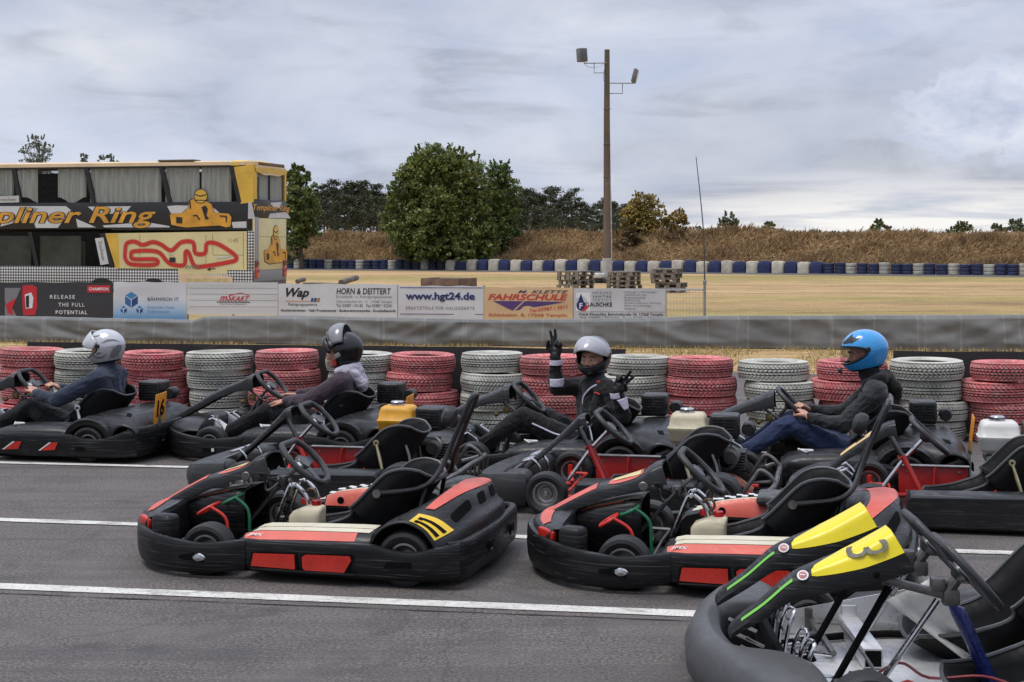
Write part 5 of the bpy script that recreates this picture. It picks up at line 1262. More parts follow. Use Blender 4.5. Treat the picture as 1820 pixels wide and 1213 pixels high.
def grid_patch(G, y0, y1, t0, t1, lift, m, parent, name='sticker', n=14, outline=None):
    """sticker on a cover grid: y range and profile parameter range (0..1)"""
    ys = G[:, 0, 1]; od = np.argsort(ys); nt_ = G.shape[1]
    def pt(y, t):
        a = np.interp(y, ys[od], od.astype(float)); i = int(min(max(math.floor(a), 0), len(ys) - 2)); fa = a - i
        b = t * (nt_ - 1); j = int(min(math.floor(b), nt_ - 2)); fb = b - j
        return (G[i, j] * (1 - fa) + G[i + 1, j] * fa) * (1 - fb) + (G[i, j + 1] * (1 - fa) + G[i + 1, j + 1] * fa) * fb
    vs = []
    for a in range(n + 1):
        for b in range(n + 1):
            u, w = a / n, b / n
            if outline: yy, tt = outline(u, w)
            else: yy, tt = lerp(y0, y1, u), lerp(t0, t1, w)
            p = pt(yy, tt); e = 1e-2; dy = pt(min(yy + e, ys.max()), tt) - pt(max(yy - e, ys.min()), tt); dt = pt(yy, min(tt + .01, 1)) - pt(yy, max(tt - .01, 0))
            nn = np.cross(dy, dt); nn /= (np.linalg.norm(nn) + 1e-9)
            if nn[2] < -.2 or (abs(nn[2]) <= .2 and nn[0] > 0): nn = -nn
            vs.append(tuple(p + nn * lift))
    W = n + 1
    return MB().add(vs, [(i * W + j, (i + 1) * W + j, (i + 1) * W + j + 1, i * W + j + 1) for i in range(n) for j in range(n)]).build(name, m, parent, 0)
SIDE = Matrix(((1, 0, 0, 0), (0, 0, 1, 0), (0, 1, 0, 0), (0, 0, 0, 1)))          # sketch (x, z) -> side plane, thickness to +y
def side_plate(root, name, pts, y, m, t=.004):
    M = Matrix(((1, 0, 0, 0), (0, 0, 1, y), (0, 1, 0, 0), (0, 0, 0, 1)))
    if y < 0: M = Matrix(((1, 0, 0, 0), (0, 0, -1, y), (0, 1, 0, 0), (0, 0, 0, 1)))
    return MB().prism(pts, t, M).build(name, m, root)
def chassis(root, frame_m, floor_m, half=.28, x0=-.80, x1=.72):
    b = MB()
    for s in (1, -1):
        b.tube([(x0, s * .22, .10), (-.35, s * .30, .075), (.12, s * .33, .07), (.40, s * .24, .07), (x1, s * .16, .08)], .015, 8, smooth=4)
    for x, w in ((.66, .18), (.10, .33), (-.40, .30), (-.74, .23)): b.tube([(x, -w, .075), (x, w, .075)], .014, 8)
    b.build('frame', frame_m, root)
    MB().box((.20, 0, .055), (1.0, half * 2, .006), 0).build('floor_tray', floor_m, root)
def front_axle(root, x, y, m, z=.125):
    b = MB()
    for s in (1, -1):
        b.tube([(x - .04, s * .22, z - .04), (x - .01, s * (y - .10), z), (x, s * (y - .02), z)], .014, 8, smooth=3)
        b.tube([(x + .0, s * (y - .09), z - .04), (x, s * (y - .09), z + .05)], .016, 8)
        b.tube([(x - .12, s * (y - .12), z), (x - .12, 0, z + .01)], .007, 6); b.tube([(x, s * (y - .1), z), (x - .12, s * (y - .12), z)], .010, 6)
    return b.build('stub_axle', m, root)
def rear_axle(root, x, y, z=.135):
    b = MB().tube([(x, -y, z), (x, y, z)], .017, 10)
    b.lathe([(0, 0), (.085, 0), (.085, .012), (0, .012)], 24, Matrix.Translation((x, .16, z)) @ Matrix.Rotation(R(90), 4, 'X'))
    return b.build('rear_axle', KM['dull'], root)
def pedal(root, pts, arm, y, m, w=.05):
    b = MB(); a = Vector((pts[0][0], y, pts[0][1])); c = Vector((pts[1][0], y, pts[1][1]))
    b.tube([a + Vector((0, -w, 0)), a + Vector((0, w, 0)), c + Vector((0, w, 0)), c + Vector((0, -w, 0))], .0085, 8, closed=True, smooth=3)
    b.tube([c + Vector((0, w, 0)), (arm[0][0], y + w, arm[0][1]), (arm[1][0], y + w, arm[1][1]), (arm[1][0] - .01, y + w, .07)], .0085, 8, smooth=4)
    b.tube([c.lerp(a, .4) + Vector((0, -w, 0)), c.lerp(a, .4) + Vector((0, w, 0))], .006, 6); b.tube([(arm[1][0], y + w, .085), (arm[1][0], y - w, .085)], .010, 8)
    return b.build('pedal', m, root)
def side_bumper(root, s, rear_x=-.93):
    p = [(rear_x, .59, .228, .045), (-.82, .622, .205, .040), (-.69, .625, .178, .036), (-.57, .625, .190, .036), (-.48, .625, .208, .036), (-.15, .625, .208, .036), (.06, .62, .203, .040), (.14, .604, .203, .05), (.205, .585, .20, .06)]
    return wrap_mb(p if s > 0 else mir(p), seed=s).build('side_bumper', KM['plas'], root)
def front_bumper(root, nose=.965):
    p = [(.165, .602, .200, .048), (.27, .622, .188, .034), (.39, .635, .178, .024), (.53, .622, .188, .022), (.69, .555, .203, .028), (.83, .41, .215, .034), (.93, .21, .228, .042), (nose, 0, .236, .05)]
    return wrap_mb(p + mir(p)[1:], seed=3).build('front_bumper', KM['plas'], root)
def rear_bumper(root, x=-.985, zt=.236):
    p = [(x, 0, zt, .045), (x + .012, .25, zt, .045), (x + .028, .48, zt - .004, .04), (x + .06, .565, zt - .004, .04), (x + .11, .598, zt - .006, .045)]
    path = mir(p) + p[1:]
    o = wrap_mb(path, th=.04, seed=5).build('rear_bumper', KM['plas'], root)
    for y in (.22, -.22):
        MB().box((x - .010, y, .155), (.012, .085, .055), .005, rot=('X', R(0))).build('slot', KM['black'], o)  # black box painted as the shade inside a hole
        MB().box((x - .012, y + .018, .137), (.014, .045, .012), .003).build('slot_lip', KM['edge_highlight'], o)  # paler strip painted as the lit bottom of the hole
    return o
def engine(root, x, y, tank_m, cover=True, tank=True):
    """small four-stroke engine: fuel tank in front, black air box behind, finned block below"""
    e = empty('engine', (x, y, 0), parent=root)
    b = MB(); b.box((-.06, 0, .20), (.30, .22, .14), .02); b.box((.0, 0, .31), (.36, .26, .05), .02)
    for k in range(7): b.box((-.22 - .0, .02, .20 + .018 * k), (.13, .20, .006))
    b.lathe([(0, 0), (.085, 0), (.10, .02), (.10, .05), (.07, .065), (0, .065)], 24, Matrix.Translation((.02, .11, .23)) @ Matrix.Rotation(R(-90), 4, 'X')); b.tube([(-.12, .12, .18), (-.20, .15, .22), (-.24, .13, .30), (-.2, .1, .34)], .016, 8, smooth=4)
    b.lathe([(0, 0), (.05, 0), (.055, .02), (.04, .05), (0, .05)], 18, Matrix.Translation((-.19, .12, .28)) @ Matrix.Rotation(R(-90), 4, 'X'))
    b.build('block', KM['engine'], e)
    if tank:
        ss = []
        for z, k in ((.355, .82), (.375, .92), (.425, .96), (.440, 1.03), (.452, 1.03), (.456, .96), (.51, .90), (.535, .82), (.545, .70)):
            ss.append([(.09 + .130 * k * math.copysign(abs(math.cos(a)) ** .28, math.cos(a)), .115 * k * math.copysign(abs(math.sin(a)) ** .28, math.sin(a)), z) for a in [2 * math.pi * (q + .5) / 28 for q in range(28)]])
        t = MB().loft(ss).build('fuel_tank', tank_m, e, 60)
        MB().lathe([(0, .030), (.040, .030), (.046, .024), (.046, .008), (.052, .006), (.052, 0), (0, 0)], 24, Matrix.Translation((.10, 0, .545))).build('cap', KM['chrome'], t)
    if cover:
        b = MB().box((-.145, 0, .465), (.185, .22, .155), .018, seg=3)
        c = b.build('air_box', KM['plasd'], e)
        f = MB()
        for k in range(6):
            for q in (-1, 1): f.box((-.145 + q * .038, .112, .415 + .020 * k), (.062, .008, .008), .002)
        f.lathe([(0, .006), (.012, .006), (.014, 0)], 12, Matrix.Translation((-.145, .112, .465)) @ Matrix.Rotation(R(-90), 4, 'X')); f.build('vent', KM['plas'], c)
        MB().lathe([(0, -.06), (.035, -.06), (.045, -.04), (.045, .04), (.035, .06), (0, .06)], 18, Matrix.Translation((-.30, 0, .45)) @ Matrix.Rotation(R(90), 4, 'X')).build('muffler', KM['plasd'], e)
    return e
# ------------------------------------------------------------------ front-row rental kart: black with faded red and cream stickers
def kart_front(loc, th, label):
    K = KM; root = empty('go_kart', (loc[0], loc[1], 0), math.pi - R(th)); tag(root, label, 'go-kart', 'go-karts parked on the lane')
    chassis(root, K['black'], K['plasd'], .42); front_bumper(root); sb = side_bumper(root, 1); side_bumper(root, -1); rb = rear_bumper(root)  # floor tray widened to deepen the shade under the kart
    fb = [c for c in root.children if c.name.startswith('front_bumper')][0]
    for s in (1, -1):
        y = s * .6365
        for pts in ([(.105, .142), (-.108, .146), (-.112, .074), (.118, .080)], [(-.148, .136), (-.165, .148), (-.392, .150), (-.400, .130), (-.365, .070), (-.160, .072), (-.150, .088)]):
            cx = sum(p[0] for p in pts) / len(pts); cz = sum(p[1] for p in pts) / len(pts)
            side_plate(sb if s > 0 else root, 'recess', [(cx + (x - cx) * 1.10, cz + (z - cz) * 1.22) for x, z in pts], y, K['black'], .003)
            side_plate(root, 'reflector', pts, y + s * .0035, K['lamp'], .005)
        side_plate(sb if s > 0 else root, 'lip', [(.12, .064), (-.42, .058), (-.42, .066), (.12, .072)], y, K['plasd'], .009)
        side_plate(root, 'slot', [(-.56, .10), (-.70, .105), (-.70, .135), (-.58, .13)], y, K['black'], .003)
        side_plate(root, 'fog_lamp_slot', [(.50, .098), (.37, .085), (.36, .125), (.42, .13), (.50, .115)], s * .642, K['black'], .003)
        MB().lathe([(0, .012), (.022, .008), (.028, 0)], 18, Matrix.Translation((.395, s * .644, .108)) @ Matrix.Rotation(R(-90 * s), 4, 'X') @ Matrix.Diagonal((1.25, .75, 1, 1))).build('fog_lamp', K['chrome'], root)
    # nose cone behind the bumper lip
    rows = []
    for y, pr in ((.44, [(.785, .10), (.785, .20), (.775, .240), (.755, .258), (.735, .262), (.715, .25), (.71, .10)]), (.36, [(.84, .10), (.84, .21), (.82, .252), (.785, .272), (.745, .276), (.715, .262), (.71, .10)]), (.22, [(.90, .10), (.905, .20), (.875, .255), (.81, .275), (.75, .285), (.71, .272), (.705, .10)]), (.08, [(.935, .10), (.94, .21), (.90, .262), (.82, .285), (.75, .296), (.71, .286), (.70, .10)])):
        rows.append((y, pr))
    rows = rows + [(-y, p) for y, p in reversed(rows)]
    nc, G = shell_cover(root, 'nose_cone', rows, K['plasd'], .01)
    for s in (1, -1):
        MB().box((.800, s * .395, .226), (.125, .03, .056), .012, seg=3, rot=Matrix.Rotation(R(-42 * s), 4, 'Z') @ Matrix.Rotation(R(-4), 4, 'Y')).build('headlight', K['lamp'], root)
        MB().box((.655, s * .47, .19), (.13, .10, .19), .03, seg=3, rot=('Z', R(-16 * s))).build('lamp_pod', K['plas'], root)
    grid_patch(G, .33, -.33, .36, .50, .004, K['salmon'], nc)
    # pedal cowl
    ss = []
    for x, w, z in ((.70, .10, .290), (.60, .125, .322), (.50, .14, .347), (.42, .145, .364), (.365, .145, .370)):
        ss.append([(x, -w - .06, .09), (x, -w - .06, z - .05), (x, -w * .85 - .06, z - .01), (x, -w * .4 - .03, z), (x, w * .4, z), (x, w * .85, z - .008), (x, w, z - .03), (x, w * 1.02, .09)])
    cw = MB().loft(ss, closed=False).build('pedal_cowl', K['plas'], root, 50); md = cw.modifiers.new('t', 'SOLIDIFY'); md.thickness = .008; md.offset = -1
    for x0, x1, u0, u1, m in ((.66, .375, .025, .098, 'cream'), (.69, .46, .100, .122, 'salmon'), (.62, .375, -.11, .012, 'cream')):
        vs = []
        for i in range(9):
            x = lerp(x0, x1, i / 8); z = interp(x, [.365, .42, .50, .60, .70], [.370, .364, .347, .322, .290]); w = interp(x, [.365, .5, .70], [.145, .14, .10]) / .145
            for u in (u0, u1): vs.append((x, u * w, z + .0045 - max(0, (abs(u) - .06)) * .12))
        MB().add(vs, [(2 * i, 2 * i + 1, 2 * i + 3, 2 * i + 2) for i in range(8)]).build('sticker', K[m], cw, 0)
    # steering fairing
    st = [(.895, .245, .055, .02), (.80, .302, .085, .035), (.70, .358, .105, .05), (.60, .408, .115, .055), (.52, .428, .125, .05), (.44, .455, .135, .05), (.37, .482, .140, .06), (.315, .522, .135, .08), (.265, .540, .12, .10)]
    fr, top, cr = channel(st, 'steering_fairing', K['plasd'], root)
    decal(top, cr, .885, .585, -.80, .86, .003, K['salmon'], fr); decal(top, cr, .545, .355, -.82, .86, .003, K['salmon'], fr, taper=lambda t: .75 + .25 * math.sin(t * 3.1)); decal(top, cr, .52, .36, -.60, .66, .0055, surf('pale yellow sticker', (.62, .50, .22), .45, var=.1, wear=(.3, .2, .1)), fr, taper=lambda t: .55 + .45 * t)
    MB().lathe([(0, .004), (.020, .004), (.024, 0), (.024, -.01)], 16, Matrix.Translation((.355, .150, .437)) @ Matrix.Rotation(R(-90), 4, 'X')).build('bolt', K['dull'], fr)
    # wheels, axles
    for s in (1, -1): wheel(root, .40, s * .505, .130, .125, .072); wheel(root, -.65, s * .505, .140, .19, .072)
    front_axle(root, .40, .505, K['dull']); rear_axle(root, -.65, .5)
    # side pods
    for s in (1, -1):
        ss = []
        for x, z0, hi in ((.215, .195, .0), (.19, .222, .0), (.12, .240, 0), (-.10, .247, 0), (-.40, .252, 0), (-.475, .250, 0), (-.488, .225, 0)):
            ss.append([(x, s * .34, .10), (x, s * .34, z0 - .012), (x, s * .36, z0), (x, s * .545, z0 - .006), (x, s * .592, z0 - .040), (x, s * .600, z0 - .07), (x, s * .60, .10)])
        o = MB().loft(ss if s > 0 else [q[::-1] for q in ss]).build('side_pod', K['plasd'], root, 40)
        zf = lambda x: interp(x, [-.475, -.40, -.10, .12, .19], [.250, .252, .247, .240, .222])
        for y0, y1, dz0, dz1, m, xa, xb in ((.365, .452, 0, -.003, 'cream', .16, -.46), (.462, .543, -.003, -.006, 'cream', .15, -.46), (.546, .594, -.008, -.0425, 'salmon', .185, -.40)):
            vs = []
            for i in range(15):
                x = lerp(xa, xb, i / 14)
                for y, dz in ((y0, dz0), (y1, dz1)): vs.append((x, s * y, zf(x) + dz + .0035))
            MB().add(vs, [(2 * i, 2 * i + 1, 2 * i + 3, 2 * i + 2) for i in range(14)]).build('sticker', K[m], o, 0)
        b = fit(text_mb('JMX', .1, .0004, .3, .02), .085, .022); place(b, frame((.125, s * .571, zf(.12) - .020), (-s, 0, 0), (0, -s * .8, .6))); b.build('lettering', K['white'], o)
    # taller red trim round the far pod
    ss = []
    for x, z in ((.10, .255), (.02, .285), (-.10, .305), (-.22, .315), (-.30, .305)):
        ss.append([(x, -.33, .20), (x, -.345, z - .02), (x, -.37, z), (x, -.50, z + .004), (x, -.54, z - .02), (x, -.55, .20)])
    o = MB().loft([q[::-1] for q in ss]).build('engine_side_cover', K['plasd'], root, 40)
    vs = []
    for i in range(13):
        x = lerp(.09, -.29, i / 12); z = interp(x, [-.30, -.22, -.10, .02, .10], [.305, .315, .305, .285, .255])
        vs += [(x, -.326, .215), (x, -.341, z - .022), (x, -.366, z + .003), (x, -.39, z + .0045), (x, -.49, z + .008)]
    MB().add(vs, [(5 * i + j, 5 * i + j + 1, 5 * i + 6 + j, 5 * i + 5 + j) for i in range(12) for j in (0, 1)]).build('sticker', K['salmon'], o, 0)
    MB().add(vs, [(5 * i + 2, 5 * i + 3, 5 * i + 8, 5 * i + 7) for i in range(12)]).build('sticker', K['cream'], o, 0)
    ck = MB()
    for i in range(12):
        for q in range(2):
            x0, x1 = lerp(.09, -.29, i / 12), lerp(.09, -.29, (i + 1) / 12); z = interp((x0 + x1) / 2, [-.30, -.22, -.10, .02, .10], [.305, .315, .305, .285, .255]) + .0085
            y0 = -.392 - .045 * q; ck.add([(x0, y0, z), (x1, y0, z), (x1, y0 - .045, z + .002), (x0, y0 - .045, z + .002)], [(0, 1, 2, 3)], (i + q) % 2, False)
    ck.build('chequer_sticker', [K['white'], K['black']], o)
    MB().lathe([(0, .003), (.018, .003), (.020, 0)], 18, Matrix.Translation((.0, -.330, .245)) @ Matrix.Rotation(R(-90), 4, 'X')).build('bolt', K['black'], o)  # black disc painted as the dark of the vent hole
    # rear cover with wheel arches
    arch6 = [(-.465, .165), (-.50, .245), (-.565, .30), (-.655, .322), (-.74, .29), (-.79, .235), (-.81, .20), (-.82, .18)]
    arch45 = [(-.465, .185), (-.50, .262), (-.57, .315), (-.66, .335), (-.78, .315), (-.86, .265), (-.885, .25), (-.90, .20)]
    mid3 = [(-.60, .225), (-.625, .30), (-.665, .352), (-.725, .385), (-.855, .392), (-.90, .315), (-.935, .285), (-.945, .215)]
    mid1 = [(-.65, .25), (-.675, .33), (-.715, .383), (-.765, .412), (-.885, .415), (-.925, .325), (-.955, .288), (-.962, .215)]
    half = [(.605, arch6), (.45, arch45), (.29, mid3), (.14, mid1)]
    cv, G = shell_cover(root, 'rear_cover', half + [(-y, p) for y, p in reversed(half)], K['plasd'], .010)
    grid_patch(G, .40, -.32, .44, .575, .0045, K['salmon'], cv, n=26, outline=lambda u, w: (lerp(.40, -.33, u), lerp(.40 + .06 * (1 - u) ** 2, .59 - .08 * (1 - u) ** 3, w)))
    for y, dy in ((.33, .075), (.10, .055), (-.12, .055)):
        grid_patch(G, y + dy, y - dy, .615, .685, .003, K['black'], cv, 'slot', n=10, outline=lambda u, w, y=y, dy=dy: (y + dy * math.copysign(abs(2 * u - 1) ** .9, 1 - 2 * u) * (1 if .15 < w < .85 else .85), lerp(.610, .690, w)))  # black patches painted as the shade inside the openings
    pl = grid_patch(G, .59, .455, .46, .735, .005, K['yellow'], cv, 'number_plate')
    for ya, yb in ((.572, .548), (.520, .496)):
        grid_patch(G, ya, yb, .49, .705, .0075, K['black'], pl, 'numeral')
        grid_patch(G, ya + .010, ya - .004, .49, .52, .0075, K['black'], pl, 'numeral')
    # far wheel dome
    ss = []
    for a in np.linspace(-10, 190, 13):
        c, s_ = math.cos(R(a)), math.sin(R(a)); ss.append([(-.66 - .20 * c, y, .16 + r * s_) for y, r in ((-.30, .16), (-.33, .205), (-.42, .22), (-.56, .215), (-.60, .19))])
    o = MB().loft(ss, closed=False).build('wheel_dome', K['plasd'], root, 60); md = o.modifiers.new('t', 'SOLIDIFY'); md.thickness = .008
    # seat, hoop, column
    seat(root)
    hp = MB()
    hpts = [(-.385, .205, .385), (-.47, .212, .395), (-.60, .205, .415), (-.675, .16, .46), (-.72, .085, .56), (-.775, .068, .70), (-.835, .062, .84), (-.850, .045, .875), (-.853, 0, .882)]
    hp.tube(hpts + mir(hpts)[1:], .0135, 9, smooth=4); hp.tube([(-.64, .17, .43), (-.60, .2, .25), (-.52, .24, .09)], .012, 8); hp.tube([(-.64, -.17, .43), (-.60, -.2, .25), (-.52, -.24, .09)], .012, 8); hp.tube([(-.66, -.17, .44), (-.66, .17, .44)], .012, 8)
    hp.build('roll_hoop', surf('black powder-coated tube', (.010, .010, .0105), .35, var=.2), root)
    hr = MB().lathe([(0, .04), (.03, .037), (.052, .02), (.057, -.005), (.050, -.025), (.03, -.035), (0, -.036)], 24, Matrix.Translation((-.715, 0, .765)) @ Matrix.Rotation(R(70), 4, 'Y')); hr.build('headrest', K['plasg'], root)
    MB().tube([(-.39, .20, .385), (-.39, .225, .385)], .022, 12).build('hoop_bolt', K['dull'], root)
    M = steering(root, (.083, 0, .510), 44)
    co = MB(); co.tube([(.10, 0, .49), (.20, 0, .40), (.40, 0, .17)], .011, 8); co.build('steering_column', K['dull'], root)
    for y in (.075, -.075): MB().tube([(.25, y, .10), (.15, y, .355), (.125, y, .385), (.10, y, .385), (.045, y, .325), (.022, y, .21), (.015, y, .08)], .0125, 8, smooth=4).build('column_stay', K['chrome'], root)
    hs = MB()
    for k in range(5): hs.tube([(.30 - .03 * k, .09 * math.sin(k), .42), (.25 - .02 * k, .11 * math.cos(k * 2), .36 + .02 * k), (.17, .07 * math.sin(k * 3), .42 - .03 * k), (.14, .05, .32)], .007, 6, smooth=5)
    hs.box((.20, .03, .40), (.05, .05, .06), .01); hs.box((.25, -.05, .38), (.06, .05, .05), .01); hs.lathe([(0, .02), (.025, .015), (.03, -.015), (0, -.02)], 14, Matrix.Translation((.285, .06, .45)) @ Matrix.Rotation(R(90), 4, 'X')); hs.build('cable_bundle', K['engine'], root)
    rg = [(.035 + .028 * math.cos(a), .02 + .01 * math.sin(a), .335 + .03 * math.sin(a)) for a in [2 * math.pi * k / 14 for k in range(14)]]; MB().tube(rg, .007, 6, closed=True).build('cable_loop', surf('tan cable', (.20, .12, .06), .5), root)
    pedal(root, [(.545, .262), (.480, .302)], [(.395, .248), (.378, .15)], .26, K['redp'], .062); pedal(root, [(.455, .300), (.385, .335)], [(.315, .275), (.305, .16)], .165, K['green'], .05)
    # fuel can
    ss = [[(.03 + .088 * k * math.copysign(abs(math.cos(a)) ** .35, math.cos(a)) - sh, .10 + .06 * k * math.copysign(abs(math.sin(a)) ** .35, math.sin(a)), z) for a in [2 * math.pi * (q + .5) / 24 for q in range(24)]] for z, k, sh in ((.075, .9, 0), (.085, 1, 0), (.235, 1, 0), (.262, .9, .012), (.285, .60, .04), (.292, .42, .048))]
    t = MB().loft(ss).build('fuel_can', K['tank'], root, 60); MB().lathe([(0, .03), (.020, .03), (.024, .026), (.024, 0), (0, 0)], 18, Matrix.Translation((-.02, .10, .290))).build('cap', surf('red can cap', (.42, .012, .015), .35, bmp=0), t)
    MB().lathe([(0, .03), (.020, .03), (.024, .026), (.024, 0), (0, 0)], 18, Matrix.Translation((.055, .06, .290))).build('cap', surf('red can cap', (.42, .012, .015), .35, bmp=0), t)
    engine(root, -.36, -.42, K['tankw'], cover=False, tank=False)
    return root
# ------------------------------------------------------------------ driver-row kart, all black
def kart_driver(loc, th, label):
    K = KM; root = empty('go_kart', (loc[0], loc[1], 0), math.pi - R(th)); tag(root, label, 'go-kart', 'go-karts parked on the lane')
    chassis(root, K['black'], K['plasd'], .42); front_bumper(root, .97)  # wide floor tray, added width keeps light from beneath the kart
    p = [(-.99, .57, .262, .045), (-.90, .615, .240, .040), (-.80, .625, .205, .038), (-.69, .625, .180, .036), (-.57, .625, .188, .036), (-.44, .625, .214, .036), (-.10, .625, .216, .036), (.06, .62, .210, .040), (.14, .604, .206, .05), (.205, .585, .20, .06)]
    for s in (1, -1):
        wrap_mb(p if s > 0 else mir(p), seed=s + 9).build('side_bumper', K['plas'], root)
        for x in (.0, -.30):
            side_plate(root, 'reflector', [(x + .055, .088), (x - .035, .150), (x - .085, .152), (x - .06, .096)], s * .637, K['lamp'], .004)
            side_plate(root, 'sticker', [(x + .075, .088), (x + .060, .088), (x - .030, .150), (x - .012, .150)], s * .637, K['white'], .003)
        side_plate(root, 'slot', [(-.52, .095), (-.60, .095), (-.595, .12), (-.53, .125)], s * .638, K['black'], .003)
        side_plate(root, 'slot', [(.47, .085), (.36, .08), (.37, .11), (.46, .11)], s * .643, K['black'], .003); side_plate(root, 'slot_lip', [(.39, .082), (.37, .088), (.375, .112), (.395, .106)], s * .646, K['white'], .003)
    rear_bumper(root, -1.035, .268)
    rows = [(.47, [(.72, .10), (.72, .17), (.70, .20), (.66, .21), (.60, .21), (.575, .20), (.575, .10)]), (.38, [(.84, .10), (.84, .18), (.81, .235), (.72, .26), (.62, .262), (.575, .245), (.575, .10)]), (.20, [(.91, .10), (.915, .20), (.87, .255), (.75, .285), (.64, .29), (.57, .27), (.57, .10)])]
    shell_cover(root, 'nose_cone', rows + [(-y, p_) for y, p_ in reversed(rows)], K['plasd'], .01)
    st = [(.955, .245, .05, .02), (.87, .30, .065, .03), (.75, .375, .078, .04), (.62, .452, .09, .045), (.48, .515, .105, .05), (.37, .560, .125, .075), (.315, .592, .13, .10), (.275, .598, .125, .115)]
    channel(st, 'steering_fairing', K['plasd'], root, crown=.02)
    for s in (1, -1): wheel(root, .45, s * .505, .130, .125, .068); wheel(root, -.60, s * .505, .140, .19, .070)
    front_axle(root, .45, .505, K['dull']); rear_axle(root, -.60, .5)
    for s in (1, -1):
        ss = []
        for x, z0 in ((.215, .20), (.17, .235), (.08, .258), (-.15, .270), (-.36, .272), (-.425, .258), (-.43, .22)):
            ss.append([(x, s * .34, .10), (x, s * .34, z0 - .014), (x, s * .36, z0), (x, s * .52, z0 - .006), (x, s * .578, z0 - .030), (x, s * .595, z0 - .06), (x, s * .595, .10)])
        o = MB().loft(ss if s > 0 else [q[::-1] for q in ss]).build('side_pod', K['plasd'], root, 50)
        b = MB(); 
        for a, c in (((.10, .40), (.0, .44)), ((.0, .44), (.04, .52)), ((.04, .52), (.10, .40))): b.tube([(a[0], s * a[1], .262), (c[0], s * c[1], .266)], .006, 5)
        b.build('sticker', K['white'], o)
    half = [(.60, [(-.80, .19), (-.82, .24), (-.86, .275), (-.90, .283), (-.95, .27), (-.985, .25), (-1.0, .22)]), (.45, [(-.55, .25), (-.62, .32), (-.72, .345), (-.82, .35), (-.91, .335), (-.97, .29), (-1.0, .24)]), (.28, [(-.38, .23), (-.48, .31), (-.60, .352), (-.76, .372), (-.90, .362), (-.975, .30), (-1.01, .24)]), (.10, [(-.52, .27), (-.57, .33), (-.65, .362), (-.78, .378), (-.91, .368), (-.985, .30), (-1.02, .24)])]
    cv, G = shell_cover(root, 'rear_cover', half + [(-y, q) for y, q in reversed(half)], K['plasd'], .010)
    grid_patch(G, .47, .41, .55, .62, .003, K['black'], cv, 'slot', n=4)
    for s in (1, -1):
        ss = []
        for a in np.linspace(-8, 172, 17):
            c, q = math.cos(R(a)), math.sin(R(a)); ss.append([(-.60 + r * c, s * y, .125 + r * .98 * q) for y, r in ((.595, .158), (.600, .200), (.575, .212), (.545, .200), (.52, .198), (.50, .212), (.42, .216), (.34, .21))])
        o = MB().loft(ss, closed=False).build('wheel_arch', K['plasd'], root, 60); md = o.modifiers.new('t', 'SOLIDIFY'); md.thickness = .006
    seat(root, .0, .0)
    lv = MB(); lv.tube([(-.33, .225, .355), (-.345, .235, .30), (-.37, .255, .20), (-.37, .26, .10)], [.010, .012, .010, .010], 8); lv.lathe([(.010, -.008), (.026, -.006), (.026, .006), (.010, .008)], 18, Matrix.Translation((-.33, .226, .365)) @ Matrix.Rotation(R(90), 4, 'X'), closedp=True); lv.build('seat_stay', K['chrome'], root)
    steering(root, (.155, 0, .535), 45); 
    co = MB(); co.tube([(.17, 0, .52), (.26, 0, .42), (.44, 0, .17)], .011, 8); co.tube([(.36, .02, .50), (.24, .02, .42), (.18, .0, .44)], .010, 8); co.tube([(.34, .05, .09), (.25, .03, .41)], .012, 8); co.tube([(.34, -.05, .09), (.25, -.03, .41)], .012, 8); co.build('steering_column', K['dull'], root)
    b = MB(); b.box((.31, .03, .43), (.05, .04, .05), .01); b.lathe([(0, .02), (.02, .018), (.026, 0), (0, -.02)], 14, Matrix.Translation((.38, .06, .40))); b.build('fluid_reservoir', surf('brass fluid cup', (.24, .17, .06), .4, .4, var=.3), root)
    pedal(root, [(.60, .26), (.55, .285)], [(.48, .235), (.46, .15)], .20, K['chrome']); pedal(root, [(.60, .26), (.55, .285)], [(.48, .235), (.46, .15)], -.20, K['chrome'])
    engine(root, -.60, -.26, K['plasd'], tank=False)
    # battery and black box on the far side
    MB().box((.15, -.40, .255), (.34, .16, .09), .02).build('battery_box', K['plasd'], root)
    e = MB().box((0, 0, 0), (.006, .19, .225), .002, Matrix.Translation((-1.035, .26, .388)) @ Matrix.Rotation(R(-6), 4, 'Y') @ Matrix.Rotation(R(-3), 4, 'X')).build('number_plate', K['amber'], root)
    MB().box((-1.028, .26, .29), (.012, .05, .10), .003).build('plate_bracket', K['dull'], root)
    return root, e
def plate_number(root, plate, txt):
    b = fit(text_mb(txt, .1, .001, 0, .03), .125, .135); place(b, Matrix.Translation((-1.035, .26, .388)) @ Matrix.Rotation(R(-6), 4, 'Y') @ Matrix.Rotation(R(-3), 4, 'X') @ Matrix(((0, 0, -1, -.0045), (-1, 0, 0, 0), (0, 1, 0, 0), (0, 0, 0, 1)))); b.build('numeral', KM['black'], plate)
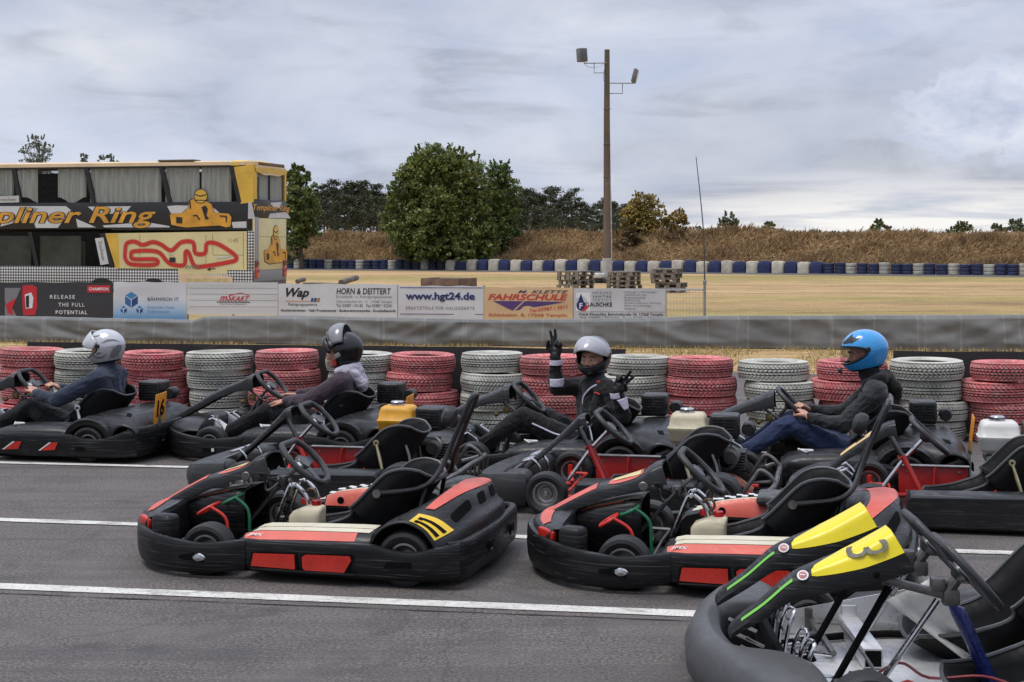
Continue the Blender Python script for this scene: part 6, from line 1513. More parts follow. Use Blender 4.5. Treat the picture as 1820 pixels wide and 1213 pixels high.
# ------------------------------------------------------------------ middle-row bare kart with red frame
def kart_middle(loc, th, label, tank, sticker=False):
    K = KM; root = empty('go_kart', (loc[0], loc[1], 0), math.pi - R(th)); tag(root, label, 'go-kart', 'go-karts parked on the lane')
    chassis(root, K['red'], K['plasd'])
    p = [(.575, .50, .245, .04), (.66, .515, .245, .04), (.78, .47, .235, .045), (.87, .36, .215, .05), (.925, .20, .20, .055), (.945, 0, .195, .055)]
    wrap_mb(p + mir(p)[1:], th=.15, bulge=.02, seed=4).build('front_bumper', K['plasg'], root)
    for s in (1, -1): MB().box((.655, s * .36, .15), (.17, .24, .19), .05, seg=3).build('bumper_horn', K['plasg'], root)
    st = [(.70, .190, .050, .014), (.58, .292, .062, .018), (.46, .400, .075, .024), (.36, .497, .095, .035), (.315, .543, .105, .05), (.275, .556, .100, .075)]
    if sticker: st = [(.74, .225, .040, .015), (.62, .345, .062, .03), (.50, .440, .075, .045), (.40, .515, .085, .05), (.345, .550, .090, .07), (.305, .560, .09, .09)]
    fr, top, cr = channel(st, 'steering_fairing', K['plasd'], root)
    if sticker:
        decal(top, cr, .63, .385, -.78, .84, .003, surf('orange cream sticker', (.62, .42, .17), .45, var=.1, wear=(.3, .2, .1)), fr, taper=lambda t: .72 + .28 * t)
        decal(top, cr, .53, .46, -.3, .35, .006, K['black'], fr)
    for s in (1, -1): wheel(root, .45, s * .47, .130, .125, .072); wheel(root, -.60, s * .47, .142, .19, .075)
    front_axle(root, .45, .47, K['redp']); rear_axle(root, -.60, .5)
    # near side box pod, far side red guard
    ss = []
    for x, dz in ((.255, -.03), (.235, 0), (-.46, .012), (-.485, -.02)):
        ss.append([(x, .375, .05), (x, .375, .19 + dz), (x, .39, .212 + dz), (x, .575, .215 + dz), (x, .60, .20 + dz), (x, .603, .04), (x, .59, .025)])
    MB().loft(ss).build('side_pod', K['plasd'], root, 40)
    g = MB().box((.06, -.345, .155), (.42, .012, .185), .003).build('side_guard', K['red'], root); MB().box((.06, -.345, .252), (.44, .05, .010), .003).build('guard_rail', K['steel'], g)
    bb = MB()
    for x in (.22, -.10):
        for z in (.215, .09): bb.lathe([(0, .004), (.008, .003), (.009, 0)], 10, Matrix.Translation((x, -.338, z)) @ Matrix.Rotation(R(-90), 4, 'X'))
    bb.build('rivet', K['steel'], g)
    MB().tube([(.05, -.31, .245), (.06, -.30, .07)], .010, 6).build('guard_stay', K['red'], root); b = MB(); b.tube([(.28, .03, .34), (.26, .03, .36), (.13, .06, .10)], .016, 8); b.tube([(.28, -.03, .34), (.26, -.03, .36), (.13, -.06, .10)], .016, 8); b.tube([(.13, -.06, .10), (.13, .06, .10)], .014, 8); b.build('column_stay', K['red'], root)
    co = MB(); co.tube([(.12, 0, .48), (.25, 0, .34), (.40, 0, .13)], .012, 8); co.build('steering_column', K['chrome'], root)
    MB().tube([(.345, .0, .50), (.27, 0, .37), (.245, 0, .33)], .016, 8).build('fairing_stay', K['dull'], root)
    steering(root, (.11, 0, .492), 43)
    seat(root, .03, -.035)
    lv = MB(); lv.tube([(-.36, .225, .355), (-.385, .24, .27), (-.415, .26, .17), (-.42, .27, .07)], [.008, .011, .008, .008], 8); lv.lathe([(.008, -.006), (.02, -.005), (.02, .005), (.008, .006)], 16, Matrix.Translation((-.358, .226, .365)) @ Matrix.Rotation(R(90), 4, 'X'), closedp=True); lv.build('seat_stay', surf('brassy steel', (.50, .44, .26), .3, .7, var=.15), root)
    b = MB(); b.tube([(-.26, .20, .17), (-.275, .205, .10), (-.30, .21, .06)], .010, 6); b.tube([(-.27, .205, .13), (-.235, .22, .06)], .009, 6); b.tube([(-.25, .2, .165), (-.275, .2, .19)], .013, 8); b.build('seat_bracket', K['redp'], root)
    engine(root, -.43, -.36, tank)
    b = MB(); b.prism([(-.50, .29), (-.46, .30), (-.60, .24), (-.74, .165), (-.76, .14), (-.72, .13), (-.58, .20)], .02, Matrix(((1, 0, 0, 0), (0, 0, 1, -.26), (0, 1, 0, 0), (0, 0, 0, 1)))); b.build('chain_guard', K['plasd'], root)
    b = MB(); b.tube([(-.50, -.12, .42), (-.54, -.15, .30), (-.57, -.17, .10)], .009, 6); b.tube([(-.50, .12, .42), (-.56, .16, .28), (-.60, .2, .10)], .009, 6); b.build('seat_strut', K['dull'], root)
    c = MB(); 
    top_ = [(-.62, .56, .115), (-.80, .60, .16), (-.90, .56, .195), (-.93, .30, .205), (-.93, 0, .21)]; c.tube(top_ + mir(top_)[1:], .017, 8, smooth=4)
    low = [(-.62, .56, .06), (-.82, .585, .07), (-.89, .54, .075), (-.92, .3, .075), (-.92, 0, .075)]; c.tube(low + mir(low)[1:], .015, 8, smooth=4)
    for y in np.linspace(-.5, .5, 9): c.tube([(-.925, y, .07), (-.93, y, .20)], .010, 6)
    for y in (.34, -.34):
        c.tube([(-.70, y, .09), (-.80, y, .24), (-.84, y, .285), (-.90, y, .25), (-.93, y, .20)], .013, 8, smooth=4)
    c.build('rear_bumper_cage', K['dull'], root)
    b = MB()
    for k in range(4): b.tube([(-.45, -.1 - .05 * k, .12), (-.62, -.05 + .06 * k, .20), (-.78, .05 * k, .12)], .006, 5, smooth=4)
    b.build('brake_line', surf('copper brake line', (.30, .12, .08), .4, .5), root)
    MB().box((.70, .10, .22), (.02, .30, .03), .005).build('pedal_bar', K['dull'], root)
    pedal(root, [(.66, .27), (.60, .29)], [(.55, .24), (.54, .14)], .13, K['chrome']); pedal(root, [(.66, .27), (.60, .29)], [(.55, .24), (.54, .14)], -.13, K['chrome'])
    return root
# ------------------------------------------------------------------ foreground two-seater with yellow panels
def kart_twin(loc, th, label):
    K = KM; root = empty('go_kart', (loc[0], loc[1], 0), math.pi - R(th)); tag(root, label, 'go-kart', 'go-karts parked on the lane')
    # broad soft bumper
    rows = []
    for y, xo, xi, zt in ((.86, .665, .60, .18), (.84, .71, .575, .225), (.74, .775, .545, .245), (.58, .835, .545, .25), (.44, .882, .57, .252), (.375, .897, .63, .254), (.335, .905, .745, .255), (.28, .917, .80, .256), (.15, .945, .825, .257), (0, .955, .83, .257)):
        rows.append((y, xo, xi, zt))
    rows = rows + [(-y, a, b, c) for y, a, b, c in reversed(rows[:-1])]
    ss = []
    for y, xo, xi, zt in [tuple(r) for r in sm1(rows, 4)]:
        c = (xo + xi) / 2; h = (xo - xi) / 2; rr = min(.05, h * .8); w = .004 * noise.noise(Vector((y * 6, 0, 2)))
        ss.append([(xi, y, .06), (xi, y, zt - rr), (xi + rr * .3, y, zt - rr * .3), (xi + rr, y, zt + w), (c, y, zt + .006 + w), (xo - rr, y, zt), (xo - rr * .3, y, zt - rr * .3), (xo, y, zt - rr), (xo + .018, y, (zt + .05) / 2 + .02), (xo + .012, y, .085), (xo - .02, y, .05), (xi + .02, y, .05)])
    fb = MB().loft(ss).build('front_bumper', surf('sun-greyed bumper', (.060, .060, .061), .5, var=.25, scale=3, wear=(.022, .022, .022), wear_amt=.6, bmp=.35, bscale=45, bdist=.003), root, 60)
    # fairing prongs
    for s, num in ((1, True), (-1, False)):
        y0 = s * .24; st = [(.835, .270, .300, .030, .045), (.80, .292, .338, .034, .050), (.715, .345, .402, .040, .055), (.62, .408, .485, .046, .060), (.54, .432, .525, .058, .075), (.45, .455, .562, .066, .088), (.35, .478, .612, .070, .096), (.255, .505, .660, .072, .100), (.195, .528, .690, .072, .100)]
        P = sm1(st, 4); ss = []
        for i, (x, zb, zt, wt, wb) in enumerate(P):
            h = zt - zb; cut = .0 if i < len(P) - 2 else 0
            lean = .30 * max(0, (.35 - x))
            ss.append([(x - 0, y0 - wb, zb), (x, y0 - wb * 1.0, zb + h * .42), (x, y0 - wt, zt - .012), (x, y0 - wt * .7, zt), (x, y0 + wt * .7, zt), (x, y0 + wt, zt - .012), (x, y0 + wb * 1.0, zb + h * .42), (x, y0 + wb, zb)])
        # trailing edge slopes: top runs forward of bottom
        for i in range(len(ss)):
            f = i / (len(ss) - 1); k = max(0, (f - .72) / .28)
            zb = ss[i][0][2]; zt = ss[i][3][2]
            ss[i] = [(x + .075 * k * (z - zb) / (zt - zb), y, z - .030 * k * (z - zb) / (zt - zb)) for x, y, z in ss[i]]
        pr = MB().loft(ss).build('fairing_prong', K['plas'], root, 45)
        # yellow panels over top and outer face
        n = len(ss); i0, i1 = int(n * .55), n - 1
        def face(i, u, lift=.003, sgn=s):
            q = ss[i]; prof = [q[3], q[4], q[5], q[6]] if True else q
            L = [0, .25, .40, 1.0]; j = 0 if u <= L[1] else (1 if u <= L[2] else 2); t = (u - L[j]) / (L[j + 1] - L[j]); a = Vector(prof[j]); b = Vector(prof[j + 1]); p = a.lerp(b, t)
            nn = Vector((.25, .5 if j < 1 else .95, .95 if j < 1 else .45)).normalized(); return p + nn * lift
        def strip(ia, ib, u0, u1, m, lift=.003, name='sticker', tap=None, N=8):
            vs = []; I = np.linspace(ia, ib, 22)
            for kk, fi in enumerate(I):
                a = int(min(math.floor(fi), n - 2)); f = fi - a; t = kk / 21; uu0, uu1 = (u0, u1) if not tap else tap(t, u0, u1)
                for j in range(N + 1):
                    u = lerp(uu0, uu1, j / N); vs.append(tuple(face(a, u, lift).lerp(face(a + 1, u, lift), f)))
            W = N + 1; return MB().add(vs, [(i * W + j, i * W + j + 1, (i + 1) * W + j + 1, (i + 1) * W + j) for i in range(21) for j in range(N)]).build(name, m, pr, 0)
        strip(n * .47, n - 1.25, .02, .92, K['lemon'], tap=lambda t, a, b: (lerp(.30, .02, min(1, t * 3.0) ** .5), lerp(.55, .93, min(1, t * 2.2) ** .6)))
        strip(n * .13, n * .37, .30, .42, K['lime'])
        bd = Matrix.Translation(face(int(n * .43), .38, .004)) @ Vector((.25, .7, .7)).to_track_quat('Z', 'X').to_matrix().to_4x4()
        MB().lathe([(0, .002), (.020, .002), (.021, 0)], 20, bd).build('badge', K['white'], pr); MB().lathe([(0, .0035), (.0145, .0035), (.015, 0)], 20, bd).build('badge', surf('badge red', (.30, .02, .05), .4, bmp=0), pr); MB().box((0, 0, .004), (.004, .018, .001), 0, bd).build('badge', K['white'], pr)
        if num:
            i = int(n * .75); o_ = face(i, .42, .0055); ax = (face(i - 3, .42, .0055) - face(i + 3, .42, .0055)).normalized(); up = (face(i, .27, .0055) - face(i, .60, .0055)).normalized()
            b = fit(text_mb('3', .1, .0006, 0, .0), .052, .15); place(b, frame(o_, up * -1, ax) if False else frame(o_, -up, ax)); b.build('numeral', surf('faded numeral ink', (.085, .08, .05), .5, bmp=0), pr)
        MB().lathe([(0, .005), (.010, .004), (.012, 0)], 12, Matrix.Translation((.33, y0 + .097, .512)) @ Matrix.Rotation(R(-90), 4, 'X')).build('bolt', K['black'], pr)
        # column, brackets, wheel
        c = MB(); c.box((0, 0, 0), (.26, .035, .028), .004, Matrix.Translation((.165, y0, .445)) @ Matrix.Rotation(R(-14), 4, 'Y')); c.box((.05, y0, .415), (.06, .05, .06), .01); c.tube([(.02, y0, .49), (.065, y0, .43)], .022, 10); c.box((.095, y0, .46), (.05, .05, .05), .008); c.build('column_bracket', K['dull'], root)
        MB().tube([(.275, y0 + .03, .455), (.49, y0 + .03, .07)], .013, 10).build('column_stay', K['black'], root); MB().lathe([(0, .03), (.02, .028), (.034, 0), (0, 0)], 16, Matrix.Translation((.485, y0 + .03, .062))).build('stay_foot', K['black'], root)
        MB().tube([(.10, y0 + .02, .41), (.33, y0 + .02, .07)], .0115, 10).build('tie_rod', K['chrome'], root)
        steering(root, (-.002, y0, .512), 48, .168)
        cm = K['blue'] if s > 0 else K['wrap']; ss2 = []
        for t_, w in ((0, .026), (.15, .036), (.5, .042), (.85, .048), (1, .05)):
            x = lerp(.03, -.10, t_); z = lerp(.385, .09, t_)
            ss2.append([(x + .030 * math.cos(a) * 1.1 + .004 * math.sin(3 * a + 9 * t_), y0 + w * math.sin(a), z + .012 * math.cos(a)) for a in [2 * math.pi * k / 16 for k in range(16)]])
        MB().loft([q[::-1] for q in ss2]).build('wrapped_column', cm, root, 60)
        if s < 0:
            vs = []; 
            for i in range(9):
                for j in range(7):
                    u, v = i / 8, j / 6; x = lerp(.02, -.16, v) + lerp(.0, .17, u) * (1 - .6 * v); z = lerp(.40, .09, v) - .10 * u * (1 - v); vs.append((x, y0 + .07 + .02 * math.sin(5 * u + 3 * v), z))
            o = MB().add(vs, [(i * 7 + j, i * 7 + j + 1, i * 7 + 8 + j, i * 7 + 7 + j) for i in range(8) for j in range(6)]).build('plastic_sheet', K['wrap'], root, 0); md = o.modifiers.new('t', 'SOLIDIFY'); md.thickness = .003
        p = MB()
        for dy in (-.10, .06):
            yy = y0 + dy; p.tube([(.60, yy - .04, .075), (.585, yy - .04, .20), (.56, yy - .03, .262), (.545, yy + .03, .262), (.57, yy + .04, .20), (.59, yy + .04, .075)], .0075, 8, smooth=4)
            p.tube([(.585, yy - .04, .19), (.585, yy + .04, .19)], .006, 6); p.tube([(.57, yy - .035, .235), (.57, yy + .035, .235)], .006, 6); p.tube([(.59, yy, .08), (.48, yy, .10), (.40, yy, .09)], .006, 6)
        p.build('pedal', K['chrome'], root)
        seat(root, -.03, -.02, s * .34)
    # aluminium floor and side panels
    m = surf('aluminium tread plate', (.66, .66, .66), .36, .5, var=.12, scale=4, wear=(.30, .29, .27), wear_amt=.5, bmp=0)
    if not m.get('tread'):
        m['tread'] = 1; nt = m.node_tree; b = nt.nodes['Principled BSDF']; vv = coords(nt, (38, 38, 1), False, (0, 0, R(45))); w1 = nd(nt, 'ShaderNodeTexVoronoi', distance='MINKOWSKI'); w1.inputs['Scale'].default_value = 1.0; w1.inputs['Randomness'].default_value = 0; sv = nd(nt, 'ShaderNodeMapping'); sv.inputs['Scale'].default_value = (1, .35, 1); lk(nt, vv, sv.inputs[0]); lk(nt, sv.outputs[0], w1.inputs['Vector']); rr = ramp(nt, w1.outputs['Distance'], [(.18, 1), (.34, 0)]); bump(nt, b, rr.outputs[0], .8, .004)
    MB().box((.20, 0, .060), (.80, 1.18, .006)).build('floor_plate', m, root)
    for s in (1, -1):
        if s < 0: MB().prism([(.56, .065), (.56, .150), (.50, .162), (-.03, .262), (-.12, .262), (-.12, .065)], .006, Matrix(((1, 0, 0, 0), (0, 0, 1, -.60), (0, 1, 0, 0), (0, 0, 0, 1)))).build('side_panel', K['alu'], root)
    q = MB().prism([(.30, .065), (.02, .068), (.02, .105), (.19, .13), (.24, .12)], .004, Matrix(((1, 0, 0, 0), (0, 0, 1, -.590), (0, 1, 0, 0), (0, 0, 0, 1)))); q.build('stiffener_plate', K['alu'], root)
    MB().box((.26, -.34, .105), (.075, .52, .075), .004).build('cross_beam', K['alu'], root); MB().box((.26, -.0785, .105), (.06, .006, .06), 0).build('beam_end', K['black'], root); MB().box((.26, -.575, .165), (.06, .012, .05), .003).build('beam_bracket', K['alu'], root)
    b = MB(); b.box((.655, 0, .15), (.03, .70, .16), .01); b.box((.63, -.42, .13), (.05, .2, .14), .02); b.build('front_crash_bar', K['black'], root)
    for yy in (-.12, .10, .28):
        b = MB(); b.tube([(.80, yy, .24), (.70, yy + .03, .20), (.66, yy, .09)], .010, 6); b.tube([(.76, yy + .02, .235), (.70, yy + .03, .20)], .005, 5); b.build('bumper_stay', K['dull'], root)
    b = MB(); b.tube([(.34, .20, .10), (.20, .10, .14), (.12, .22, .12), (-.05, .30, .15), (-.15, .42, .14)], .0055, 6, smooth=5); b.tube([(.32, .38, .08), (.22, .33, .14), (.15, .40, .09), (.0, .44, .09), (-.1, .46, .1)], .005, 6, smooth=5); b.build('brake_hose', surf('dark red hose', (.20, .015, .02), .4), root)
    b = MB().box((.43, .34, .115), (.10, .08, .05), .012); b.tube([(.40, .2, .09), (.41, .28, .15), (.42, .30, .10)], .010, 6); b.build('master_cylinder', K['engine'], root); MB().box((.43, .34, .143), (.05, .03, .006), .002).build('sticker', surf('orange label', (.65, .25, .02), .4, bmp=0), root)
    for s in (1, -1): wheel(root, .425, s * .66, .132, .125, .072); wheel(root, -.66, s * .66, .142, .2, .075)
    front_axle(root, .425, .66, K['dull']); rear_axle(root, -.66, .66)
    f = MB()
    for s in (1, -1): f.tube([(-.85, s * .35, .08), (.1, s * .55, .08), (.65, s * .3, .09)], .015, 8, smooth=4)
    f.build('frame', K['black'], root)
    for s in (1, -1):
        ss = []
        for x, z0 in ((.245, .17), (.20, .205), (.05, .215), (-.40, .225), (-.47, .20)):
            ss.append([(x, s * .61, .06), (x, s * .61, z0 - .02), (x, s * .64, z0), (x, s * .76, z0 - .004), (x, s * .80, z0 - .03), (x, s * .805, .06)])
        MB().loft(ss if s > 0 else [q_[::-1] for q_ in ss]).build('side_pod', K['plasg'], root, 45)
    p = [(-.93, 0, .26, .06), (-.92, .4, .26, .06), (-.87, .68, .25, .06), (-.80, .74, .24, .06)]
    wrap_mb(mir(p) + p[1:], th=.05).build('rear_bumper', K['plas'], root)
    engine(root, -.60, 0, K['tankw'])
    return root
def build_karts():
    kart_materials(); K = KM
    f1 = kart_front((-1.02, 8.20), 13.3, 'black kart with faded red stickers and yellow 11 plate, nearest complete kart at left')
    f2 = copy_tree(f1, (1.04, 7.87, 0), math.pi - R(12.5)); f2['label'] = 'black kart with faded red stickers parked just right of the kart numbered 11'
    for c in list(f2.children_recursive):
        if c.name.split('.')[0] in ('number_plate', 'numeral'): bpy.data.objects.remove(c)
    a, pa = kart_driver((-3.65, 12.31), 12, 'black kart with orange 16 plate carrying the silver-helmeted driver'); 
    kids_ = []
    for loc, th, lab, num in (((-1.735, 12.15), 12, 'black kart carrying the driver with pale hood and upturned black visor', '12'), ((.27, 11.27), 12, 'black kart carrying the waving driver with both hands up', '14'), ((2.11, 10.80), 12, 'black kart carrying the driver in the bright blue helmet', '17')):
        k = copy_tree(a, (loc[0], loc[1], 0), math.pi - R(th)); k['label'] = lab; kids_.append((k, num))
    plate_number(a, pa, '16')
    m1 = kart_middle((-1.18, 10.28), 12, 'empty bare kart with yellow fuel tank behind the kart numbered 11', K['tanky'])
    m2 = copy_tree(m1, (.75, 9.85, 0), math.pi - R(12)); m2['label'] = 'empty red-framed kart with rust-stained cream fuel tank in the middle row'
    m3 = kart_middle((2.64, 9.40), 12, 'empty red-framed kart with clean white fuel tank and cream fairing sticker', K['tankw'], True)
    for o in m2.children_recursive:
        if o.name.startswith('fuel_tank'): o.data = o.data.copy(); o.data.materials[0] = K['tank']
    kart_twin((1.62, 5.75), 2, 'foreground two-seat kart with yellow panels, number 3 and grey bumper')
# ================================================================== people
def cloth(name, c, rough=.85, var=.2, fine=220, wear=None, folds=.5):
    if name in MATS: return MATS[name]
    m = surf(name, c, rough, var=var, scale=5, wear=wear, wear_amt=.3, bmp=0, spec=.2)
    nt = m.node_tree; b = nt.nodes['Principled BSDF']; v = coords(nt); n1 = noi(nt, v, 11, 2, .5, 1.6); n2 = noi(nt, v, fine, 2)
    a = nd(nt, 'ShaderNodeMath', operation='MULTIPLY_ADD'); lk(nt, n2, a.inputs[0]); a.inputs[1].default_value = .05; lk(nt, n1, a.inputs[2]); bump(nt, b, a.outputs[0], folds, .022)
    b.inputs['Sheen Weight'].default_value = .15
    return m
def skin_mat():
    if 'skin' in MATS: return MATS['skin']
    m, nt, b = _mat('skin'); v = coords(nt); n = noi(nt, v, 22, 4); c = ramp(nt, n, [(.3, (.42, .20, .13)), (.7, (.56, .30, .21))]); lk(nt, c.outputs[0], b.inputs['Base Color'])
    b.inputs['Roughness'].default_value = .48; b.inputs['Subsurface Weight'].default_value = .12; b.inputs['Subsurface Radius'].default_value = (.012, .005, .003); b.inputs['Subsurface Scale'].default_value = .5
    bump(nt, b, noi(nt, v, 190, 2), .15, .001); MATS['skin'] = m; return m
def ball(b, c, r, M=None, n=12):
    """ellipsoid"""
    r = r if hasattr(r, '__len__') else (r, r, r); c = Vector(c)
    prof = [(math.sin(math.pi * k / n) if 0 < k < n else 1e-4, -math.cos(math.pi * k / n)) for k in range(n + 1)]
    T = (M or Matrix()) @ Matrix.Translation(c) @ Matrix.Diagonal((*r, 1)); b.lathe(prof, 16, T); return b
def limb(b, pts, rs, seg=12):
    """chain of tapered capsules: a closed skin round the joints"""
    pts = [Vector(p) for p in pts]
    for i in range(len(pts) - 1):
        p, q = pts[i], pts[i + 1]; d = q - p
        if d.length < 1e-5: continue
        T = d.to_track_quat('Z', 'Y').to_matrix().to_4x4(); T.translation = p; L = d.length; r0, r1 = rs[i], rs[i + 1]; prof = []
        for k in range(6): a = -math.pi / 2 + math.pi / 2 * k / 5; prof.append((max(1e-4, r0 * math.cos(a)), r0 * math.sin(a)))
        for k in range(6): a = math.pi / 2 * k / 5; prof.append((max(1e-4, r1 * math.cos(a)), L + r1 * math.sin(a)))
        b.lathe(prof, seg, T)
    return b
def fuse(b, name, m, parent, vox=.006, smooth=6, fold=0.0, seed=0.0, fscale=7.0, cut=None):
    """one continuous skin from overlapping closed shapes"""
    o = b.build('tmp', m, None, 0); md = o.modifiers.new('r', 'REMESH'); md.mode = 'VOXEL'; md.voxel_size = vox; md.use_smooth_shade = True
    if smooth: sm_ = o.modifiers.new('s', 'SMOOTH'); sm_.iterations = smooth; sm_.factor = .5
    dg = bpy.context.evaluated_depsgraph_get(); me = bpy.data.meshes.new_from_object(o.evaluated_get(dg)); me.name = name
    old = o.data; bpy.data.objects.remove(o); bpy.data.meshes.remove(old)
    if fold:
        n = len(me.vertices); co = np.empty(n * 3, np.float32); me.vertices.foreach_get('co', co); no = np.empty(n * 3, np.float32); me.vertices.foreach_get('normal', no); co = co.reshape(-1, 3); no = no.reshape(-1, 3)
        d = np.array([noise.ridged_multi_fractal(Vector((p[0] * fscale * .8 + p[1] * 3, p[1] * fscale * .6 + seed, p[2] * fscale * 1.4 + p[0] * 4)), .9, 2.0, 2, 1.0, 2.0) for p in co]) - 1.0
        co += no * (fold * d)[:, None]; me.vertices.foreach_set('co', co.ravel()); me.update()
    if not me.materials: me.materials.append(m)
    o = bpy.data.objects.new(name, me); COL.objects.link(o); o.parent = parent; return o
def hand(b, W, d, n, side, curls, k=1.0, spread=.16, thumb=.5, grip=None, rf=1.0):
    """palm and five fingers; W wrist, d finger direction, n palm normal (fingers curl towards n), side +1: thumb on d x n side"""
    d = Vector(d).normalized(); n = Vector(n); n = (n - d * n.dot(d)).normalized(); w = d.cross(n) * side
    W = Vector(W); L = .088 * k
    for j, (u, fl, r) in enumerate(((.030, .072, .0088), (.010, .080, .0092), (-.010, .074, .0088), (-.029, .058, .0078))):
        k0 = W + w * (u * .55 * k); k1 = W + d * (L * (1 - .05 * abs(j - 1))) + w * (u * k)
        limb(b, [k0, k0.lerp(k1, .5), k1], [.017 * k * rf, .016 * k * rf, .0118 * k * rf], 10)
        a = curls[j]; dd = (d + w * spread * (1.2 - j * .8)).normalized(); p = k1; pts = [p]; ang = 0.0
        for seg_, f in ((.45, .75), (.31, 1.15), (.24, .8)):
            ang += a * f; v = dd * math.cos(ang) + n * math.sin(ang); p = p + v * (fl * seg_ * 1.12 * k); pts.append(p)
        limb(b, pts, [.0105 * k * rf, r * k * rf, r * .92 * k * rf, r * .8 * k * rf], 10)
    b0 = W + d * (.022 * k) + w * (.024 * k); t1 = b0 + (d * .55 + w * .75 + n * .35 * thumb).normalized() * (.040 * k); t2 = t1 + (d * .75 + w * (.30 - .5 * thumb) + n * .7 * thumb).normalized() * (.031 * k); t3 = t2 + (d * .75 + w * (.05 - .6 * thumb) + n * .75 * thumb).normalized() * (.026 * k)
    limb(b, [b0, t1, t2, t3], [.017 * k * rf, .0125 * k * rf, .0105 * k * rf, .0085 * k * rf], 10)
def helmet(root, M, shell, trim, visor_m, raise_deg=0, jet=False, name='helmet', visor=True, inner=None):
    NT, NP = 110, 180
    def pt(th, ph, off=0.0):
        dx, dy, dz = math.cos(ph) * math.sin(th), math.sin(ph) * math.sin(th), math.cos(th)
        rx = .152 if dx > 0 else .168; ry = .128; rz = .142 if dz > 0 else .165
        f = max(0, dx) ** 1.2 * max(0, min(1, (-dz + .05) / .55))
        x = dx * (rx + off) * (1 + (0 if jet else .15) * f); y = dy * (ry + off) * (1 - .16 * max(0, -dz)) * (1 - (0 if jet else .10) * f); z = dz * (rz + off)
        if dx < 0 and dz < 0: x *= 1 - .10 * max(0, -dz)
        return (x, y, z)
    vs = [pt(math.pi * i / NT, 2 * math.pi * j / NP) for i in range(NT + 1) for j in range(NP)]; fs = []; mi = []
    for i in range(NT):
        for j in range(NP):
            th = math.pi * (i + .5) / NT; ph = 2 * math.pi * (j + .5) / NP; ph = ph if ph < math.pi else ph - 2 * math.pi; p = pt(th, ph)
            if p[2] < (-.125 if not jet else (-.13 if p[0] < .02 else -.02)): continue
            a = abs(ph)
            if jet:
                if a < R(78) and p[2] < .045 : continue
            else:
                hi = .052 - .034 * (a / R(86)) ** 3; lo = -.060 + .045 * (a / R(86)) ** 3
                if a < R(86) and lo < p[2] < hi: continue
            n0 = i * NP + j; n1 = i * NP + (j + 1) % NP
            fs.append((n0, n0 + NP, n1 + NP, n1)); edge = (.068 if not jet else .06); 
            mi.append(1 if (a < R(90) and -.070 + .045 * (a / R(86)) ** 3 < p[2] < .062 - .034 * (a / R(86)) ** 3 and not jet) or p[2] < -.112 else 0)
    b = MB(); b.add([M @ Vector(v) for v in vs], fs); b.m = mi
    used = sorted({q for f in b.f for q in f}); mp = {q: k for k, q in enumerate(used)}; b.v = [b.v[q] for q in used]; b.f = [tuple(mp[q] for q in f) for f in b.f]
    o = b.build(name, [shell, trim, trim], root, 0); md = o.modifiers.new('t', 'SOLIDIFY'); md.thickness = .020; md.offset = -1; md.material_offset = 2
    if visor:
        A, Bn = 26, 10; vs = []
        Rv = Matrix.Translation((-.005, 0, .012)) @ Matrix.Rotation(R(-raise_deg), 4, 'Y') @ Matrix.Translation((.005, 0, -.012))
        for i in range(A + 1):
            ph = lerp(-R(84), R(84), i / A)
            for j in range(Bn + 1):
                k = abs(i / A * 2 - 1) ** 3; z = lerp(-.066 + .045 * k, .062 - .025 * k, j / Bn); th = math.acos(max(-1, min(1, z / (.142 if z > 0 else .165)))); vs.append(M @ (Rv @ Vector(pt(th, ph, .006 + (.004 if raise_deg else 0)))))
        W = Bn + 1; v = MB().add(vs, [(i * W + j, (i + 1) * W + j, (i + 1) * W + j + 1, i * W + j + 1) for i in range(A) for j in range(Bn)]).build('visor', visor_m, o, 0); md = v.modifiers.new('t', 'SOLIDIFY'); md.thickness = .003
        for s in (1, -1): MB().lathe([(0, .007), (.014, .0065), (.018, .003), (.019, -.006)], 20, M @ Matrix.Translation((-.005, s * .126, .014)) @ Matrix.Rotation(R(-90 * s), 4, 'X')).build('pivot', trim, o)
    return o, pt
def on_helmet(M, pt, outline, lift, m, parent, name='emblem', c=None):
    """flat mark wrapped on the shell; outline in (azimuth deg, z metres)"""
    bm = bmesh.new(); vs = [bm.verts.new((p[0], p[1], 0)) for p in outline]; f = bm.faces.new(vs); bmesh.ops.triangulate(bm, faces=[f]); bmesh.ops.subdivide_edges(bm, edges=bm.edges[:], cuts=3, use_grid_fill=True); bm.verts.index_update()
    out = []
    for v in bm.verts:
        th = math.acos(max(-1, min(1, v.co.y / (.142 if v.co.y > 0 else .165)))); out.append(M @ Vector(pt(th, R(v.co.x), lift)))
    b = MB(); b.add(out, [[v.index for v in f.verts] for f in bm.faces]); bm.free(); return b.build(name, m, parent, 0)
def head(b, M):
    ball(b, (0, 0, .01), (.092, .074, .105), M); ball(b, (.030, 0, -.045), (.062, .058, .068), M); ball(b, (.066, 0, -.088), (.024, .026, .022), M)
    limb(b, [M @ Vector((.083, 0, .012)), M @ Vector((.103, 0, -.022))], [.009, .013]); ball(b, (.092, .012, -.030), .009, M); ball(b, (.092, -.012, -.030), .009, M)
    for s in (1, -1): ball(b, (.080, s * .030, .022), (.012, .022, .008), M); ball(b, (.062, s * .044, -.022), (.022, .020, .022), M); ball(b, (.0, s * .076, -.01), (.018, .010, .030), M)
    limb(b, [M @ Vector((.084, -.018, -.058)), M @ Vector((.091, 0, -.060)), M @ Vector((.084, .018, -.058))], [.006, .009, .006]); limb(b, [M @ Vector((.082, -.016, -.067)), M @ Vector((.090, 0, -.070)), M @ Vector((.082, .016, -.067))], [.006, .0085, .006])
